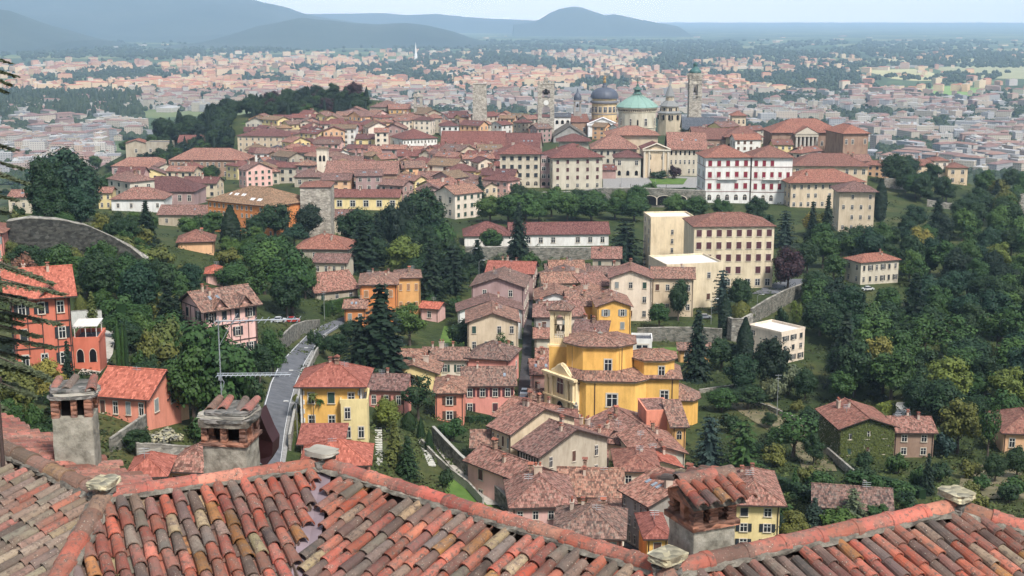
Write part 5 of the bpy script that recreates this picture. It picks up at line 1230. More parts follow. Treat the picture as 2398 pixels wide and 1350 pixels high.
# portico of the neoclassical palace, chapel pediment, palace trim
if pp:
    hh = pp['h']; k = px(pp.location)[2]/FPX; cx = (1884-(1806+1972)/2)*k
    mb = MB(); wv = 54*k
    mb.box((cx, -2.5, hh-1.2), (wv, 5, 1.6)); 
    mb.add([(cx-wv/2-.5, -5.4, hh-.4), (cx+wv/2+.5, -5.4, hh-.4), (cx, -5.4, hh+4.2), (cx-wv/2-.5, .5, hh-.4), (cx+wv/2+.5, .5, hh-.4), (cx, .5, hh+4.2)], [(0, 1, 2)], 0)
    mb.box((cx, -2.5, 1.5), (wv, 5, 3)); mb.obj('portico', M_TRIM, pp)
    mb = MB(); mb.add([(cx-wv/2-.9, -5.7, hh-.3), (cx, -5.7, hh+4.5), (cx, 6, hh+4.5), (cx-wv/2-.9, 6, hh-.3), (cx+wv/2+.9, -5.7, hh-.3), (cx+wv/2+.9, 6, hh-.3)], [(0, 1, 2, 3), (4, 5, 2, 1)]); mb.obj('portico_roof', [roofm('orange')], pp, uv=True)
    for i in range(6): mb = MB(); x = cx-wv/2+1+i*(wv-2)/5; mb.lathe([(.95, 3), (.8, 3.6), (.7, hh-2.6), (1.0, hh-2)], 10, 0, (x, -4.6)); mb.obj('column', plain('column_stone', (.5, .46, .4)), pp)
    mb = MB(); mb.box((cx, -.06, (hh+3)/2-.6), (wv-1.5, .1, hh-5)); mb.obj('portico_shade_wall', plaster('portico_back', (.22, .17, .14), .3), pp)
if ch_:
    hh = ch_['h']; w_ = ch_['_w']; mb = MB()
    for x in (-.92, -.55, .55, .92): mb.box((x*w_/2, -.3, hh/2), (1.0, .6, hh))
    mb.box((0, -.5, hh), (w_+1.4, 1.2, .8)); 
    for s in (-1, 1): mb.tube([(s*(w_/2+.6), -.8, hh+.5), (0, -.8, hh+w_/2*.4+.8)], .45, 4)
    mb.obj('pediment', M_TRIM, ch_)
# piers, cornices and trim on the white palace
for q in (wp, BL[-1]): pass
# ---------------------------------------------------------------- the old roof in front
HR = 6.3
def rp(u, v, h=HR):
    a, b, c = ray(u, v); t = -h/c; return Vector((a*t, b*t, 0))
R1, R2, R3, R4, RL = rp(245, 1174), rp(755, 1100), rp(1562, 1352), rp(2236, 1202), rp(-60, 1030)
ZR = ZC-HR
def unit(a): a = Vector((a.x, a.y, 0)); return a.normalized()
def perp_front(d):
    g = Vector((d.y, -d.x, 0)); return g if g.y < 0 else -g
dL, dA, dB, dC = unit(R1-RL), unit(R2-R1), unit(R3-R2), unit(R4-R3)
gL, gA, gB, gC = perp_front(dL), perp_front(dA), perp_front(dB), perp_front(dC)
SL = .33
gD = unit(Vector((dC.x, dC.y, 0)))           # hip end right of the last ridge
def zf(P0, g, p, s=SL): return -s*((p-P0).dot(g))
PLN = {'L': (R1, gL, dL, .333), 'A': (R1, gA, dA, .29), 'B': (R2, gB, dB, .36), 'C': (R3, gC, dC, SL), 'D': (R4, gD, gC, SL)}
VD = Vector((.03, -1, 0)).normalized()
def inside(k, p, bare=False):
    z = {q: zf(PLN[q][0], PLN[q][1], p, PLN[q][3]) for q in PLN}
    t = (p-PLN[k][0]).dot(PLN[k][1])
    if t < 0 or t > 6.5: return False
    if bare:
        q = (p-R2).dot(VD)
        if q > 0 and ((p-R2)-VD*q).length < .10: return False
    if k == 'L': return z['L'] <= z['A']+.01
    if k == 'A': return z['A'] < z['L'] and z['A'] > z['B']
    if k == 'B': return z['B'] >= z['A'] and z['B'] < z['C']
    if k == 'C': return z['C'] <= z['B'] and z['C'] < z['D'] and (p-R4).dot(dC) < 8
    if k == 'D': return z['D'] <= z['C'] and t < 5 and (p-R4).dot(gC) > 0
PAL = [((.50, .15, .10), 5), ((.42, .14, .10), 5), ((.30, .14, .11), 4), ((.56, .20, .13), 3), ((.19, .13, .11), 3), ((.24, .20, .17), 3), ((.48, .24, .09), 1.2), ((.56, .44, .26), 1.1), ((.60, .15, .09), 2), ((.13, .11, .10), 2), ((.38, .28, .21), 2)]
PALL = [((.44, .20, .15), 3), ((.38, .24, .18), 4), ((.34, .27, .20), 5), ((.26, .22, .17), 4), ((.48, .38, .26), 1.5), ((.50, .20, .14), 1.5), ((.20, .17, .14), 2)]
PALP = [((.55, .22, .17), 4), ((.50, .20, .15), 4), ((.42, .18, .14), 2), ((.55, .30, .22), 1)]
TR = random.Random(42)
def barrel(mb, cols, p, along, down, slope, L, r0, r1, c, lift=0.0, n=7, th=.016, yaw=0.0, tilt=0.0, convex=True):
    """one curved tile: from p (upper end, on the slope) running down; half round, tapering"""
    d = Vector((down.x, down.y, -slope-tilt)).normalized(); a = Vector((along.x, along.y, 0))
    if yaw: d = (d+a*yaw).normalized()
    nn = a.cross(d); nn = nn if nn.z > 0 else -nn; nn.normalize(); a = d.cross(nn).normalized()
    s = 1 if convex else -1
    vs = []
    for (t, r) in ((0, r0), (L, r1)):
        for rr in (r, r-th):
            for i in range(n+1):
                q = PI*i/n; vs.append(p+d*t+a*(rr*math.cos(q))+nn*(rr*math.sin(q)*s*.92+lift))
    m = n+1; fs = []
    for i in range(n):
        fs.append((i, i+1, 2*m+i+1, 2*m+i)); fs.append((m+i+1, m+i, 3*m+i, 3*m+i+1)); fs.append((2*m+i, 2*m+i+1, 3*m+i+1, 3*m+i))
    fs += [(0, 2*m, 3*m, m), (n, m+n, 3*m+n, 2*m+n)]
    mb.add([tuple(v) for v in vs], fs)
    cols.extend([c]*len(fs))
def pick(pal):
    c = TR.choices([q[0] for q in pal], [q[1] for q in pal])[0]; f = TR.uniform(.40, .76); return tuple(x*f*TR.uniform(.94, 1.06) for x in c)
# tile material: per-tile colour, weathering, dark and pale lichen spots
m, nt, b = newmat('old_barrel_tile'); M_TILE = m
ca = N(nt, 'ShaderNodeAttribute'); ca.attribute_name = 'tone'
co = N(nt, 'ShaderNodeTexCoord')
n1 = N(nt, 'ShaderNodeTexNoise', Scale=4.0, Detail=9.0, Roughness=.75); n2 = N(nt, 'ShaderNodeTexNoise', Scale=16.0, Detail=7.0, Roughness=.75); n3 = N(nt, 'ShaderNodeTexNoise', Scale=1.3, Detail=9.0, Roughness=.7); n4 = N(nt, 'ShaderNodeTexVoronoi', Scale=26.0)
for n_ in (n1, n2, n3, n4): nt.links.new(co.outputs['Object'], n_.inputs['Vector'])
f1 = ramp(nt, n1.outputs[0], [(.44, (0, 0, 0)), (.60, (1, 1, 1))]); f2 = ramp(nt, n2.outputs[0], [(.53, (0, 0, 0)), (.60, (1, 1, 1))]); f3 = ramp(nt, n4.outputs['Distance'], [(.10, (1, 1, 1)), (.2, (0, 0, 0))])
def mul(a, k):
    q = N(nt, 'ShaderNodeMath', operation='MULTIPLY'); nt.links.new(a, q.inputs[0])
    if isinstance(k, float): q.inputs[1].default_value = k
    else: nt.links.new(k, q.inputs[1])
    return q.outputs[0]
c = mixc(nt, mul(f1, .7), ca.outputs['Color'], (.17, .115, .09)); c = mixc(nt, mul(f2, .75), c, (.085, .07, .06)); c = mixc(nt, mul(mul(f3, f1), 1.0), c, (.46, .42, .33))
c = mixc(nt, .8, c, ramp(nt, n3.outputs[0], [(.3, (.5, .47, .45)), (.62, (1.15, 1.1, 1.08))]), 'MULTIPLY')
nt.links.new(c, b.inputs['Base Color']); bump(nt, b, n2.outputs[0], .5, .012); b.inputs['Roughness'].default_value = .8
M_BED = plain('tile_bed', (.085, .06, .05)); M_MORTAR = ground_mat('lime_mortar', [(.35, (.06, .05, .042)), (.6, (.17, .15, .12)), (.78, (.36, .32, .26))], 7.0, 8.0, .03)
OR = empty('old_tiled_roof', (0, 14, 70)); OR.name = 'old_house'
tag(OR, 'old house whose weathered barrel-tile roof fills the bottom of the view', 'house')
OFF = Vector((0, 14, 70))
def own(mb, name, mats, **k): o = mb.obj(name, mats, OR, **k); o.location = -OFF; return o
for key, pal in (('L', PALL), ('A', PAL), ('B', PAL), ('C', PAL), ('D', PALP)):
    P0, g, d, s = PLN[key]; mb = MB(); cols = []; bed = MB()
    sp = .185; i0, i1 = -46, 62
    for i in range(i0, i1):
        jit = TR.uniform(0, .3); t = -.05+jit
        while t < 6.4:
            L = TR.uniform(.30, .40)
            c0 = P0+d*(i*sp)+g*(t+.1); 
            if inside(key, c0, True) and inside(key, c0+g*.1, True):
                c = pick(pal)
                for q, rad, lf, cv in ((0, 1, .045, True), (.5, 0, .085, False)):
                    p = P0+d*((i+q)*sp+TR.uniform(-.008, .008))+g*t
                    if q and not (inside(key, p+g*.1, True) and inside(key, p+g*.35, True)): continue
                    p = Vector((p.x, p.y, ZR+zf(P0, g, p, s)))
                    if cv: barrel(mb, cols, p, d, g, s, L+.10, .066, .088, c, .05+TR.uniform(0, .014), 7, .016, TR.uniform(-.05, .05), -.05)
                    else: barrel(mb, cols, p, d, g, s, L+.08, .088, .07, pick(pal), .085, 4, .014, 0, -.03, False)
            t += L
    mb.obj('tiles', M_TILE, OR, colors=cols).location = -OFF
    # bed under the tiles
    N_ = 44
    for i in range(N_):
        for j in range(14):
            a0 = -9+i*.5; t0 = j*.5-.1
            cc = P0+d*(a0+.25)+g*(t0+.25)
            if inside(key, P0+d*(a0+.25)+g*max(.01, t0+.25)) or inside(key, P0+d*a0+g*max(.01, t0)) or inside(key, P0+d*(a0+.5)+g*(t0+.5)) or inside(key, P0+d*a0+g*(t0+.5)) or inside(key, P0+d*(a0+.5)+g*max(.01, t0)):
                pt = []
                for (x, y) in ((0, 0), (.5, 0), (.5, .5), (0, .5)):
                    p = P0+d*(a0+x)+g*(t0+y); zz = ZR+min(zf(P0, g, p, s), 0 if key else 0)
                    # never above the neighbouring slopes at a hip
                    if key in 'AL': zz = min(zz, ZR+zf(R1, gL, p, .333), ZR+zf(R1, gA, p, .29)) if key == 'L' or (p-R1).length < 4 else zz
                    if key in 'BC' and (p-R3).length < 5: zz = min(zz, ZR+zf(R2, gB, p, .36), ZR+zf(R3, gC, p))
                    pt.append((p.x, p.y, zz-.03))
                bed.add(pt, [(0, 1, 2, 3)])
    own(bed, 'roof_bed', M_BED)
# far slopes: left one tiled and visible, the others steeper
gLb = -gL; mb = MB(); cols = []
for i in range(-30, 30):
    t = TR.uniform(0, .3)
    while t < .98:
        L = TR.uniform(.30, .38); p = R1+dL*(i*.185)+gLb*t
        zl = -.295*t; za = -.42*max(0, (p-R1).dot(-gA))
        if (p-RL).dot(dL) > -3 and (p-R1).dot(-gA) > .12 and zl >= za-.02 and (p-R1).dot(dL) < 2.4:
            q = Vector((p.x, p.y, ZR+zl)); barrel(mb, cols, q, dL, gLb, .285, L+.1, .066, .088, pick(PALP), .05, 6, .016, TR.uniform(-.04, .04), -.05)
        t += L
mb.obj('tiles', M_TILE, OR, colors=cols).location = -OFF
def backslab(P, Q, g, s, L, name='back_slope'):
    mb = MB(); d = unit(Q-P)
    a, b_ = P, Q
    pts = [(a.x, a.y, ZR-.02), (b_.x, b_.y, ZR-.02), (b_.x+g.x*L, b_.y+g.y*L, ZR-.02-s*L), (a.x+g.x*L, a.y+g.y*L, ZR-.02-s*L)]
    mb.add(pts+[(x, y, z-.15) for x, y, z in pts], [(0, 3, 2, 1), (0, 1, 5, 4), (1, 2, 6, 5), (2, 3, 7, 6), (3, 0, 4, 7), (4, 5, 6, 7)])
    o = mb.obj(name, [roofm('rose'), M_EAVE], OR, uv=True); o.location = -OFF
backslab(RL-dL*3, R1, gLb, .30, 1.0); backslab(R1+dA*.4, R2, -gA, .45, 3.0); backslab(R2, R3, -gB, .45, 3.0); backslab(R3, R4, -gC, .45, 3.0)
# the walls below
mb = MB(); ring = [RL-dL*3+gLb*2.8, R1-gA*2.0, R2-Vector((0, -2.2, 0)), R3+Vector((0, 2.6, 0)), R4+Vector((0, 2.4, 0)), R4+gD*3+Vector((0, 1.5, 0)), Vector((11, 8, 0)), Vector((-11, 8, 0))]
mb.prism([(p.x, p.y) for p in ring], 66, ZR-1.6, 0, cap=False); own(mb, 'wall', wallm('beige'))
# ridges and hips: big half-round tiles set in mortar
def ridge(P, Q, zP, zQ, pal, r=.125, step=.46, name='ridge_cap', first_over=True):
    d = (Vector((Q.x, Q.y, zQ))-Vector((P.x, P.y, zP))); L = d.length; d.normalize(); n = max(1, int(L/step)); st = L/n
    up = Vector((0, 0, 1)); a = d.cross(up).normalized(); mb = MB(); cols = []
    for i in range(n):
        s = Vector((P.x, P.y, zP))+d*(i*st)
        c = pick(pal); dd = (d+Vector((0, 0, TR.uniform(-.012, .012)))+a*TR.uniform(-.03, .03)).normalized()
        nn = a.cross(dd); nn = nn if nn.z > 0 else -nn; aa = dd.cross(nn).normalized()
        vs = []; K_ = 10
        for (t, rr0) in ((-.03, r*1.04), (.05, r*1.07), (.06, r*.98), (st+.05, r*.9)):
            for rr in (rr0, rr0-.018):
                for k in range(K_+1):
                    q = -.1+(PI+.2)*k/K_; vs.append(s+dd*t+aa*(rr*math.cos(q)*1.08)+nn*(rr*math.sin(q)+.035))
        m_ = K_+1; fs = []
        for e in range(3):
            for k in range(K_):
                o_ = e*2*m_; p_ = (e+1)*2*m_
                fs.append((o_+k, o_+k+1, p_+k+1, p_+k)); fs.append((o_+m_+k+1, o_+m_+k, p_+m_+k, p_+m_+k+1))
        for e in (0, 3):
            o_ = e*2*m_
            for k in range(K_): fs.append((o_+k, o_+k+1, o_+m_+k+1, o_+m_+k))
        mb.add([tuple(v) for v in vs], fs); cols.extend([c]*len(fs))
    own(mb, name, M_TILE, colors=cols)
    mb = MB(); m2 = max(6, int(L/.12)); vs = []
    for i in range(m2+1):
        s = Vector((P.x, P.y, zP))+d*(L*i/m2)
        for k in range(7):
            q = PI*k/6; rr = r*1.08*TR.uniform(.85, 1.22); vs.append(s+a*(rr*math.cos(q)*1.25)+Vector((0, 0, rr*math.sin(q)*.55-.0)))
    mb.add([tuple(v) for v in vs], [(i*7+k, i*7+k+1, (i+1)*7+k+1, (i+1)*7+k) for i in range(m2) for k in range(6)]); own(mb, 'mortar_bed', M_MORTAR)
PALR = [((.60, .20, .14), 4), ((.56, .17, .12), 4), ((.62, .28, .18), 1.5), ((.50, .16, .12), 2)]
PALH = [((.46, .17, .12), 2), ((.34, .20, .15), 3), ((.30, .20, .14), 2)]
ridge(R1, RL-dL*3, ZR+.04, ZR+.04, PALH+[((.44, .27, .15), 3)], .13)
ridge(R2, R1, ZR+.04, ZR+.04, PALR, .115, .52); ridge(R2, R3, ZR+.04, ZR+.04, PALR, .12); ridge(R4, R3, ZR+.04, ZR+.04, PALR+[((.34, .19, .15), 3)], .13, .55)
def hipend(P, g1, g2, L, h=None, s=SL):
    h = h or unit(g1+g2); e = P+h*L; return e, ZR+zf(P, g1, e, s)
e, z = hipend(R1, gL, gA, 6.2, Vector((-.04, -1, 0)).normalized(), .333); ridge(R1, e, ZR+.05, z+.05, PALH+[((.60, .2, .13), 4)], .125, .48)
e, z = hipend(R3, gB, gC, 4.5, None, .36); ridge(R3, e, ZR+.05, z+.05, PALH, .125)
e, z = hipend(R4, gC, gD, 6.0); ridge(R4, e, ZR+.05, z+.05, PALR+PALH, .12)
# sheet-metal valley
h = VD; e = R2+h*6.2; z1 = ZR+zf(R2, gA, e, .29); sd_ = Vector((-h.y, h.x, 0)); mb = MB()
for i in range(12):
    f0, f1 = i/12, (i+1)/12; a = R2.lerp(e, f0); b_ = R2.lerp(e, f1); za, zb = ZR+(z1-ZR)*f0, ZR+(z1-ZR)*f1; w_ = .15
    mb.quad((a.x-sd_.x*w_, a.y-sd_.y*w_, za+.075), (a.x, a.y, za+.035), (b_.x, b_.y, zb+.035), (b_.x-sd_.x*w_, b_.y-sd_.y*w_, zb+.075)); mb.quad((a.x, a.y, za+.035), (a.x+sd_.x*w_, a.y+sd_.y*w_, za+.075), (b_.x+sd_.x*w_, b_.y+sd_.y*w_, zb+.075), (b_.x, b_.y, zb+.035))
own(mb, 'valley_gutter', plain('valley_metal', (.24, .185, .20), .6, .2))
# capping stones
def rock(name, P, z, w, d, h, mat, rz, parent=None, lab=None, seed=0):
    import bmesh
    R_ = random.Random(seed); bm = bmesh.new(); bmesh.ops.create_cube(bm, size=1.0)
    bmesh.ops.subdivide_edges(bm, edges=bm.edges[:], cuts=4, use_grid_fill=True)
    for v in bm.verts:
        c = v.co; k = 1-.10*(abs(c.x*2)**4+abs(c.y*2)**4)*.9
        c.x *= k; c.y *= k; n = mn.noise(Vector((c.x*3+seed, c.y*3, c.z*3)))
        c.x = c.x*w*(1+.18*n); c.y = c.y*d*(1+.18*mn.noise(Vector((c.y*2, seed, c.x)))); c.z = c.z*h*(1+.5*n)+.04*h*n
    me = bpy.data.meshes.new(name); bm.to_mesh(me); bm.free(); me.materials.append(mat)
    o = link(name, me, OR if parent is None else parent, Vector((P.x, P.y, z))-OFF if parent is None else P, rz)
    return o
M_YST = stone('lichen_stone', (.52, .46, .30), (.26, .24, .18), .12, .1); M_DST = stone('dark_stone', (.22, .20, .18), (.10, .10, .09), .12, .1)
for P, sd in ((R1, 1), (R2, 2), (R3, 3), (R4, 4)):
    rock('packing_stone', P, ZR+.08, .38, .32, .14, M_DST, sd, seed=sd); rock('packing_stone', P+Vector((.03, .02, 0)), ZR+.19, .30, .26, .07, M_MORTAR, sd*2, seed=sd+20)
    rock('capping_stone', P, ZR+.26, .46, .36, .08, M_YST if sd != 2 else M_STONE, sd*1.3, seed=sd+9)

# chimneys standing behind the ridges
M_CHP = ground_mat('rough_chimney_render', [(.3, (.11, .10, .08)), (.48, (.24, .22, .175)), (.7, (.36, .33, .27))], 6.0, 9.0, .05)
M_OLDB = stone('old_brick', (.36, .17, .11), (.17, .10, .08), .14, .07)
def chim(label, u, v0, vt, wpx, D, kind):
    b = at(u, v0, D); k = px(b)[2]/FPX; w = wpx*k; z = lambda v: at(u, v, D).z-b.z
    r = empty('chimney_stack', b, {0: .15, 1: -.12, 2: .42}[kind]); tag(r, label, 'chimney')
    return r, w, z
def rough_box(mb, c, d, m=0, n=9, amp=.012, seed=0):
    x0, y0, z0 = c[0]-d[0]/2, c[1]-d[1]/2, c[2]-d[2]/2
    nz = max(3, int(d[2]/.08)); ring = []
    per = [(x0+d[0]*i/n, y0) for i in range(n)]+[(x0+d[0], y0+d[1]*i/n) for i in range(n)]+[(x0+d[0]-d[0]*i/n, y0+d[1]) for i in range(n)]+[(x0, y0+d[1]-d[1]*i/n) for i in range(n)]
    vs = []; M_ = len(per)
    for j in range(nz+1):
        z = z0+d[2]*j/nz
        for (x, y) in per:
            q = mn.fractal(Vector((x*5+seed, y*5, z*5)), 1, 2, 4); f = 1+amp*q/ (d[0]/2)
            # slightly rounded corners
            dx, dy = (x-c[0])/(d[0]/2), (y-c[1])/(d[1]/2); f *= 1-.045*(abs(dx)*abs(dy))**6
            vs.append((c[0]+(x-c[0])*f, c[1]+(y-c[1])*f, z))
    mb.add(vs, [(j*M_+i, j*M_+(i+1) % M_, (j+1)*M_+(i+1) % M_, (j+1)*M_+i) for j in range(nz) for i in range(M_)], m)
    mb.add(vs[-M_:], [tuple(range(M_))], m)
def capstones(r, w, z, seed, red=True, n=4):
    R_ = random.Random(seed)
    for i in range(3): rock('cap_slab', Vector((R_.uniform(-.02, .02), R_.uniform(-.02, .02), z+.03+i*.05)), 0, w*1.28-.05*i, w*1.25-.04*i, .045, [M_DST, M_STONE, M_DST][i], R_.uniform(-.1, .1), r, seed=seed+i)
    for i in range(n):
        mb = MB(); cols = []; barrel(mb, cols, Vector((-w*.45+i*w*.9/(n-1)+R_.uniform(-.03, .03), w*.55, z+.17+.01*(i % 2))), Vector((1, 0, 0)), Vector((0, -1, 0)), R_.uniform(.05, .2), w*R_.uniform(.7, 1.05), .06, .08, pick(PALP+PALL), .0, 7, .014, R_.uniform(-.12, .12))
        mb.obj('cap_tile', M_TILE, r, colors=cols)
r, w, z = chim('leftmost squat plastered chimney with a stone-slab cap', 186, 1105, 900, 92, 18.6, 0)
mb = MB(); zt_ = z(966); rough_box(mb, (0, 0, zt_/2-.5), (w, w, zt_+1)); mb.obj('shaft', M_CHP, r)
mb = MB(); zc = z(925)
for sx in (-1, 1):
    for sy in (-1, 1): mb.box((sx*(w/2-.06), sy*(w/2-.06), (zt_+zc)/2), (.11, .11, zc-zt_))
mb.box((w*.05, -w/2+.05, (zt_+zc)/2), (.08, .08, zc-zt_)); mb.obj('brick_piers', M_OLDB, r)
mb = MB(); mb.box((0, 0, (zt_+zc)/2), (w*.55, w*.55, zc-zt_)); mb.obj('flue', M_DARK, r)
capstones(r, w, zc, 5, n=3)
r, w, z = chim('middle plastered chimney with terracotta piers and a ragged cap', 545, 1112, 945, 106, 19.0, 1)
mb = MB(); zt_ = z(1028); rough_box(mb, (0, 0, zt_/2-.5), (w, w, zt_+1), seed=3); mb.obj('shaft', M_CHP, r)
mb = MB(); zc = z(985)
for sx in (-1, 0, 1): mb.box((sx*(w/2-.05), -w/2+.05, (zt_+zc)/2), (.09, .1, zc-zt_)); mb.box((sx*(w/2-.05), w/2-.05, (zt_+zc)/2), (.09, .1, zc-zt_))
for sx in (-1, 1): mb.box((sx*(w/2-.05), 0, (zt_+zc)/2), (.09, .1, zc-zt_))
mb.box((0, 0, zt_+.02), (w*1.08, w*1.08, .05)); mb.obj('brick_piers', M_OLDB, r)
mb = MB(); mb.box((0, 0, (zt_+zc)/2), (w*.5, w*.5, zc-zt_)); mb.obj('flue', M_DARK, r)
capstones(r, w, zc+.06, 15); mb = MB(); rough_box(mb, (0, 0, zc+.05), (w*1.1, w*1.1, .12), seed=8, amp=.03); mb.obj('cap_band', M_MORTAR, r)
r, w, z = chim('large right-hand chimney with brick openings and its own little tiled roof', 1640, 1325, 1110, 116, 15.2, 2)
mb = MB(); zt_ = z(1216); rough_box(mb, (0, 0, zt_/2-.5), (w, w, zt_+1), seed=5); mb.obj('shaft', M_CHP, r)
mb = MB(); zc = z(1170); mb.box((0, 0, zt_+.03), (w*1.1, w*1.1, .07))
for sx in (-1, -.1, 1):
    for sy in (-1, 1): 
        for q in range(5): mb.box((sx*(w/2-.07)+.008*(q % 2), sy*(w/2-.06), zt_+.07+(zc-zt_-.07)*(q+.5)/5), (.13-.02*(q % 2), .11, (zc-zt_-.07)/5-.006))
for sx in (-1, 1):
    mb.box((sx*(w/2-.07), 0, (zt_+zc)/2), (.10, .1, zc-zt_))
mb.box((0, 0, zc+.05), (w*1.0, w*1.0, .09)); 
mb.add([(w*.5, -w*.5, zc+.09), (w*.5, w*.5, zc+.09), (w*.5, 0, zc+.2)], [(0, 1, 2)]); mb.add([(-w*.5, -w*.5, zc+.09), (-w*.5, w*.5, zc+.09), (-w*.5, 0, zc+.2)], [(0, 2, 1)]); mb.obj('brick_piers', M_OLDB, r)
mb = MB(); mb.box((0, 0, (zt_+zc)/2), (w*.45, w*.45, zc-zt_)); mb.obj('flue', M_DARK, r)
mb = MB(); cols = []
for s in (-1, 1):
    for i in range(5):
        for j in range(2):
            x = -w*.56+i*w*.28; barrel(mb, cols, Vector((x, s*(.01+j*.24), zc+.25-j*.24*.28)), Vector((1, 0, 0)), Vector((0, s, 0)), .28, .30, .062, .080, pick(PAL), .04, 8)
mb.obj('cap_tiles', M_TILE, r, colors=cols)
mb = MB(); pts = [(-w*.62, 0, zc+.36), (w*.62, 0, zc+.36)]
cols = []
for i in range(3): barrel(mb, cols, Vector((-w*.62+i*w*.42, 0, zc+.25)), Vector((0, 1, 0)), Vector((1, 0, 0)), 0, w*.46, .10, .11, pick(PALH), .03, 8)
mb.obj('cap_ridge', M_TILE, r, colors=cols)
mb = MB(); mb.add([(w*.55, -w*.62, zc+.06), (w*.62, -w*.62, zc+.06), (w*.62, 0, zc+.25), (w*.55, 0, zc+.25), (w*.62, w*.62, zc+.06), (w*.55, w*.62, zc+.06)], [(0, 1, 2, 3), (3, 2, 4, 5)])
mb.add([(-w*.6, -w*.66, zc+.04), (w*.6, -w*.66, zc+.04), (w*.6, 0, zc+.22), (-w*.6, 0, zc+.22), (w*.6, w*.66, zc+.04), (-w*.6, w*.66, zc+.04)], [(0, 1, 2, 3), (3, 2, 4, 5)]); mb.obj('cap_bed', M_MORTAR, r)
# rusty curved sheet behind the middle chimney, aerial mast, corner post
b = at(616, 1085, 19.6); k = px(b)[2]/FPX; r = empty('curved_metal_sheet', b); tag(r, 'dark rusty curved metal sheet behind the middle chimney', 'metal sheet')
mb = MB(); P = [(-4, 128), (6, 100), (14, 78), (26, 52), (23, 20), (8, -4)]
vs = []
for (dx, dz) in P: vs += [(dx*k, -.05, dz*k), (dx*k+.02, .45, dz*k-.03)]
vs2 = [(x-.012, y, z-.012) for x, y, z in vs]; n = len(vs)
for (dx, dz) in P: pass
mb.add(vs+[(-.15, .2, v_[2]) for v_ in vs[::2]], [(2*i, 2*i+1, 2*i+3, 2*i+2) for i in range(len(P)-1)]+[(2*i, 2*i+2, n+i+1, n+i) for i in range(len(P)-1)]); mb.obj('sheet', plain('rusty_sheet', (.055, .02, .022), .6, .3), r)
M_ALU = plain('aerial_metal', (.26, .28, .30), .5, .4)
b = at(527, 1110, 19.8); k = px(b)[2]/FPX; r = empty('television_aerial', b); tag(r, 'tall television aerial with two long yagi booms above the middle chimney', 'aerial')
z = lambda v: at(527, v, 19.8).z-b.z
mb = MB(); mb.tube([(0, 0, -.6), (0, 0, z(742))], .010, 6); mb.obj('mast', M_ALU, r)
for (v, u0, u1, n_, el, tl) in ((753, 521, 708, 14, .20, .0), (880, 519, 684, 16, .10, -.03)):
    mb = MB(); x0, x1 = (u0-527)*k, (u1-527)*k; zz = z(v); mb.tube([(x0, 0, zz), (x1, .15, zz+tl)], .010, 5)
    if v > 800: mb.tube([(x0, 0, zz+.035), (x1*.97, .15, zz+tl+.03)], .006, 4)
    for i in range(n_): q = i/(n_-1); x = x0+(x1-x0)*q; mb.tube([(x, .15*q-el, zz+tl*q), (x, .15*q+el, zz+tl*q)], .006, 4)
    mb.obj('boom', M_ALU, r)
mb = MB(); mb.box((0, -.02, z(884)), (.05, .05, .08)); mb.tube([(.02, 0, z(915)), (.05, 0, z(895)), (0, 0, z(885))], .006, 4); mb.tube([(0, 0, z(810)), (.30, .02, z(735))], .006, 4); mb.obj('bracket', M_ALU, r)
b = at(5, 1060, 18.0); r = empty('metal_post', b); tag(r, 'dark metal post rising at the left edge above the old roof', 'post')
mb = MB(); h_ = at(5, 890, 18.0).z-b.z; mb.tube([(0, 0, -.5), (0, 0, h_)], .03, 6); mb.obj('pole', M_PIPE, r); mb = MB(); mb.box((0, 0, h_), (.12, .1, .06)); mb.obj('bracket', M_PIPE, r)
# ---------------------------------------------------------------- roofs filling the old town
def clear(x, y, r, pad=0.0):
    for (a, b, hw, hd, rz) in FOOT:
        dx, dy = x-a, y-b
        if abs(dx) > hw+hd+r+5 or abs(dy) > hw+hd+r+5: continue
        c, s = math.cos(-rz), math.sin(-rz); lx_, ly_ = dx*c-dy*s, dx*s+dy*c
        if abs(lx_) < hw+r+pad and abs(ly_) < hd+r+pad: return False
    return True
MARKS = [(560, 500, 'orange convent'), (740, 490, 'square stone tower'), (757, 375, 'white bell tower'), (845, 420, 'brown church nave'), (485, 390, 'brown seminary range'), (345, 455, 'red-roofed hall'),
 (612, 345, 'large cream palace'), (984, 330, 'white palace'), (1124, 250, 'plain stone tower'), (1278, 260, 'clock tower'), (980, 245, 'park belfry'), (1100, 345, 'long hall roof'), (935, 372, 'faded pink roof'),
 (1215, 400, 'seminary wing'), (1350, 400, 'corner seminary wing'), (1415, 230, 'blue-grey dome'), (1490, 275, 'copper dome'), (1567, 250, 'octagonal lantern tower'), (1625, 210, 'slim campanile'), (1750, 420, 'crimson-shuttered palace'),
 (1890, 340, 'portico palace'), (2000, 490, 'cream end house'), (2200, 405, 'right-rim houses'), (1715, 600, 'modern school'), (1300, 550, 'convent range'), (1460, 900, 'yellow church'), (1313, 760, 'church bell tower'),
 (2050, 635, 'grey farmhouse'), (1818, 800, 'flat-roofed apartment house'), (2070, 1030, 'ivy house'), (1770, 1200, 'dark-shuttered yellow house'), (155, 430, 'dome-shaped tree'), (540, 740, 'pink half-timbered villa'), (105, 760, 'red villa'),
 (290, 930, 'red cottage'), (780, 950, 'yellow villa'), (915, 690, 'orange villa'), (1145, 930, 'pink row'), (1155, 790, 'cream gabled house'), (1170, 690, 'dusky brown house'), (180, 560, 'old rampart'), (1340, 1090, 'arcaded house'), (1270, 1190, 'pink hipped house'),
 (1995, 1170, 'mossy-roofed villa'), (670, 960, 'curving road'), (600, 250, 'park hill'), (1990, 1100, 'hedged garden')]
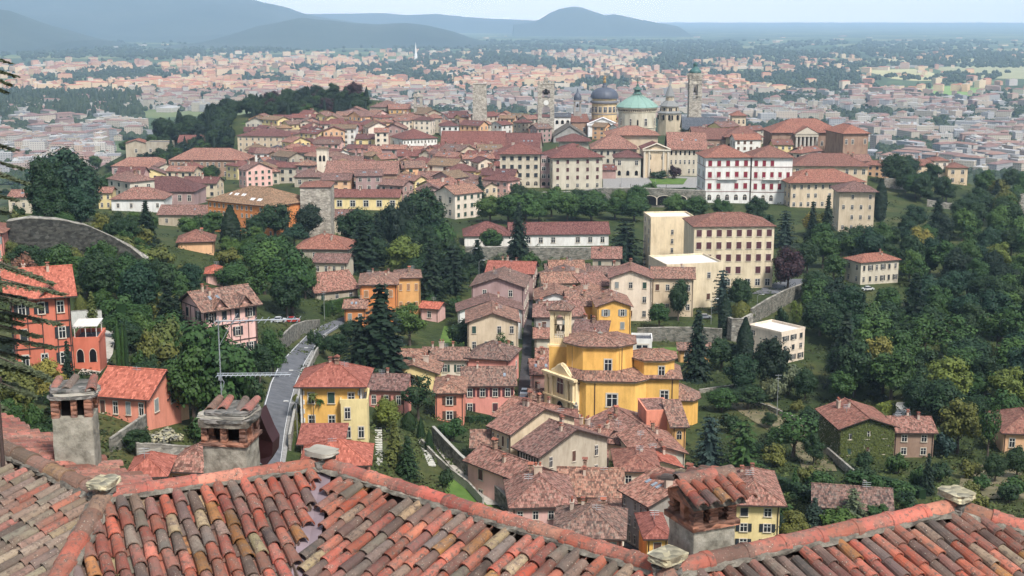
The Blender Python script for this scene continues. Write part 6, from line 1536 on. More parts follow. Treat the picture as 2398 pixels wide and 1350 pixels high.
def relation(u, v):
    best = min(MARKS, key=lambda m_: (m_[0]-u)**2+((m_[1]-v)*1.3)**2); du, dv = u-best[0], v-best[1]
    if abs(du) > abs(dv)*1.2: rel = 'left of' if du < 0 else 'right of'
    elif dv > 0: rel = 'in front of'
    else: rel = 'behind'
    return f"{rel} the {best[2]}"
RN = {'aged': 'weathered brown', 'red': 'red', 'plum': 'plum', 'orange': 'orange', 'olive': 'olive', 'rose': 'faded pink', 'slate': 'grey'}
FR_ = random.Random(11)
def fill(u0, u1, v0, v1, n, D0, D1, hr=(7, 12), wr=(9, 18), walls=('warmwhite', 'white', 'cream', 'beige', 'greige', 'paleyellow', 'palepink', 'peach', 'mauve'), roofs=('plum', 'rose', 'rose', 'plum', 'olive', 'aged'), rot=12):
    made = 0
    for _ in range(n*14):
        if made >= n: break
        u = FR_.uniform(u0, u1); v = FR_.uniform(v0, v1); P = hit(u, v)
        if P is None or not D0 < P.y < D1: continue
        w = FR_.uniform(*wr); d = FR_.uniform(9, 14); h_ = FR_.uniform(*hr); rz = math.radians(FR_.uniform(-rot, rot)+FR_.choice((0, 0, 35, -35)))
        if not clear(P.x-math.sin(rz)*d/2, P.y+math.cos(rz)*d/2, (w+d)/4*.82): continue
        k = px(P)[2]/FPX; c = math.cos(rz)
        wl, rf = FR_.choice(walls), FR_.choice(roofs); rk = FR_.choice(('gx', 'gx', 'gy', 'hip'))
        uu, vv, _d = px(P); _, ve, _d2 = px(P+Vector((0, 0, h_)))
        rn = {'gx': 'pitched', 'gy': 'gabled', 'hip': 'hipped'}[rk]
        H(f"{WWORD[wl]} {RN[rf].replace(' ', '-')}-roofed house {relation(uu, vv)}", uu-w*c/k/2, uu+w*c/k/2, ve, vv, math.degrees(rz), d, rk, wl, rf, (max(2, int(w/3.6)), 2 if h_ < 9 else 3, FR_.choice(('n', 'dc', 'gc', 'n', 'bc'))), (2, 2, 'n') if rz > .1 else None, (2, 2, 'n') if rz < -.1 else None, p=FR_.uniform(.36, .52), ch=FR_.choice((0, 1, 2)), D=P.y, group='old town houses', found=8)
        made += 1
    return made
a = 0
a += fill(800, 1270, 292, 322, 44, 900, 1160)
a += fill(590, 940, 300, 350, 34, 800, 1100)
a += fill(760, 1170, 380, 470, 52, 640, 900)
a += fill(1040, 1172, 372, 480, 18, 620, 900)
a += fill(1260, 1480, 300, 345, 8, 960, 1100)
a += fill(1640, 1860, 300, 372, 16, 760, 1050, roofs=('orange', 'plum', 'rose'))
a += fill(560, 800, 372, 440, 20, 700, 900)
a += fill(250, 480, 430, 520, 10, 600, 900)
a += fill(1860, 2060, 380, 440, 6, 700, 900, roofs=('orange', 'rose'))
a += fill(1000, 1100, 455, 520, 4, 560, 700, roofs=('aged', 'rose'))
a += fill(1310, 1420, 640, 800, 6, 330, 460, (7, 9), (8, 12), roofs=('aged', 'rose'))
a += fill(1190, 1500, 1090, 1235, 10, 198, 262, (5.5, 7.5), (6, 9), walls=('cream', 'palepink', 'greige', 'warmwhite', 'paleyellow'), roofs=('aged', 'rose', 'rose', 'orange'))
a += fill(1340, 1600, 1060, 1200, 10, 205, 270, (6, 8), (7, 10), roofs=('aged', 'rose', 'orange'))
print('filler houses', a)

# ---------------------------------------------------------------- trees
def leafquad(mb, cols, p, nrm, s, c, R_, asp=1.0):
    t = nrm.cross(Vector((R_.uniform(-1, 1), R_.uniform(-1, 1), R_.uniform(-1, 1))))
    if t.length < 1e-3: return
    t.normalize(); b_ = nrm.cross(t); s2 = s*asp
    mb.add([tuple(p-t*s-b_*s2*.35), tuple(p-b_*s2), tuple(p+t*s-b_*s2*.2), tuple(p+b_*s2)], [(0, 1, 2, 3)]); cols.append((c, c, c))
def sph(R_):
    z = R_.uniform(-1, 1); t = R_.uniform(0, 2*PI); r = math.sqrt(1-z*z); return Vector((r*math.cos(t), r*math.sin(t), z))
PROTO = {}
def crown_broad(seed, H_=10.0, r=4.0, base=.16, lobes=26, cards=120, leaf=.30, tall=1.0, dense=True, flat=1.0):
    R_ = random.Random(seed); mb = MB(); cols = []; zc = H_*(base+(1-base)/2); rz = H_*(1-base)/2
    L = []
    for i in range(lobes):
        d = sph(R_); 
        if d.z < -.75: d.z *= .5
        f = R_.uniform(.50, .80)
        lr = R_.uniform(.17, .44)*r
        L.append((Vector((d.x*(r-lr*.6)*f*1.12, d.y*(r-lr*.6)*f*1.12, zc+d.z*(rz-lr*.6)*f*1.12)), lr, R_.random()))
    L.append((Vector((0, 0, zc)), r*.5, .4))
    for (c, lr, tn) in L:
        for k in range(int(cards*(lr/(r*.34))**2)):
            d = sph(R_); q = lr*(R_.uniform(.8, 1.16) if R_.random() < .85 else R_.uniform(1.1, 1.5)); p = c+Vector((d.x*q, d.y*q, d.z*q*.85))
            if any((p-c2).length < l2*.72 for c2, l2, _ in L if c2 is not c): continue
            nn = (d+Vector((0, 0, .35))+Vector((R_.uniform(-.38, .38), R_.uniform(-.38, .38), R_.uniform(-.38, .38)))).normalized()
            leafquad(mb, cols, p, nn, leaf*R_.uniform(.6, 1.25), min(1, max(0, .25+tn*.45+R_.uniform(-.25, .25))), R_)
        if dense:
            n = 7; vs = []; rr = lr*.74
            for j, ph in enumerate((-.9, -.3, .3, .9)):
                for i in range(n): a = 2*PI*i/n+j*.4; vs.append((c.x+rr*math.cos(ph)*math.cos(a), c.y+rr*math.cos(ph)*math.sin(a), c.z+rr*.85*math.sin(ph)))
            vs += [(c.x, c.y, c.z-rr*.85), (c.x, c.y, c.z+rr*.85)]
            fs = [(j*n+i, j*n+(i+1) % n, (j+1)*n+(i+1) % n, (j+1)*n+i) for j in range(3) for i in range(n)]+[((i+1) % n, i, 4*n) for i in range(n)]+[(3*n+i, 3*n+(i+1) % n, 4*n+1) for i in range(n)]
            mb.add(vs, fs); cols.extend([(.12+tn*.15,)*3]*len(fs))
    return mb, cols
def crown_conifer(seed, H_=12.0, r=3.0, droop=.25, leaf=.36, levels=22, gap=0.0, power=.85, wide=False):
    R_ = random.Random(seed); mb = MB(); cols = []
    for lv in range(levels):
        f = lv/levels; z = H_*(.07+.93*f); rr = r*(1-f)**power*(R_.uniform(.82, 1.12) if not wide else R_.uniform(.6, 1.15))+.12
        n = max(5, int((8 if not wide else 6)*(rr/r)+5))
        for b_ in range(n):
            a = 2*PI*(b_+R_.random())/n; L = rr*R_.uniform(.72, 1.1); dx, dy = math.cos(a), math.sin(a); tn = R_.random()
            m_ = max(3, int(L/.24))
            for k in range(m_):
                t = (k+.6)/m_; 
                for _ in range(3 if t > .3 else 2):
                    w_ = leaf*(1.0+.5*(1-t)); p = Vector((dx*L*t+R_.uniform(-w_, w_)*.7, dy*L*t+R_.uniform(-w_, w_)*.7, z-droop*L*t*t*(1.3 if not wide else .5)+R_.uniform(-.12, .12)))
                    nn = Vector((dx*.55, dy*.55, .9))+Vector((R_.uniform(-.5, .5), R_.uniform(-.5, .5), R_.uniform(-.3, .3)))
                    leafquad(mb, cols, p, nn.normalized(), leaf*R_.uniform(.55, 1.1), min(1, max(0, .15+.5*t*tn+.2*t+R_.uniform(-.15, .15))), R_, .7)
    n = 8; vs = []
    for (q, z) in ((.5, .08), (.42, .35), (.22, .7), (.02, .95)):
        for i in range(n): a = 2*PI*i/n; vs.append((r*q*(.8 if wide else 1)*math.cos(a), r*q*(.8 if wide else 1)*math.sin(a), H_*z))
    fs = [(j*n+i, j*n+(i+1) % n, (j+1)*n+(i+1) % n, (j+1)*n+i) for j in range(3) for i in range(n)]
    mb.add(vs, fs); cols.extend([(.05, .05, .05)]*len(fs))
    return mb, cols
def crown_column(seed, H_=12.0, r=1.1, leaf=.22, n=2600, top=.55):
    R_ = random.Random(seed); mb = MB(); cols = []
    def rad(f): return r*(min(1, (f+.04)*7)**.6)*(1-max(0, (f-top)/(1-top))**1.7)
    for _ in range(n):
        f = R_.random()**.92; a = R_.uniform(0, 2*PI); q = rad(f)*(1+.12*mn.noise(Vector((math.cos(a)*1.5, math.sin(a)*1.5, f*7+seed))))*R_.uniform(.9, 1.08)+.03
        nn = Vector((math.cos(a), math.sin(a), .25))+Vector((R_.uniform(-.4, .4), R_.uniform(-.4, .4), R_.uniform(-.3, .3)))
        leafquad(mb, cols, Vector((q*math.cos(a), q*math.sin(a), H_*(.03+.97*f))), nn.normalized(), leaf*R_.uniform(.6, 1.2), R_.random(), R_, 1.3)
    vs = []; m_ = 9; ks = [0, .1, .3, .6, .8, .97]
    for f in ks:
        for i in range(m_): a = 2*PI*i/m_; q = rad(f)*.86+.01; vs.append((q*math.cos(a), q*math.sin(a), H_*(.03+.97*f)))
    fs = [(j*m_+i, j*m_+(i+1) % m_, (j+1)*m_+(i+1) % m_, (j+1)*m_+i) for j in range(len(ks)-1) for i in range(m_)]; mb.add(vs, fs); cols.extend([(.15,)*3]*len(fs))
    return mb, cols
def palm_crown(seed, H_=8.0):
    R_ = random.Random(seed); mb = MB(); cols = []
    for i in range(26):
        a = 2*PI*i/26*1.9; el = R_.uniform(-.5, .95); L = R_.uniform(1.3, 1.8); d = Vector((math.cos(a), math.sin(a), 0)); s_ = Vector((-d.y, d.x, 0)); prev = None
        for k in range(7):
            t = k/6; p = d*(L*t*math.cos(el*.6))+Vector((0, 0, H_+L*(math.sin(el)*t-.65*t*t)))
            if prev is not None:
                w_ = .30*math.sin(PI*min(1, t*.8+.15))
                for sg in (-1, 1):
                    mb.add([tuple(prev), tuple(p), tuple(p+s_*sg*w_+Vector((0, 0, -.14))), tuple(prev+s_*sg*w_+Vector((0, 0, -.14)))], [(0, 1, 2, 3)]); q = R_.random(); cols.append((q, q, q))
            prev = p
    return mb, cols
def trunk_mesh(kind):
    k = 'trunk_'+kind
    if k in PROTO: return PROTO[k]
    R_ = random.Random(len(k)); mb = MB()
    if kind == 'palm': mb.tube([(0, 0, -1), (.05, 0, 2), (.0, .05, 5), (0, 0, 8)], .17, 8, 0, .13)
    elif kind in ('conifer', 'cedar'): mb.tube([(0, 0, -1.5), (0, 0, 5), (.05, 0, 11)], .28, 7, 0, .05)
    elif kind == 'column': mb.tube([(0, 0, -1), (0, 0, 8)], .15, 6, 0, .05)
    elif kind == 'bush':
        for i in range(5): a = i*1.3; mb.tube([(0, 0, -.5), (math.cos(a)*.7, math.sin(a)*.7, 1.4)], .06, 5, 0, .03)
    else:
        mb.tube([(0, 0, -1.5), (.05, 0, 1.5), (0, .1, 3.6), (.1, 0, 6.5)], .34, 8, 0, .12)
        for i in range(7):
            a = i*2.4+R_.random(); z = 2.0+i*.5; L = R_.uniform(1.8, 2.7); mb.tube([(0, 0, z), (math.cos(a)*L*.5, math.sin(a)*L*.5, z+.9), (math.cos(a)*L, math.sin(a)*L, z+1.9)], .13, 6, 0, .04)
    PROTO[k] = mb.mesh('trunk', plain('bark', (.09, .07, .055), .95)); return PROTO[k]
LEAF = {'dark': (.024, .058, .018), 'mid': (.042, .098, .022), 'bright': (.070, .140, .030), 'olive': (.13, .15, .035), 'yellow': (.27, .24, .05), 'blue': (.035, .068, .055),
        'purple': (.050, .022, .028), 'pale': (.14, .17, .09), 'black': (.012, .032, .015), 'rust': (.20, .10, .06), 'lime': (.14, .19, .035), 'teal': (.018, .056, .026)}
LWORD = {'dark': 'dark green', 'mid': 'green', 'bright': 'bright green', 'olive': 'olive green', 'yellow': 'yellow-green', 'blue': 'blue-green', 'purple': 'purple-leaved', 'pale': 'pale grey-green', 'black': 'blackish green', 'rust': 'rust-coloured', 'lime': 'lime green', 'teal': 'deep green'}
SPEC = {'broad': (10, 8), 'dense': (10, 8.6), 'loose': (10, 7), 'conifer': (12, 6), 'cedar': (12, 8.6), 'column': (12, 2.2), 'palm': (9, 3.4), 'bush': (3, 4), 'ball': (3, 3), 'cone': (4, 2)}
KNAME = {'broad': 'broadleaf_tree', 'dense': 'broadleaf_tree', 'loose': 'broadleaf_tree', 'conifer': 'conifer_tree', 'cedar': 'cedar_tree', 'column': 'cypress_tree', 'palm': 'palm_tree', 'bush': 'bush', 'ball': 'clipped_bush', 'cone': 'clipped_bush'}
KWORD = {'broad': 'spreading tree', 'dense': 'dense round tree', 'loose': 'airy tree', 'conifer': 'conifer', 'cedar': 'layered cedar', 'column': 'slim cypress', 'palm': 'palm', 'bush': 'bush', 'ball': 'clipped round bush', 'cone': 'clipped cone bush'}
def proto(kind, var):
    k = (kind, var)
    if k in PROTO: return PROTO[k]
    s = var*17+hash(kind.encode().hex()[:4]) % 1 + 3
    if kind == 'broad': mb, c = crown_broad(s, 10, 4, .14, 20+var*5, 175, .20+.02*(var % 3))
    elif kind == 'dense': mb, c = crown_broad(s, 10, 4.3, .06, 34, 170, .21)
    elif kind == 'loose': mb, c = crown_broad(s, 10, 3.5, .16, 22, 90, .25, dense=False)
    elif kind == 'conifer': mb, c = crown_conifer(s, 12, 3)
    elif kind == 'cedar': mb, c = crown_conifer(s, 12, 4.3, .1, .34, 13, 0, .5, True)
    elif kind == 'column': mb, c = crown_column(s)
    elif kind == 'palm': mb, c = palm_crown(s)
    elif kind == 'bush': mb, c = crown_broad(s, 3, 2, .02, 14, 60, .17)
    elif kind == 'ball': mb, c = crown_column(s, 3, 1.5, .10, 1300, .45)
    else: mb, c = crown_column(s, 4, 1.0, .10, 1300, .1)
    leafmat('leaves_mid', LEAF['mid'])
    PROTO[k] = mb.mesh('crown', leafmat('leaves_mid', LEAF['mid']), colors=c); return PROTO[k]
TREES = []
TRR = random.Random(5)
def T(u, vt, vb, wpx, kind, col, label=None, var=None, group=None, P=None, Hm=None, Wm=None):
    if P is None:
        P = hit(u, vb)
        if P is None: return None
        k = px(P)[2]/FPX; Hm = (at(u, vt, P.y).z-P.z); Wm = wpx*k
        if Hm <= 0.3: return None
    h0, w0 = SPEC[kind]; nv = {'broad': 6, 'dense': 4, 'loose': 3, 'conifer': 3, 'cedar': 2}.get(kind, 2)
    var = TRR.randrange(nv) if var is None else var
    r = empty(KNAME[kind], P, TRR.uniform(0, 2*PI))
    s = (Wm/w0, Wm/w0, Hm/h0*(1.0 if kind != 'palm' else .9))
    me = proto(kind, var); c = link('crown', me, r, scale=s)
    mt = leafmat('leaves_'+col, LEAF[col])
    c.material_slots[0].link = 'OBJECT'; c.material_slots[0].material = mt
    tk = {'broad': 'broad', 'dense': 'broad', 'loose': 'broad', 'ball': 'bush', 'cone': 'bush'}.get(kind, kind)
    link('trunk', trunk_mesh(tk), r, scale=s)
    u_, v_, _ = px(P+Vector((0, 0, Hm*.5)))
    kk = 'palm' if kind == 'palm' else ('bush' if kind in ('bush', 'ball', 'cone') else 'tree')
    if label is None:
        sz = 'small ' if Hm < 7 and kk == 'tree' else ('tall ' if Hm > 17 else '')
        label = f"{sz}{LWORD[col]} {KWORD[kind]} {relation(u_, v_)}"
    tag(r, label, kk, group); TREES.append((P.x, P.y, Wm/2)); return r
G1 = 'garden and street trees'
# the big ones
T(155, 338, 520, 158, 'dense', 'teal', 'huge dark dome-shaped tree standing on the old rampart', 0); T(120, 430, 535, 100, 'dense', 'dark', 'low bushy growth at the left foot of the dome-shaped tree', 1); T(190, 430, 535, 95, 'dense', 'teal', 'low bushy growth at the right foot of the dome-shaped tree', 2); T(112, 352, 520, 100, 'dense', 'dark', 'left shoulder crown beside the huge dome-shaped tree', 1)
T(205, 360, 520, 95, 'dense', 'dark', 'right shoulder crown beside the huge dome-shaped tree', 2)
T(505, 726, 1010, 215, 'broad', 'mid', 'large chestnut with light tips in front of the pink half-timbered villa', 1); T(455, 800, 1010, 130, 'broad', 'mid', 'left part of the chestnut clump before the pink half-timbered villa', 2)
T(570, 800, 1000, 130, 'broad', 'dark', 'darker tree at the roadside edge of the chestnut clump', 0); T(640, 757, 885, 72, 'dense', 'mid', 'oval green tree between the chestnut clump and the curving road', 1); T(610, 800, 900, 70, 'broad', 'dark', None, 3)
T(345, 468, 572, 62, 'conifer', 'black', 'dark conifer on the rampart edge right of the dome-shaped tree')
T(894, 660, 890, 170, 'conifer', 'black', 'massive black-green yew in front of the orange villa', 0); T(845, 735, 880, 120, 'cedar', 'black', 'lower dark arm of trees left of the massive yew'); T(960, 705, 810, 95, 'broad', 'bright', 'light green tree leaning against the massive yew')
T(945, 548, 650, 98, 'broad', 'lime', 'rounded yellow-green tree above the orange villa'); T(543, 482, 602, 40, 'column', 'black', 'solitary tall cypress below the orange convent')
for a in [(235, 578, 720, 105, 'broad', 'dark'), (205, 600, 700, 70, 'broad', 'mid'), (330, 605, 745, 105, 'dense', 'teal'), (375, 600, 740, 90, 'broad', 'dark'), (445, 612, 690, 72, 'dense', 'teal'), (395, 650, 790, 80, 'conifer', 'black'), (418, 690, 800, 60, 'conifer', 'black'),
 (620, 560, 690, 105, 'broad', 'bright'), (685, 570, 740, 120, 'broad', 'mid'), (672, 632, 745, 88, 'dense', 'dark'), (715, 600, 700, 70, 'broad', 'mid'), (600, 620, 720, 70, 'loose', 'mid'), (545, 618, 680, 90, 'broad', 'mid'),
 (645, 468, 560, 100, 'dense', 'dark'), (722, 474, 562, 85, 'dense', 'black'), (500, 492, 560, 75, 'broad', 'mid'), (600, 500, 570, 60, 'broad', 'dark'), (465, 500, 560, 55, 'bush', 'mid'), (440, 505, 560, 55, 'broad', 'bright'), (560, 515, 590, 70, 'loose', 'dark'), (690, 520, 580, 70, 'broad', 'teal'),
 (850, 512, 640, 95, 'conifer', 'black'), (835, 480, 590, 100, 'dense', 'dark'), (885, 495, 620, 60, 'conifer', 'black'), (920, 470, 600, 80, 'dense', 'black'), (995, 432, 570, 110, 'dense', 'dark'), (955, 455, 570, 70, 'dense', 'black'), (1005, 482, 572, 88, 'dense', 'teal'),
 (1010, 560, 720, 80, 'conifer', 'black'), (1060, 570, 690, 90, 'cedar', 'black'), (1125, 412, 480, 40, 'conifer', 'blue'), (1215, 470, 612, 62, 'conifer', 'black'), (1150, 532, 600, 60, 'broad', 'mid'), (1118, 560, 640, 60, 'conifer', 'black'),
 (1148, 455, 522, 75, 'dense', 'bright'), (1190, 450, 525, 80, 'dense', 'mid'), (1232, 448, 525, 78, 'dense', 'bright'), (1262, 462, 520, 50, 'broad', 'mid'), (1328, 446, 520, 72, 'dense', 'bright'), (1385, 442, 522, 88, 'dense', 'mid'), (1440, 458, 515, 70, 'dense', 'mid'), (1485, 455, 520, 78, 'dense', 'mid'),
 (1580, 450, 515, 62, 'dense', 'bright'), (1625, 455, 515, 70, 'dense', 'mid'), (1690, 462, 515, 60, 'dense', 'mid'), (1770, 458, 520, 60, 'dense', 'dark'), (1800, 500, 560, 60, 'cedar', 'teal'), (1838, 490, 580, 70, 'cedar', 'blue'),
 (1900, 470, 580, 45, 'conifer', 'black'), (1935, 455, 585, 50, 'conifer', 'black'), (1925, 520, 590, 60, 'broad', 'mid'), (1890, 560, 640, 60, 'broad', 'dark'), (1462, 512, 632, 118, 'cedar', 'black'), (1845, 570, 680, 84, 'dense', 'purple'), (1290, 598, 650, 52, 'loose', 'mid'), (1165, 588, 650, 62, 'loose', 'pale'), (1320, 602, 640, 60, 'bush', 'olive'),
 (1588, 648, 752, 58, 'dense', 'dark'), (1543, 708, 770, 55, 'broad', 'mid'), (1690, 628, 735, 62, 'cedar', 'blue'), (1730, 650, 730, 60, 'broad', 'dark'), (1632, 722, 890, 78, 'conifer', 'black'), (1696, 690, 790, 28, 'column', 'black'), (1742, 745, 880, 36, 'column', 'black'), (1735, 705, 755, 56, 'ball', 'olive'), (1830, 715, 775, 34, 'bush', 'dark'),
 (1802, 775, 925, 98, 'dense', 'black'), (1690, 790, 870, 80, 'broad', 'dark'), (1862, 690, 790, 30, 'loose', 'lime'), (1090, 742, 822, 95, 'dense', 'dark'), (1180, 772, 870, 50, 'loose', 'mid'), (1155, 770, 850, 40, 'loose', 'mid'), (980, 872, 985, 84, 'loose', 'dark'), (905, 930, 1012, 66, 'broad', 'lime'),
 (958, 965, 1008, 38, 'ball', 'dark'), (986, 978, 1030, 20, 'cone', 'dark'), (1005, 1008, 1058, 22, 'cone', 'dark'), (925, 982, 1092, 58, 'conifer', 'olive'), (955, 1020, 1120, 64, 'conifer', 'dark'), (1058, 975, 1034, 72, 'bush', 'mid'), (1045, 1095, 1145, 40, 'bush', 'dark'),
 (790, 778, 850, 70, 'broad', 'dark'), (820, 750, 800, 60, 'broad', 'dark'), (755, 775, 830, 50, 'bush', 'dark'), (770, 700, 740, 40, 'bush', 'mid'), (40, 830, 1010, 110, 'broad', 'olive'), (115, 832, 950, 88, 'dense', 'yellow'), (165, 795, 950, 52, 'conifer', 'black'), (20, 930, 1040, 90, 'broad', 'mid'), (80, 940, 1030, 60, 'bush', 'mid'),
 (220, 680, 800, 48, 'conifer', 'olive'), (60, 590, 670, 70, 'bush', 'rust'), (150, 570, 680, 90, 'broad', 'mid'), (95, 560, 640, 80, 'bush', 'mid'), (190, 690, 740, 30, 'ball', 'olive'), (280, 745, 880, 10, 'column', 'mid'), (292, 760, 880, 10, 'column', 'mid'), (300, 752, 900, 9, 'column', 'dark'), (315, 742, 800, 12, 'column', 'mid'),
 (330, 735, 800, 60, 'bush', 'bright'), (350, 770, 850, 60, 'bush', 'olive'), (385, 790, 860, 50, 'bush', 'lime'), (360, 830, 900, 60, 'bush', 'dark'), (330, 820, 880, 50, 'bush', 'mid'), (1885, 860, 940, 60, 'dense', 'dark'), (1845, 855, 925, 60, 'bush', 'pale'), (1815, 885, 940, 60, 'bush', 'pale'), (1750, 900, 960, 90, 'broad', 'dark'), (1690, 905, 965, 80, 'dense', 'mid'),
 (1660, 970, 1115, 105, 'cedar', 'blue'), (1738, 980, 1125, 118, 'cedar', 'mid'), (1858, 955, 1078, 120, 'loose', 'mid'), (1905, 1010, 1090, 60, 'dense', 'dark'), (2242, 928, 1062, 100, 'broad', 'olive'), (2312, 928, 1080, 58, 'loose', 'mid'), (2210, 1010, 1070, 60, 'bush', 'blue'), (2170, 1060, 1160, 44, 'conifer', 'black'), (2025, 1055, 1100, 48, 'bush', 'dark'), (2100, 1060, 1110, 60, 'bush', 'mid'), (2060, 960, 990, 50, 'bush', 'olive'),
 (1860, 1095, 1155, 30, 'conifer', 'mid'), (1805, 1180, 1275, 78, 'dense', 'black'), (1855, 1195, 1275, 80, 'broad', 'olive'), (1905, 1165, 1235, 62, 'conifer', 'blue'), (1995, 1140, 1225, 80, 'cedar', 'pale'), (1960, 1190, 1240, 90, 'bush', 'bright'), (2060, 1180, 1225, 70, 'bush', 'mid'), (1790, 1090, 1140, 80, 'bush', 'dark'), (2200, 1080, 1130, 60, 'bush', 'dark'), (2150, 1090, 1150, 50, 'bush', 'mid'), (2270, 1075, 1120, 60, 'bush', 'olive'), (2330, 1060, 1130, 60, 'dense', 'dark'), (2380, 1040, 1120, 70, 'dense', 'dark'),
 (2300, 1110, 1150, 50, 'bush', 'mid'), (2360, 1130, 1180, 60, 'bush', 'dark'), (1930, 1160, 1195, 40, 'bush', 'olive'), (2095, 355, 432, 88, 'dense', 'dark'), (2125, 360, 425, 60, 'dense', 'teal'), (1600, 300, 335, 52, 'cedar', 'black'), (1752, 275, 298, 50, 'dense', 'dark'), (1543, 398, 420, 50, 'bush', 'dark'), (1580, 385, 420, 34, 'bush', 'purple'),
 (1205, 1080, 1118, 60, 'bush', 'dark'), (1890, 950, 990, 50, 'bush', 'dark'), (335, 362, 412, 26, 'conifer', 'dark'), (393, 360, 416, 20, 'conifer', 'dark'), (437, 375, 420, 22, 'conifer', 'dark'), (452, 388, 420, 14, 'conifer', 'dark'), (598, 270, 290, 14, 'column', 'black'), (2060, 420, 520, 26, 'column', 'black'), (730, 770, 810, 22, 'bush', 'dark'), (815, 905, 960, 40, 'bush', 'mid'), (820, 950, 1000, 60, 'bush', 'bright'), (890, 950, 1000, 50, 'bush', 'lime'),
 (2070, 585, 640, 50, 'broad', 'mid'), (300, 900, 960, 50, 'bush', 'mid'), (440, 870, 950, 60, 'bush', 'dark'), (880, 860, 905, 40, 'bush', 'dark')]:
    T(*a, group=G1)
T(750, 918, 1004, 34, 'palm', 'mid', 'short stout palm before the yellow villa front', 0); T(735, 905, 1004, 26, 'palm', 'olive', 'slim palm left of the stout palm at the yellow villa', 1); T(382, 745, 835, 42, 'palm', 'dark', 'palm in the garden left of the pink half-timbered villa', 0)
for i, v in enumerate((935, 955, 975, 995)): T(694, v-12, v+12, 20, 'ball', 'olive', f"{('top', 'second', 'third', 'lowest')[i]} clipped ball of the topiary row between road and yellow villa", group='topiary balls')
# white-flowering shrub on the wall
o = T(388, 1002, 1048, 92, 'bush', 'pale', 'white-flowering shrub spilling over the grey wall between the chimneys')
if o: o.children[0].material_slots[0].material = leafmat('leaves_white', (.42, .44, .34), .5)
for a in ((1800, 880, 935, 45), (1860, 850, 905, 60), (745, 1000, 1020, 20)):
    o = T(*a, 'bush', 'pale', None)
# wooded slope on the right, the park hill, the hedge slope: trees picked at random but kept apart
PROT = []
for q in BL:
    if q.location.y > 760 or q.get('group') == 'old town houses': continue
    u_, v_, d_ = px(q.location); k_ = d_/FPX; PROT.append((u_-q['_w']/2/k_, u_+q['_w']/2/k_, v_-q['h']/k_, v_-q['h']/k_*.3, q.location.y))
def hides(u, v, P, Wm):
    k_ = px(P)[2]/FPX; r_ = Wm*.42/k_; vt = v-Wm*1.15/k_
    return any(u+r_ > a and u-r_ < b and v > c and vt < d and P.y < y+1 for a, b, c, d, y in PROT)
def wood(poly, n, kinds, wr, group, hk=(1.0, 1.5), sep=.62, seed=1):
    R_ = random.Random(seed); us = [p[0] for p in poly]; vs = [p[1] for p in poly]; made = 0
    def inp(x, y):
        c = False; j = len(poly)-1
        for i in range(len(poly)):
            if (poly[i][1] > y) != (poly[j][1] > y) and x < (poly[j][0]-poly[i][0])*(y-poly[i][1])/(poly[j][1]-poly[i][1])+poly[i][0]: c = not c
            j = i
        return c
    for _ in range(n*30):
        if made >= n: break
        u, v = R_.uniform(min(us), max(us)), R_.uniform(min(vs), max(vs))
        if not inp(u, v): continue
        P = hit(u, v)
        if P is None: continue
        Wm = R_.uniform(*wr); ok = not hides(u, v, P, Wm) and all((P.x-x)**2+(P.y-y)**2 > ((Wm/2+r)*sep)**2 for x, y, r in TREES) and clear(P.x, P.y, Wm*.3)
        if not ok: continue
        kd, cl = R_.choices([k[:2] for k in kinds], [k[2] for k in kinds])[0]
        T(0, 0, 0, 0, kd, cl, None, None, group, P, Wm*R_.uniform(*hk)*(1.5 if kd == 'conifer' else (1.15 if kd == 'column' else 1)), Wm if kd != 'column' else Wm*.24)
        made += 1
    return made
KW = [('broad', 'dark', 5), ('dense', 'dark', 4), ('dense', 'teal', 3), ('broad', 'mid', 5), ('broad', 'bright', 2), ('broad', 'olive', 1.5), ('loose', 'mid', 2), ('broad', 'lime', .8), ('conifer', 'black', 1), ('dense', 'black', 1), ('broad', 'yellow', .35)]
n = wood([(2070, 560), (2398, 500), (2460, 700), (2460, 1010), (2200, 1000), (1950, 960), (1700, 940), (1660, 880), (1890, 850), (1900, 700)], 120, KW, (8, 13), 'trees of the wooded right slope', (.95, 1.35), .55, 3)
n += wood([(1880, 540), (2050, 560), (2398, 470), (2398, 520), (2100, 640), (1880, 640)], 30, KW, (9, 14), 'trees of the wooded right slope', (1, 1.4), .6, 4)
n += wood([(2110, 440), (2420, 425), (2420, 470), (2110, 480)], 22, [('dense', 'dark', 3), ('broad', 'dark', 2), ('broad', 'mid', 1)], (10, 15), 'row of trees along the right rampart', (1.0, 1.3), .5, 5)
R_ = random.Random(6); kk_ = 0
for _ in range(5000):
    if kk_ > 165: break
    a_ = R_.uniform(0, 2*PI); q = math.sqrt(R_.random()); x, y = -190+114*q*math.cos(a_), 1130+85*q*math.sin(a_)
    if kk_ > 120: x, y = -232+58*q*math.cos(a_), 1035+48*q*math.sin(a_)
    z = tz(x, y); P = Vector((x, y, z)); u_, v_, _ = px(P)
    if u_ > 560 and v_ > 296 or u_ > 860 or u_ > 545 and y < 1075: continue
    Wm = R_.uniform(11, 17); kd, cl = R_.choices([('dense', 'dark'), ('broad', 'dark'), ('dense', 'black'), ('column', 'black'), ('dense', 'purple'), ('conifer', 'black'), ('broad', 'mid')], (3, 3, 3, 4, .4, 1, 1))[0]
    if not clear(x, y, Wm*.3) or not all((x-a)**2+(y-b)**2 > ((Wm/2+r)*.45)**2 for a, b, r in TREES): continue
    T(0, 0, 0, 0, kd, cl, None, None, 'trees of the park hill', P, {'column': R_.uniform(13, 19), 'conifer': 16}.get(kd, Wm*R_.uniform(.85, 1.15)), Wm if kd != 'column' else R_.uniform(2.2, 3.6)); kk_ += 1
n += kk_
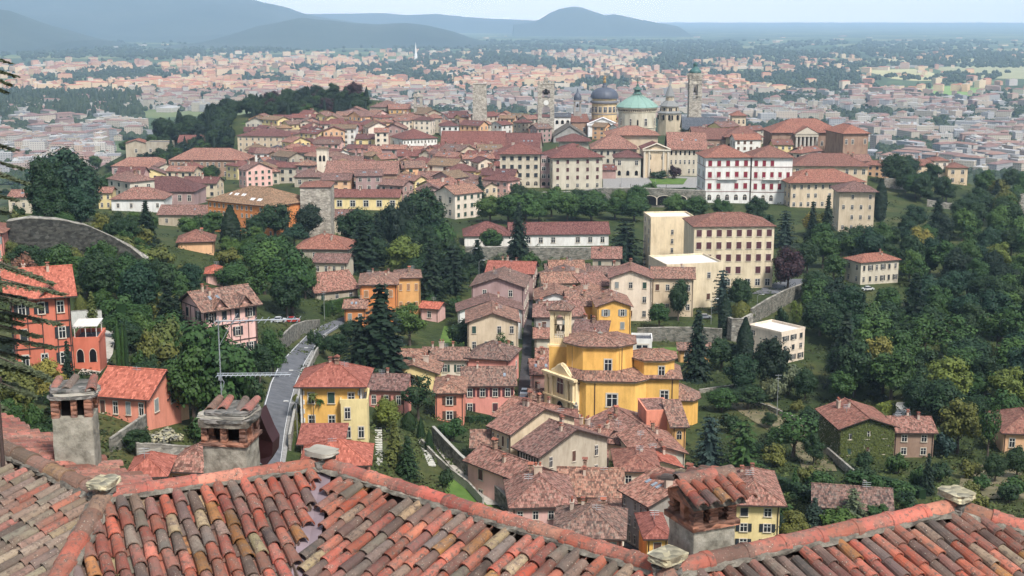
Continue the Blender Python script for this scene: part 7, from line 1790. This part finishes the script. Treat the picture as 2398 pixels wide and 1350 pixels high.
n += wood([(20, 560), (330, 610), (560, 575), (640, 600), (600, 660), (430, 700), (200, 680), (20, 640)], 30, [('bush', 'lime', 2), ('bush', 'mid', 3), ('broad', 'mid', 3), ('bush', 'olive', 3), ('broad', 'olive', 1)], (6, 10), 'shrubs under the old rampart', (.7, 1.0), .6, 7)
n += wood([(790, 520), (1060, 560), (1260, 590), (1400, 600), (1240, 650), (1070, 720), (1000, 700), (880, 640)], 26, [('broad', 'dark', 3), ('dense', 'black', 3), ('cedar', 'black', 1), ('bush', 'mid', 2)], (7, 12), 'dark trees below the convent', (.8, 1.2), .6, 8)
n += wood([(0, 400), (260, 380), (330, 330), (560, 440), (260, 470), (0, 520)], 26, [('broad', 'mid', 3), ('broad', 'dark', 3), ('dense', 'dark', 1)], (9, 14), 'trees on the left rim of the hill', (.8, 1.1), .6, 9)
n += wood([(180, 660), (430, 660), (450, 900), (310, 960), (270, 880), (280, 800), (200, 740)], 24, [('bush', 'mid', 3), ('broad', 'dark', 3), ('bush', 'olive', 2), ('bush', 'lime', 1), ('dense', 'mid', 2)], (5, 9), 'garden trees on the left', (.7, 1.2), .6, 21)
n += wood([(1100, 478), (1700, 480), (1700, 530), (1100, 520)], 16, [('dense', 'mid', 3), ('dense', 'bright', 2), ('dense', 'dark', 2)], (9, 13), 'trees below the bastion wall', (.9, 1.1), .6, 22)
n += wood([(250, 490), (480, 540), (700, 560), (650, 630), (420, 610), (250, 560)], 22, [('broad', 'mid', 3), ('dense', 'dark', 3), ('bush', 'olive', 1), ('broad', 'bright', 1), ('broad', 'dark', 2)], (7, 11), 'trees below the orange convent', (.8, 1.2), .6, 23)
n += wood([(1000, 620), (1100, 600), (1080, 760), (1000, 760)], 8, [('conifer', 'black', 1), ('broad', 'dark', 2), ('bush', 'mid', 2)], (5, 8), 'trees left of the dusky brown house', (.9, 1.3), .6, 24)
n += wood([(200, 900), (600, 900), (600, 1060), (320, 1080), (0, 1090)], 16, [('bush', 'mid', 3), ('bush', 'olive', 1), ('broad', 'dark', 2), ('bush', 'dark', 2)], (4, 7), 'garden shrubs on the left', (.7, 1.1), .6, 10)
n += wood([(1640, 900), (2400, 1060), (2400, 1200), (2150, 1260), (1830, 1260), (1650, 1120)], 34, [('bush', 'mid', 3), ('bush', 'olive', 3), ('bush', 'dark', 3), ('broad', 'dark', 1)], (3, 6.5), 'garden shrubs on the right', (.6, 1.0), .8, 12)
n += wood([(20, 520), (345, 600), (360, 690), (240, 700), (20, 660)], 16, [('bush', 'mid', 3), ('broad', 'mid', 3), ('bush', 'olive', 2), ('broad', 'dark', 3)], (6, 10), 'growth against the old rampart', (.8, 1.2), .6, 31)
for i, (u, v) in enumerate(((40, 505), (95, 500), (235, 522), (262, 540), (290, 560), (320, 580))): T(u, v-26, v+22, 46, 'bush', ('dark', 'mid', 'olive')[i % 3], group='shrubs on the rampart top')
for i, a in enumerate(((60, 572, 655, 62), (118, 580, 665, 70), (178, 575, 662, 60), (250, 560, 662, 66), (300, 585, 668, 60), (30, 560, 650, 50))): T(*a, 'broad', ('mid', 'dark', 'olive')[i % 3], group='growth against the old rampart')
print('trees', len(TREES))
# ---------------------------------------------------------------- roads, walls, hedges, street things
M_ASPH = ground_mat('asphalt', [(.35, (.085, .088, .095)), (.6, (.13, .132, .14)), (.75, (.16, .16, .165))], .5, 8.0)
M_LANE = ground_mat('lane_paving', [(.35, (.035, .033, .036)), (.65, (.065, .06, .062))], .8, 6.0)
M_PAVE = ground_mat('pavement', [(.35, (.20, .19, .18)), (.65, (.30, .29, .27))], 1.2, 6.0)
M_GRAVEL = ground_mat('pale_gravel', [(.35, (.30, .27, .22)), (.65, (.46, .42, .36))], 1.5, 8.0)
M_LAWN = ground_mat('lawn_grass', [(.3, (.05, .10, .02)), (.55, (.09, .15, .03)), (.75, (.15, .18, .05))], .35, 9.0, .1)
M_EARTH = ground_mat('dry_grass', [(.3, (.09, .09, .04)), (.55, (.17, .14, .08)), (.75, (.24, .19, .12))], .3, 9.0, .1)
def ribbon(name, pts, mat, lift=.2, l=0.0, r=1.0, thick=0.0):
    """a strip laid on the ground between two edges given as (u_left, u_right, v)"""
    ed = []
    for a, b in zip(pts[:-1], pts[1:]):
        for k in range(4): t = k/4; ed.append([a[i]*(1-t)+b[i]*t for i in range(3)])
    ed.append(list(pts[-1])); mb = MB(); vs = []; n = 5
    for (a, b, v) in ed:
        A_, B_ = hit(a, v), hit(b, v)
        if A_ is None or B_ is None: continue
        for k in range(n): t = l+(r-l)*k/(n-1); p = A_.lerp(B_, t); vs.append((p.x, p.y, max(p.z, tz(p.x, p.y))+lift))
    m_ = len(vs)//n
    mb.add(vs, [(i*n+k, i*n+k+1, (i+1)*n+k+1, (i+1)*n+k) for i in range(m_-1) for k in range(n-1)])
    if thick:
        for e in (0, n-1):
            for i in range(m_-1):
                a, b_ = vs[i*n+e], vs[(i+1)*n+e]; mb.add([a, b_, (b_[0], b_[1], b_[2]-thick), (a[0], a[1], a[2]-thick)], [(0, 1, 2, 3)])
    o = mb.obj(name, mat); o['kind'] = 'structure'; return o
RD = [(606, 668, 1090), (610, 680, 1010), (618, 692, 950), (632, 706, 900), (656, 727, 850), (690, 746, 815), (720, 768, 785), (752, 800, 765), (800, 850, 745), (850, 880, 735)]
ribbon('road', RD, M_ASPH, .2); ribbon('pavement', RD[:7], M_PAVE, .34, .84, 1.0, .3); ribbon('road_edge_line', RD[:8], plain('road_paint', (.6, .6, .58)), .23, .03, .055)
ribbon('road_edge_line', RD[:8], MATS['road_paint'], .23, .80, .82)
ribbon('lane', [(1212, 1246, 962), (1215, 1244, 900), (1222, 1244, 840), (1226, 1245, 780), (1228, 1246, 730), (1232, 1249, 690), (1238, 1254, 655)], M_LANE, .25)
ribbon('street', [(1462, 1530, 1345), (1462, 1520, 1300), (1462, 1504, 1258), (1455, 1490, 1220)], M_LANE, .2)
ribbon('driveway', [(180, 232, 880), (205, 252, 852), (228, 264, 832), (236, 268, 805), (240, 270, 776)], M_GRAVEL, .2)
ribbon('garden_path', [(1008, 1026, 1035), (1030, 1062, 1065), (1052, 1092, 1092), (1082, 1128, 1122), (1115, 1160, 1155), (1140, 1190, 1185)], M_GRAVEL, .2)
ribbon('lawn', [(1030, 1100, 1115), (1040, 1125, 1150), (1060, 1150, 1185), (1080, 1170, 1210)], M_LAWN, .12)
ribbon('lawn', [(985, 1050, 890), (1010, 1080, 850), (1030, 1095, 800), (1040, 1090, 765)], M_LAWN, .12)
ribbon('forecourt', [(1412, 1650, 442), (1412, 1650, 430), (1412, 1640, 416)], M_PAVE, .3)
ribbon('lawn', [(1530, 1600, 434), (1520, 1610, 420)], M_LAWN, .45)
ribbon('driveway', [(2088, 2136, 990), (2092, 2132, 965), (2098, 2124, 945)], plain('white_concrete', (.55, .53, .48)), .3)
ribbon('lawn', [(1490, 1690, 838), (1500, 1680, 815)], M_LAWN, .15)
ribbon('meadow', [(1880, 1960, 1105), (1870, 1950, 1075), (1850, 1930, 1040), (1760, 1880, 985), (1700, 1800, 945)], M_EARTH, .12)
ribbon('meadow', [(2240, 2398, 1170), (2250, 2420, 1120), (2280, 2440, 1090)], M_EARTH, .12)
ribbon('terrace_lawn', [(560, 760, 292), (600, 790, 284)], M_LAWN, .4)
ribbon('driveway', [(1760, 1880, 690), (1800, 1900, 668), (1850, 1960, 655)], M_ASPH, .2)
def wallrun(label, pts, thick, mat, cap=None, name='stone_wall', cat='wall', found=2.0):
    """a standing wall through (u, v_top, v_base) points; each stands where its base meets the ground"""
    P = []
    for q in pts:
        b = hit(q[0], q[2]) if len(q) < 4 else at(q[0], q[2], q[3])
        if b is None: continue
        P.append((b, at(q[0], q[1], b.y).z))
    if len(P) < 2: return None
    o0 = P[0][0]; r = empty(name, o0); mb = MB(); n = len(P)
    vs = []
    for i, (b, zt) in enumerate(P):
        d = (P[min(i+1, n-1)][0]-P[max(i-1, 0)][0]); d.z = 0; d.normalize(); nn = Vector((-d.y, d.x, 0))
        if nn.y < 0: nn = -nn
        for (q, z) in ((Vector((0, 0, 0)), b.z-found), (Vector((0, 0, 0)), zt), (nn*thick, zt), (nn*thick, b.z-found)): p = b+q-o0; vs.append((p.x, p.y, z-o0.z))
    fs = [(i*4+k, (i+1)*4+k, (i+1)*4+(k+1) % 4, i*4+(k+1) % 4) for i in range(n-1) for k in range(4)]+[(0, 1, 2, 3), (n*4-1, n*4-2, n*4-3, n*4-4)]
    mb.add(vs, fs); mb.obj('wall_body', mat, r)
    mb = MB()
    for i in range(n-1):
        a, b_ = Vector(vs[i*4+1]), Vector(vs[i*4+5]); c, d_ = Vector(vs[i*4+6]), Vector(vs[i*4+2]); u_ = Vector((0, -.08, 0))
        t = Vector((0, 0, .14)); mb.add([tuple(q) for q in (a+u_, b_+u_, c-u_, d_-u_, a+u_+t, b_+u_+t, c-u_+t, d_-u_+t)], [(4, 5, 6, 7), (0, 1, 5, 4), (2, 3, 7, 6)])
    mb.obj('coping', cap or M_STONE, r)
    tag(r, label, cat); return r
wallrun('tall dark old rampart curving under the dome-shaped tree', [(24, 520, 640), (80, 512, 645), (150, 516, 648), (215, 530, 650), (270, 556, 655), (310, 580, 660), (345, 610, 668)], 4, stone('old_dark_wall', (.085, .082, .07), (.035, .035, .03), .9, .5), name='rampart', cat='rampart')
wallrun('low stone wall along the right side of the curving road', [(676, 1020, 1055), (688, 960, 985), (700, 915, 935), (716, 868, 884), (738, 822, 836), (756, 795, 808)], .4, M_STONE, plain('pale_coping', (.34, .32, .28)))
wallrun('grey retaining wall on the inside of the road bend', [(660, 790, 822), (690, 762, 800), (720, 752, 782), (750, 750, 768)], .5, M_RUBBLE)
wallrun('long lane wall running down past the garden to the low houses', [(1012, 1000, 1036), (1040, 1030, 1068), (1075, 1066, 1100), (1110, 1096, 1132), (1150, 1130, 1168), (1188, 1168, 1205)], .5, M_RUBBLE, plain('pale_coping', (.34, .32, .28)))
wallrun('pale parapet on the garden side of the long lane wall', [(985, 1030, 1042), (1020, 1068, 1084), (1055, 1100, 1118), (1095, 1130, 1150), (1130, 1168, 1190)], .3, plain('pale_coping', (.34, .32, .28)))
wallrun('arched bastion wall below the seminary forecourt', [(1270, 452, 480), (1340, 450, 482), (1410, 442, 484), (1500, 442, 486), (1600, 446, 486), (1652, 448, 486)], 3, M_RUBBLE, name='bastion_wall')
bw_ = bpy.data.objects.get('bastion_wall')
for i, u in enumerate((1520, 1555, 1590)):
    p = hit(u, 486); link('archway', win_mesh('archdark'), bw_, p-bw_.location+Vector((0, -.15, 1.2)), 0, (7.0, 1, 4.6))
wallrun('ivy-dark terrace wall below the long white convent range', [(1090, 580, 606), (1200, 580, 612), (1300, 582, 612), (1420, 582, 606)], 2, M_RUBBLE, name='terrace_wall')
wallrun('grey stone garden wall right of the yellow gabled house', [(1492, 770, 800), (1560, 768, 800), (1630, 768, 802), (1690, 772, 806)], .6, M_RUBBLE)
wallrun('curved round-ended wall above the flat-roofed apartment house', [(1696, 742, 790), (1712, 748, 800), (1740, 748, 802), (1762, 736, 790)], 1, M_STONE)
wallrun('sloping terrace wall behind the round clipped tree', [(1760, 725, 760), (1800, 700, 740), (1840, 680, 716), (1890, 662, 690)], .6, M_RUBBLE)
wallrun('low field wall running right from the church apse', [(1638, 914, 922), (1680, 908, 916), (1728, 902, 910)], .4, M_STONE)
wallrun('dry-stone wall zigzagging down to the ivy house', [(1752, 938, 946), (1800, 952, 962), (1860, 978, 990), (1920, 998, 1010), (1952, 1012, 1026), (1944, 1040, 1056)], .5, M_STONE)
wallrun('stone wall stepping down in front of the ivy house', [(1940, 1050, 1066), (1975, 1080, 1098), (2010, 1110, 1128), (2030, 1130, 1146)], .5, M_STONE)
wallrun('pale rampart parapet at the right edge of the view', [(2170, 470, 484), (2220, 478, 490), (2290, 476, 498), (2340, 466, 500), (2420, 452, 500)], 3, M_STONE, name='rampart', cat='rampart')
wallrun('grey panelled garden wall between the two near chimneys', [(322, 1040, 1078), (370, 1042, 1080), (420, 1046, 1082), (478, 1050, 1084)], .4, M_STONE)
wallrun('slanting mossy garden wall left of the panelled wall', [(262, 1030, 1060), (290, 1010, 1050), (320, 990, 1036), (345, 972, 1010)], .4, M_RUBBLE)
wallrun('pale terrace wall beside the pink house at the left edge', [(16, 628, 668), (60, 632, 664), (118, 624, 650)], .4, M_STONE)
wallrun('white courtyard wall behind the red villa', [(172, 730, 770), (205, 728, 766), (240, 728, 762)], .4, plain('white_wall', (.6, .58, .52)))
wallrun('long dark wall crowning the park hill', [(600, 236, 246), (690, 226, 236), (760, 224, 232)], 1, M_RUBBLE)
wallrun('arcaded viaduct wall below the right-rim houses', [(2070, 418, 440), (2120, 424, 446), (2150, 430, 452)], 2, M_STONE)
# hedges and ivy
def hedge(label, pts, w, col, seed=0, name='hedge', dens=9):
    R_ = random.Random(seed); P = []
    for (u, vt, vb) in pts:
        b = hit(u, vb); P.append((b, at(u, vt, b.y).z-b.z))
    r = empty(name, P[0][0]); o0 = P[0][0]; mb = MB(); cols = []; nb = max(1.0, .0)
    for (a, ha), (b, hb) in zip(P[:-1], P[1:]):
        L = (b-a).length; d = (b-a).normalized(); nn = Vector((-d.y, d.x, 0)).normalized(); 
        if nn.y > 0: nn = -nn
        for _ in range(int(L*(ha+hb+w)*dens)):
            t = R_.random(); h_ = ha+(hb-ha)*t; c = a+(b-a)*t-o0; top = R_.random() < w/(w+h_)
            if top: p = c+nn*R_.uniform(-w/2, w/2)+Vector((0, 0, h_)); n0 = Vector((0, 0, 1))
            else: p = c+nn*(w/2)+Vector((0, 0, R_.uniform(0, h_))); n0 = nn+Vector((0, 0, .3))
            n0 = (n0+Vector((R_.uniform(-.5, .5), R_.uniform(-.5, .5), R_.uniform(-.3, .5)))).normalized()
            leafquad(mb, cols, p+n0*R_.uniform(-.1, .12), n0, R_.uniform(.14, .28), R_.random(), R_)
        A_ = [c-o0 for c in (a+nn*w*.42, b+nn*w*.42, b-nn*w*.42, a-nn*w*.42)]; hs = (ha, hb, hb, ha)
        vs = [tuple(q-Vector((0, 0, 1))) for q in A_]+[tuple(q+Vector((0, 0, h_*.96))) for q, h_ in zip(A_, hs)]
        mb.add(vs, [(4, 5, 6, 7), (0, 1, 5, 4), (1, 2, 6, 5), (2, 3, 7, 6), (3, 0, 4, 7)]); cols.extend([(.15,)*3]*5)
    mb.obj('foliage', leafmat('leaves_'+col, LEAF[col]), r, colors=cols); tag(r, label, 'hedge'); return r
hedge('tall square clipped hedge block beside the driveway', [(286, 712, 765), (345, 716, 765)], 3, 'mid', 1)
hedge('lower rounded clipped hedge right of the square hedge block', [(312, 752, 800), (362, 755, 800)], 2.4, 'bright', 2)
hedge('clipped hedge below the convent range lawn', [(1196, 578, 592), (1300, 580, 594), (1410, 580, 594)], 2, 'dark', 3)
hedge('trimmed hedge crossing the slope below the ivy house', [(2050, 1115, 1140), (2110, 1130, 1152), (2160, 1148, 1170)], 1.6, 'dark', 4)
hedge('dark hedge along the foot of the pink row terrace', [(1092, 976, 990), (1150, 975, 988), (1185, 972, 984)], 1.2, 'dark', 5)
hedge('clipped hedge beside the road bend, right of the trees', [(762, 712, 742), (800, 700, 728), (835, 695, 718)], 1.6, 'mid', 6)
hedge('long low hedge between field wall and meadow on the right', [(1780, 1112, 1140), (1830, 1120, 1150), (1880, 1140, 1165)], 1.6, 'dark', 7)
hedge('yellow-green hedge up the drive behind the ivy house', [(2056, 950, 985), (2090, 940, 968)], 1.6, 'lime', 8)
if iv:
    R_ = random.Random(3); mb = MB(); cols = []; w_, d_, h_ = iv['_w'], iv['_dep'], iv['h']
    for _ in range(9000):
        f = R_.random()
        if f < .55: x = R_.uniform(-w_/2, w_/2); y = -.05; zm = h_+(w_/2-abs(x))*.34; n0 = Vector((0, -1, .2))
        elif f < .8: x = -w_/2-.05; y = R_.uniform(0, d_); zm = h_; n0 = Vector((-1, 0, .2))
        else: x = w_/2+.05; y = R_.uniform(0, d_); zm = h_; n0 = Vector((1, 0, .2))
        z = R_.uniform(-2, zm+.1); ww = False
        if f < .55:
            for (cx, cz) in ((-w_*.33, h_*.62), (w_*.02, h_*.68), (-w_*.33, h_*.16), (w_*.02, h_*.16)):
                if abs(x-cx) < .45 and cz < z < cz+1.3: ww = True
        if ww: continue
        n0 = (n0+Vector((R_.uniform(-.5, .5), R_.uniform(-.3, .3), R_.uniform(-.2, .6)))).normalized()
        leafquad(mb, cols, Vector((x, y, z))+n0*R_.uniform(0, .18), n0, R_.uniform(.14, .26), R_.random(), R_)
    mb.obj('ivy', leafmat('leaves_ivy', (.095, .12, .025)), iv, colors=cols)
# street lamps and poles
def lamp(label, u, vt, vb, arm=1, kind='lamp'):
    b = hit(u, vb); hh = at(u, vt, b.y).z-b.z; r = empty('street_lamp' if kind == 'lamp' else 'utility_pole', b); mb = MB(); mb.tube([(0, 0, -.5), (0, 0, hh*.95)], .09, 6, 0, .06); mb.obj('pole', plain('galvanised', (.30, .31, .31), .5, .4), r)
    if kind == 'lamp':
        mb = MB(); mb.tube([(0, 0, hh*.93), (arm*.5, 0, hh), (arm*1.5, 0, hh*1.01)], .05, 5); mb.obj('arm', MATS['galvanised'], r)
        mb = MB(); mb.box((arm*1.7, 0, hh*1.005), (.8, .3, .14)); mb.lathe([(.14, hh*1.005-.12), (.16, hh*1.005-.05)], 8, 0, (arm*1.7, 0)); mb.obj('lamp_head', plain('lamp_head', (.5, .5, .48)), r)
    else:
        mb = MB(); mb.box((0, 0, hh*.93), (1.5, .1, .1)); mb.box((0, 0, hh*.86), (1.1, .1, .1)); mb.obj('cross_arm', MATS['galvanised'], r)
    tag(r, label, 'street lamp' if kind == 'lamp' else 'pole', 'street lamps' if kind == 'lamp' else None)
lamp('street lamp with a curved arm halfway down the curving road', 704, 868, 930, -1); lamp('street lamp at the lower end of the curving road', 697, 940, 1030, -1); lamp('street lamp at the upper bend of the curving road', 735, 815, 850, -1)
lamp('grey pole with cross arms above the road bend', 760, 678, 752, 1, 'pole'); lamp('tall bare pole on the slope left of the ivy house', 1819, 872, 978, 1, 'pole'); lamp('double street lamp among the dark trees below the convent', 1105, 582, 650, 1); lamp('street lamp left of the dusky brown house', 1122, 610, 690, 1)
lamp('street lamp beside the grey farmhouse', 1984, 622, 660, -1); lamp('street lamp on the terrace below the school', 1772, 690, 745, 1); lamp('street lamp on the seminary forecourt', 1455, 405, 440, 1); lamp('street lamp by the chapel flower bed', 1535, 408, 436, 1); lamp('pole with a spotlight beside the cream gabled house', 1665, 700, 760, 1)
# cars
def car(label, u, v, rz, col):
    b = hit(u, v)
    if b is None: return
    b.z += .22; r = empty('parked_car', b, rz); P = [(-2.05, .35), (-2.0, .8), (-1.35, .92), (-.85, 1.42), (.75, 1.45), (1.35, .98), (2.0, .85), (2.1, .4)]
    mb = MB()
    for m_, sel, w_ in ((0, [(-2.05, .3), (-2.02, .78), (-1.3, .92), (1.3, .96), (2.0, .84), (2.1, .35)], .86),):
        n = len(sel); mb.add([(x, -w_, z) for x, z in sel]+[(x, w_, z) for x, z in sel], [tuple(range(n)), tuple(range(2*n-1, n-1, -1))]+[(i, i+n, (i+1) % n+n, (i+1) % n) for i in range(n)])
    mb.box((-.05, 0, 1.43), (1.5, 1.3, .05)); mb.obj('body', plain('car_paint_%d' % int(u), col, .3, .2, .6), r)
    mb = MB(); A_ = [(-1.25, .92), (-.8, 1.41), (.7, 1.41), (1.2, .96)]
    mb.add([(x, -.8 if z < 1 else -.66, z) for x, z in A_]+[(x, .8 if z < 1 else .66, z) for x, z in A_], [(0, 1, 2, 3), (7, 6, 5, 4), (0, 4, 5, 1), (2, 6, 7, 3)]); mb.obj('cabin_glass', M_GLASS, r)
    for sx in (-1.3, 1.3):
        for sy in (-.8, .8): mb = MB(); mb.tube([(sx, sy-.1, .32), (sx, sy+.1, .32)], .32, 12); mb.obj('wheel', plain('tyre_rubber', (.02, .02, .02)), r)
    for sy in (-.6, .6): mb = MB(); mb.box((2.06, sy, .65), (.06, .34, .14)); mb.obj('headlight', M_FRAME, r)
    tag(r, label, 'car')
car('silver car parked at the foot of the grey street house', 1470, 1262, 1.2, (.45, .46, .48)); car('dark car on the lane beside the pink row', 1224, 944, 1.45, (.05, .05, .06)); car('white car on the lane just above the dark one', 1228, 926, 1.45, (.6, .6, .6))
car('white car by the hedge above the road bend', 652, 757, .2, (.62, .62, .62)); car('red car by the hedge above the road bend', 684, 757, .1, (.45, .04, .03)); car('white car parked below the grey farmhouse', 2032, 682, .3, (.62, .62, .6)); car('grey car beside the school wall', 1650, 748, .1, (.25, .26, .28))
for i, (u, v) in enumerate(((1452, 440), (1477, 440), (1510, 441), (1560, 442))): 
    b = hit(u, v); r = empty('bollard', b); mb = MB(); mb.tube([(0, 0, -.2), (0, 0, 2.2)], .14, 6); mb.obj('post', M_PIPE, r); tag(r, f"dark post on the forecourt edge, {('leftmost', 'second from left', 'third from left', 'rightmost')[i]}", 'bollard', 'dark posts on the forecourt')
# stepping stones in the villa garden
for nm, pts in (('left', [(886, 1005), (887, 1090)]), ('right', [(985, 1030), (1012, 1092)])):
    r = empty('stepping_stone_path', hit(*pts[0])); mb = MB(); n = 16
    for i in range(n):
        t = i/(n-1); p = hit(pts[0][0]*(1-t)+pts[1][0]*t, pts[0][1]*(1-t)+pts[1][1]*t)-r.location; mb.box((p.x, p.y, p.z+.14), (1.3, .55, .22))
    mb.obj('slabs', plain('pale_slab', (.5, .48, .42)), r); tag(r, f"{nm}-hand line of pale stepping slabs down the villa garden", 'path')
# undergrowth: the rough growth covering the slopes between the trees
R_ = random.Random(77); mb = MB(); cols = []; made = 0
def unbuilt(u, v):
    for (a, b_, c, d) in ((600, 700, 860, 1090), (1205, 1260, 640, 970), (1040, 1175, 1110, 1210), (985, 1100, 760, 895), (230, 275, 770, 850), (1412, 1650, 414, 444)):
        if a < u < b_ and c < v < d: return False
    return True
for _ in range(60000):
    if made > 5200: break
    u = R_.uniform(-40, 2440); v = R_.uniform(300, 1240)
    if v < 520 and 480 < u < 2040 and R_.random() < .85: continue
    if not unbuilt(u, v): continue
    p = hit(u, v)
    if p is None or p.y > 1200 or not clear(p.x, p.y, .8): continue
    g = mn.noise(Vector((p.x*.05, p.y*.05, 2)))
    if g < -.22 and R_.random() < .8: continue
    s = R_.uniform(.5, 1.5)*(1+p.y/900); tone = min(1, max(0, .5+.8*mn.noise(Vector((p.x*.02, p.y*.02, 9)))+R_.uniform(-.2, .2)))
    for k in range(22 if p.y < 450 else 12):
        d = sph(R_); d.z = abs(d.z); nn = (d+Vector((R_.uniform(-.4, .4), R_.uniform(-.4, .4), .3))).normalized()
        leafquad(mb, cols, Vector((p.x+d.x*s, p.y+d.y*s, p.z-.1+d.z*s*.8)), nn, (.22 if p.y < 450 else .4)*R_.uniform(.7, 1.3), min(1, max(0, tone+R_.uniform(-.2, .2))), R_)
    made += 1
o = mb.obj('undergrowth', leafmat('leaves_undergrowth', (.050, .078, .022), .6), colors=cols); o['kind'] = 'stuff'
# cedar at the left edge, its trunk outside the view, branches reaching in
D_ = 62.0; b = at(-190, 1100, D_); b.z = tz(b.x, b.y)-1; r = empty('cedar_tree', b); tag(r, 'near cedar at the left edge with drooping branches before the red villa', 'tree')
k = px(at(0, 700, D_))[2]/FPX; zt = at(-190, 60, D_).z-b.z
mb = MB(); mb.tube([(0, 0, -1), (0, 0, zt*.5), (.3, 0, zt)], .45, 8, 0, .08); mb.obj('trunk', plain('bark', (.09, .07, .055)), r)
R_ = random.Random(9); mbb = MB(); mb = MB(); cols = []
for (u, v) in ((26, 150), (30, 178), (22, 200), (8, 216), (-10, 185), (30, 352), (50, 395), (58, 430), (40, 470), (20, 500), (-5, 450), (148, 690), (120, 665), (140, 760), (95, 720), (60, 700), (128, 815), (90, 790), (50, 760), (140, 900), (100, 880), (60, 840), (20, 800), (80, 930), (30, 900), (0, 860), (-20, 740), (10, 960)):
    e = at(u, v, D_+R_.uniform(-2.5, 2.5))-b; s = Vector((0, 0, e.z+abs(e.x)*.18)); L = (e-s).length
    mid = s.lerp(e, .55)+Vector((0, 0, L*.07)); mbb.tube([s, mid, e], .07, 5, 0, .012)
    for q in range(int(L*26)):
        t = R_.uniform(.35, 1.0); c = (s*(1-t)**2+mid*2*t*(1-t)+e*t*t)*1.0
        sd = Vector((R_.uniform(-.25, .25), R_.choice((-1, 1))*1.0, 0)); wl = R_.uniform(.2, 1.0)*(1.15-t)*1.4+.12
        ax = (Vector((.75, 0, -.12))+sd*.8).normalized()
        for j in range(9):
            tt = j/8; p = c+ax*wl*tt+Vector((0, 0, -.12*wl*tt*tt)); nn = (Vector((R_.uniform(-.4, .4), R_.uniform(-.4, .4), 1))).normalized()
            leafquad(mb, cols, p+Vector((R_.uniform(-.04, .04), R_.uniform(-.05, .05), R_.uniform(-.03, .03))), nn, R_.uniform(.06, .13), min(1, max(0, .3+.5*tt*R_.random()+R_.uniform(-.1, .1))), R_, .6)
mbb.obj('branches', plain('bark', (.09, .07, .055)), r); mb.obj('crown', leafmat('leaves_cedar', (.12, .15, .08)), r, colors=cols)
# skylights on the olive convent roof
if og:
    for i in range(9):
        x = -og['_w']*.28+i*og['_w']*.055+(i % 2)*.8; yy = 5.5 if i < 5 else 3.2; z = og['h']+(yy+.8)*.42*.985+.14
        mb = MB(); mb.box((0, 0, 0), (1.0, 1.8, .2)); o = mb.obj('skylight', plain('skylight_white', (.6, .6, .58)), og, (x if i < 5 else x+3, yy, z)); o.rotation_euler = (math.atan(.42), 0, .2)

# beyond the 300 broadleaf trees that show largest, the rest are one woodland mass
def merge_small():
    L = [o for o in THINGS if o.name.startswith('broadleaf_tree')]
    if len(L) <= 300: return
    bpy.context.view_layer.update()
    def size(o):
        c = o.children[0] if 'crown' in o.children[0].name else o.children[1]
        return -(c.scale[0]*c.scale[2])/px(o.location)[2]**2
    keep_named = lambda o: o.get('group') is None
    L.sort(key=lambda o: (0 if keep_named(o) else 1, size(o)))
    mats = []; CO = []; LV = []; TN = []; MI = []; LS = []; nv = 0; cache = {}
    for o in L[300:]:
        for c in list(o.children):
            me = c.data
            if 'crown' in c.name:
                if me.name not in cache:
                    co = np.empty(len(me.vertices)*3); me.vertices.foreach_get('co', co); lv = np.empty(len(me.loops), dtype=np.int32); me.loops.foreach_get('vertex_index', lv)
                    tn = np.empty(len(me.loops)*4, dtype=np.float32); me.color_attributes['tone'].data.foreach_get('color', tn); lt = np.empty(len(me.polygons), dtype=np.int32); me.polygons.foreach_get('loop_total', lt)
                    cache[me.name] = (co.reshape(-1, 3), lv, tn, lt)
                co, lv, tn, lt = cache[me.name]; M = np.array(o.matrix_world@Matrix.Diagonal((*c.scale, 1)))
                CO.append(co@M[:3, :3].T+M[:3, 3]); LV.append(lv+nv); TN.append(tn); LS.append(lt); nv += len(co)
                m = c.material_slots[0].material
                if m not in mats: mats.append(m)
                MI.append(np.full(len(lt), mats.index(m), dtype=np.int32))
            bpy.data.objects.remove(c)
        THINGS.remove(o); bpy.data.objects.remove(o)
    CO = np.concatenate(CO); LV = np.concatenate(LV); TN = np.concatenate(TN); LS = np.concatenate(LS); MI = np.concatenate(MI)
    me = bpy.data.meshes.new('woodland'); me.vertices.add(len(CO)); me.vertices.foreach_set('co', CO.ravel()); me.loops.add(len(LV)); me.loops.foreach_set('vertex_index', LV)
    me.polygons.add(len(LS)); me.polygons.foreach_set('loop_start', np.concatenate(([0], np.cumsum(LS)[:-1])).astype(np.int32)); me.polygons.foreach_set('loop_total', LS); me.polygons.foreach_set('material_index', MI)
    for m in mats: me.materials.append(m)
    me.update(calc_edges=True); a = me.color_attributes.new('tone', 'FLOAT_COLOR', 'CORNER'); a.data.foreach_set('color', TN)
    o = link('woodland', me); o['kind'] = 'stuff'
merge_small()

ORDW = 'first second third fourth fifth sixth seventh eighth ninth tenth eleventh twelfth thirteenth fourteenth fifteenth sixteenth seventeenth eighteenth nineteenth twentieth'.split()
def ordinal(i, n):
    if i == 0: return 'leftmost'
    if i == n-1: return 'rightmost'
    if i < 20: return ORDW[i]+' from the left'
    j = n-1-i
    return (ORDW[j] if j < 20 else ORDW[19])+' from the right'
def finish_labels():
    by = {}
    for o in THINGS: by.setdefault(o['label'], []).append(o)
    for k, L in by.items():
        if len(L) > 1:
            L.sort(key=lambda o: px(o.location)[0]); g = L[0].get('group') or k
            for i, o in enumerate(L): o['label'] = f"{k}, {ordinal(i, len(L))}"; o['group'] = g
finish_labels()
for o in THINGS:
    for k in ('h', '_w', '_dep', '_zr'):
        if k in o.keys(): del o[k]
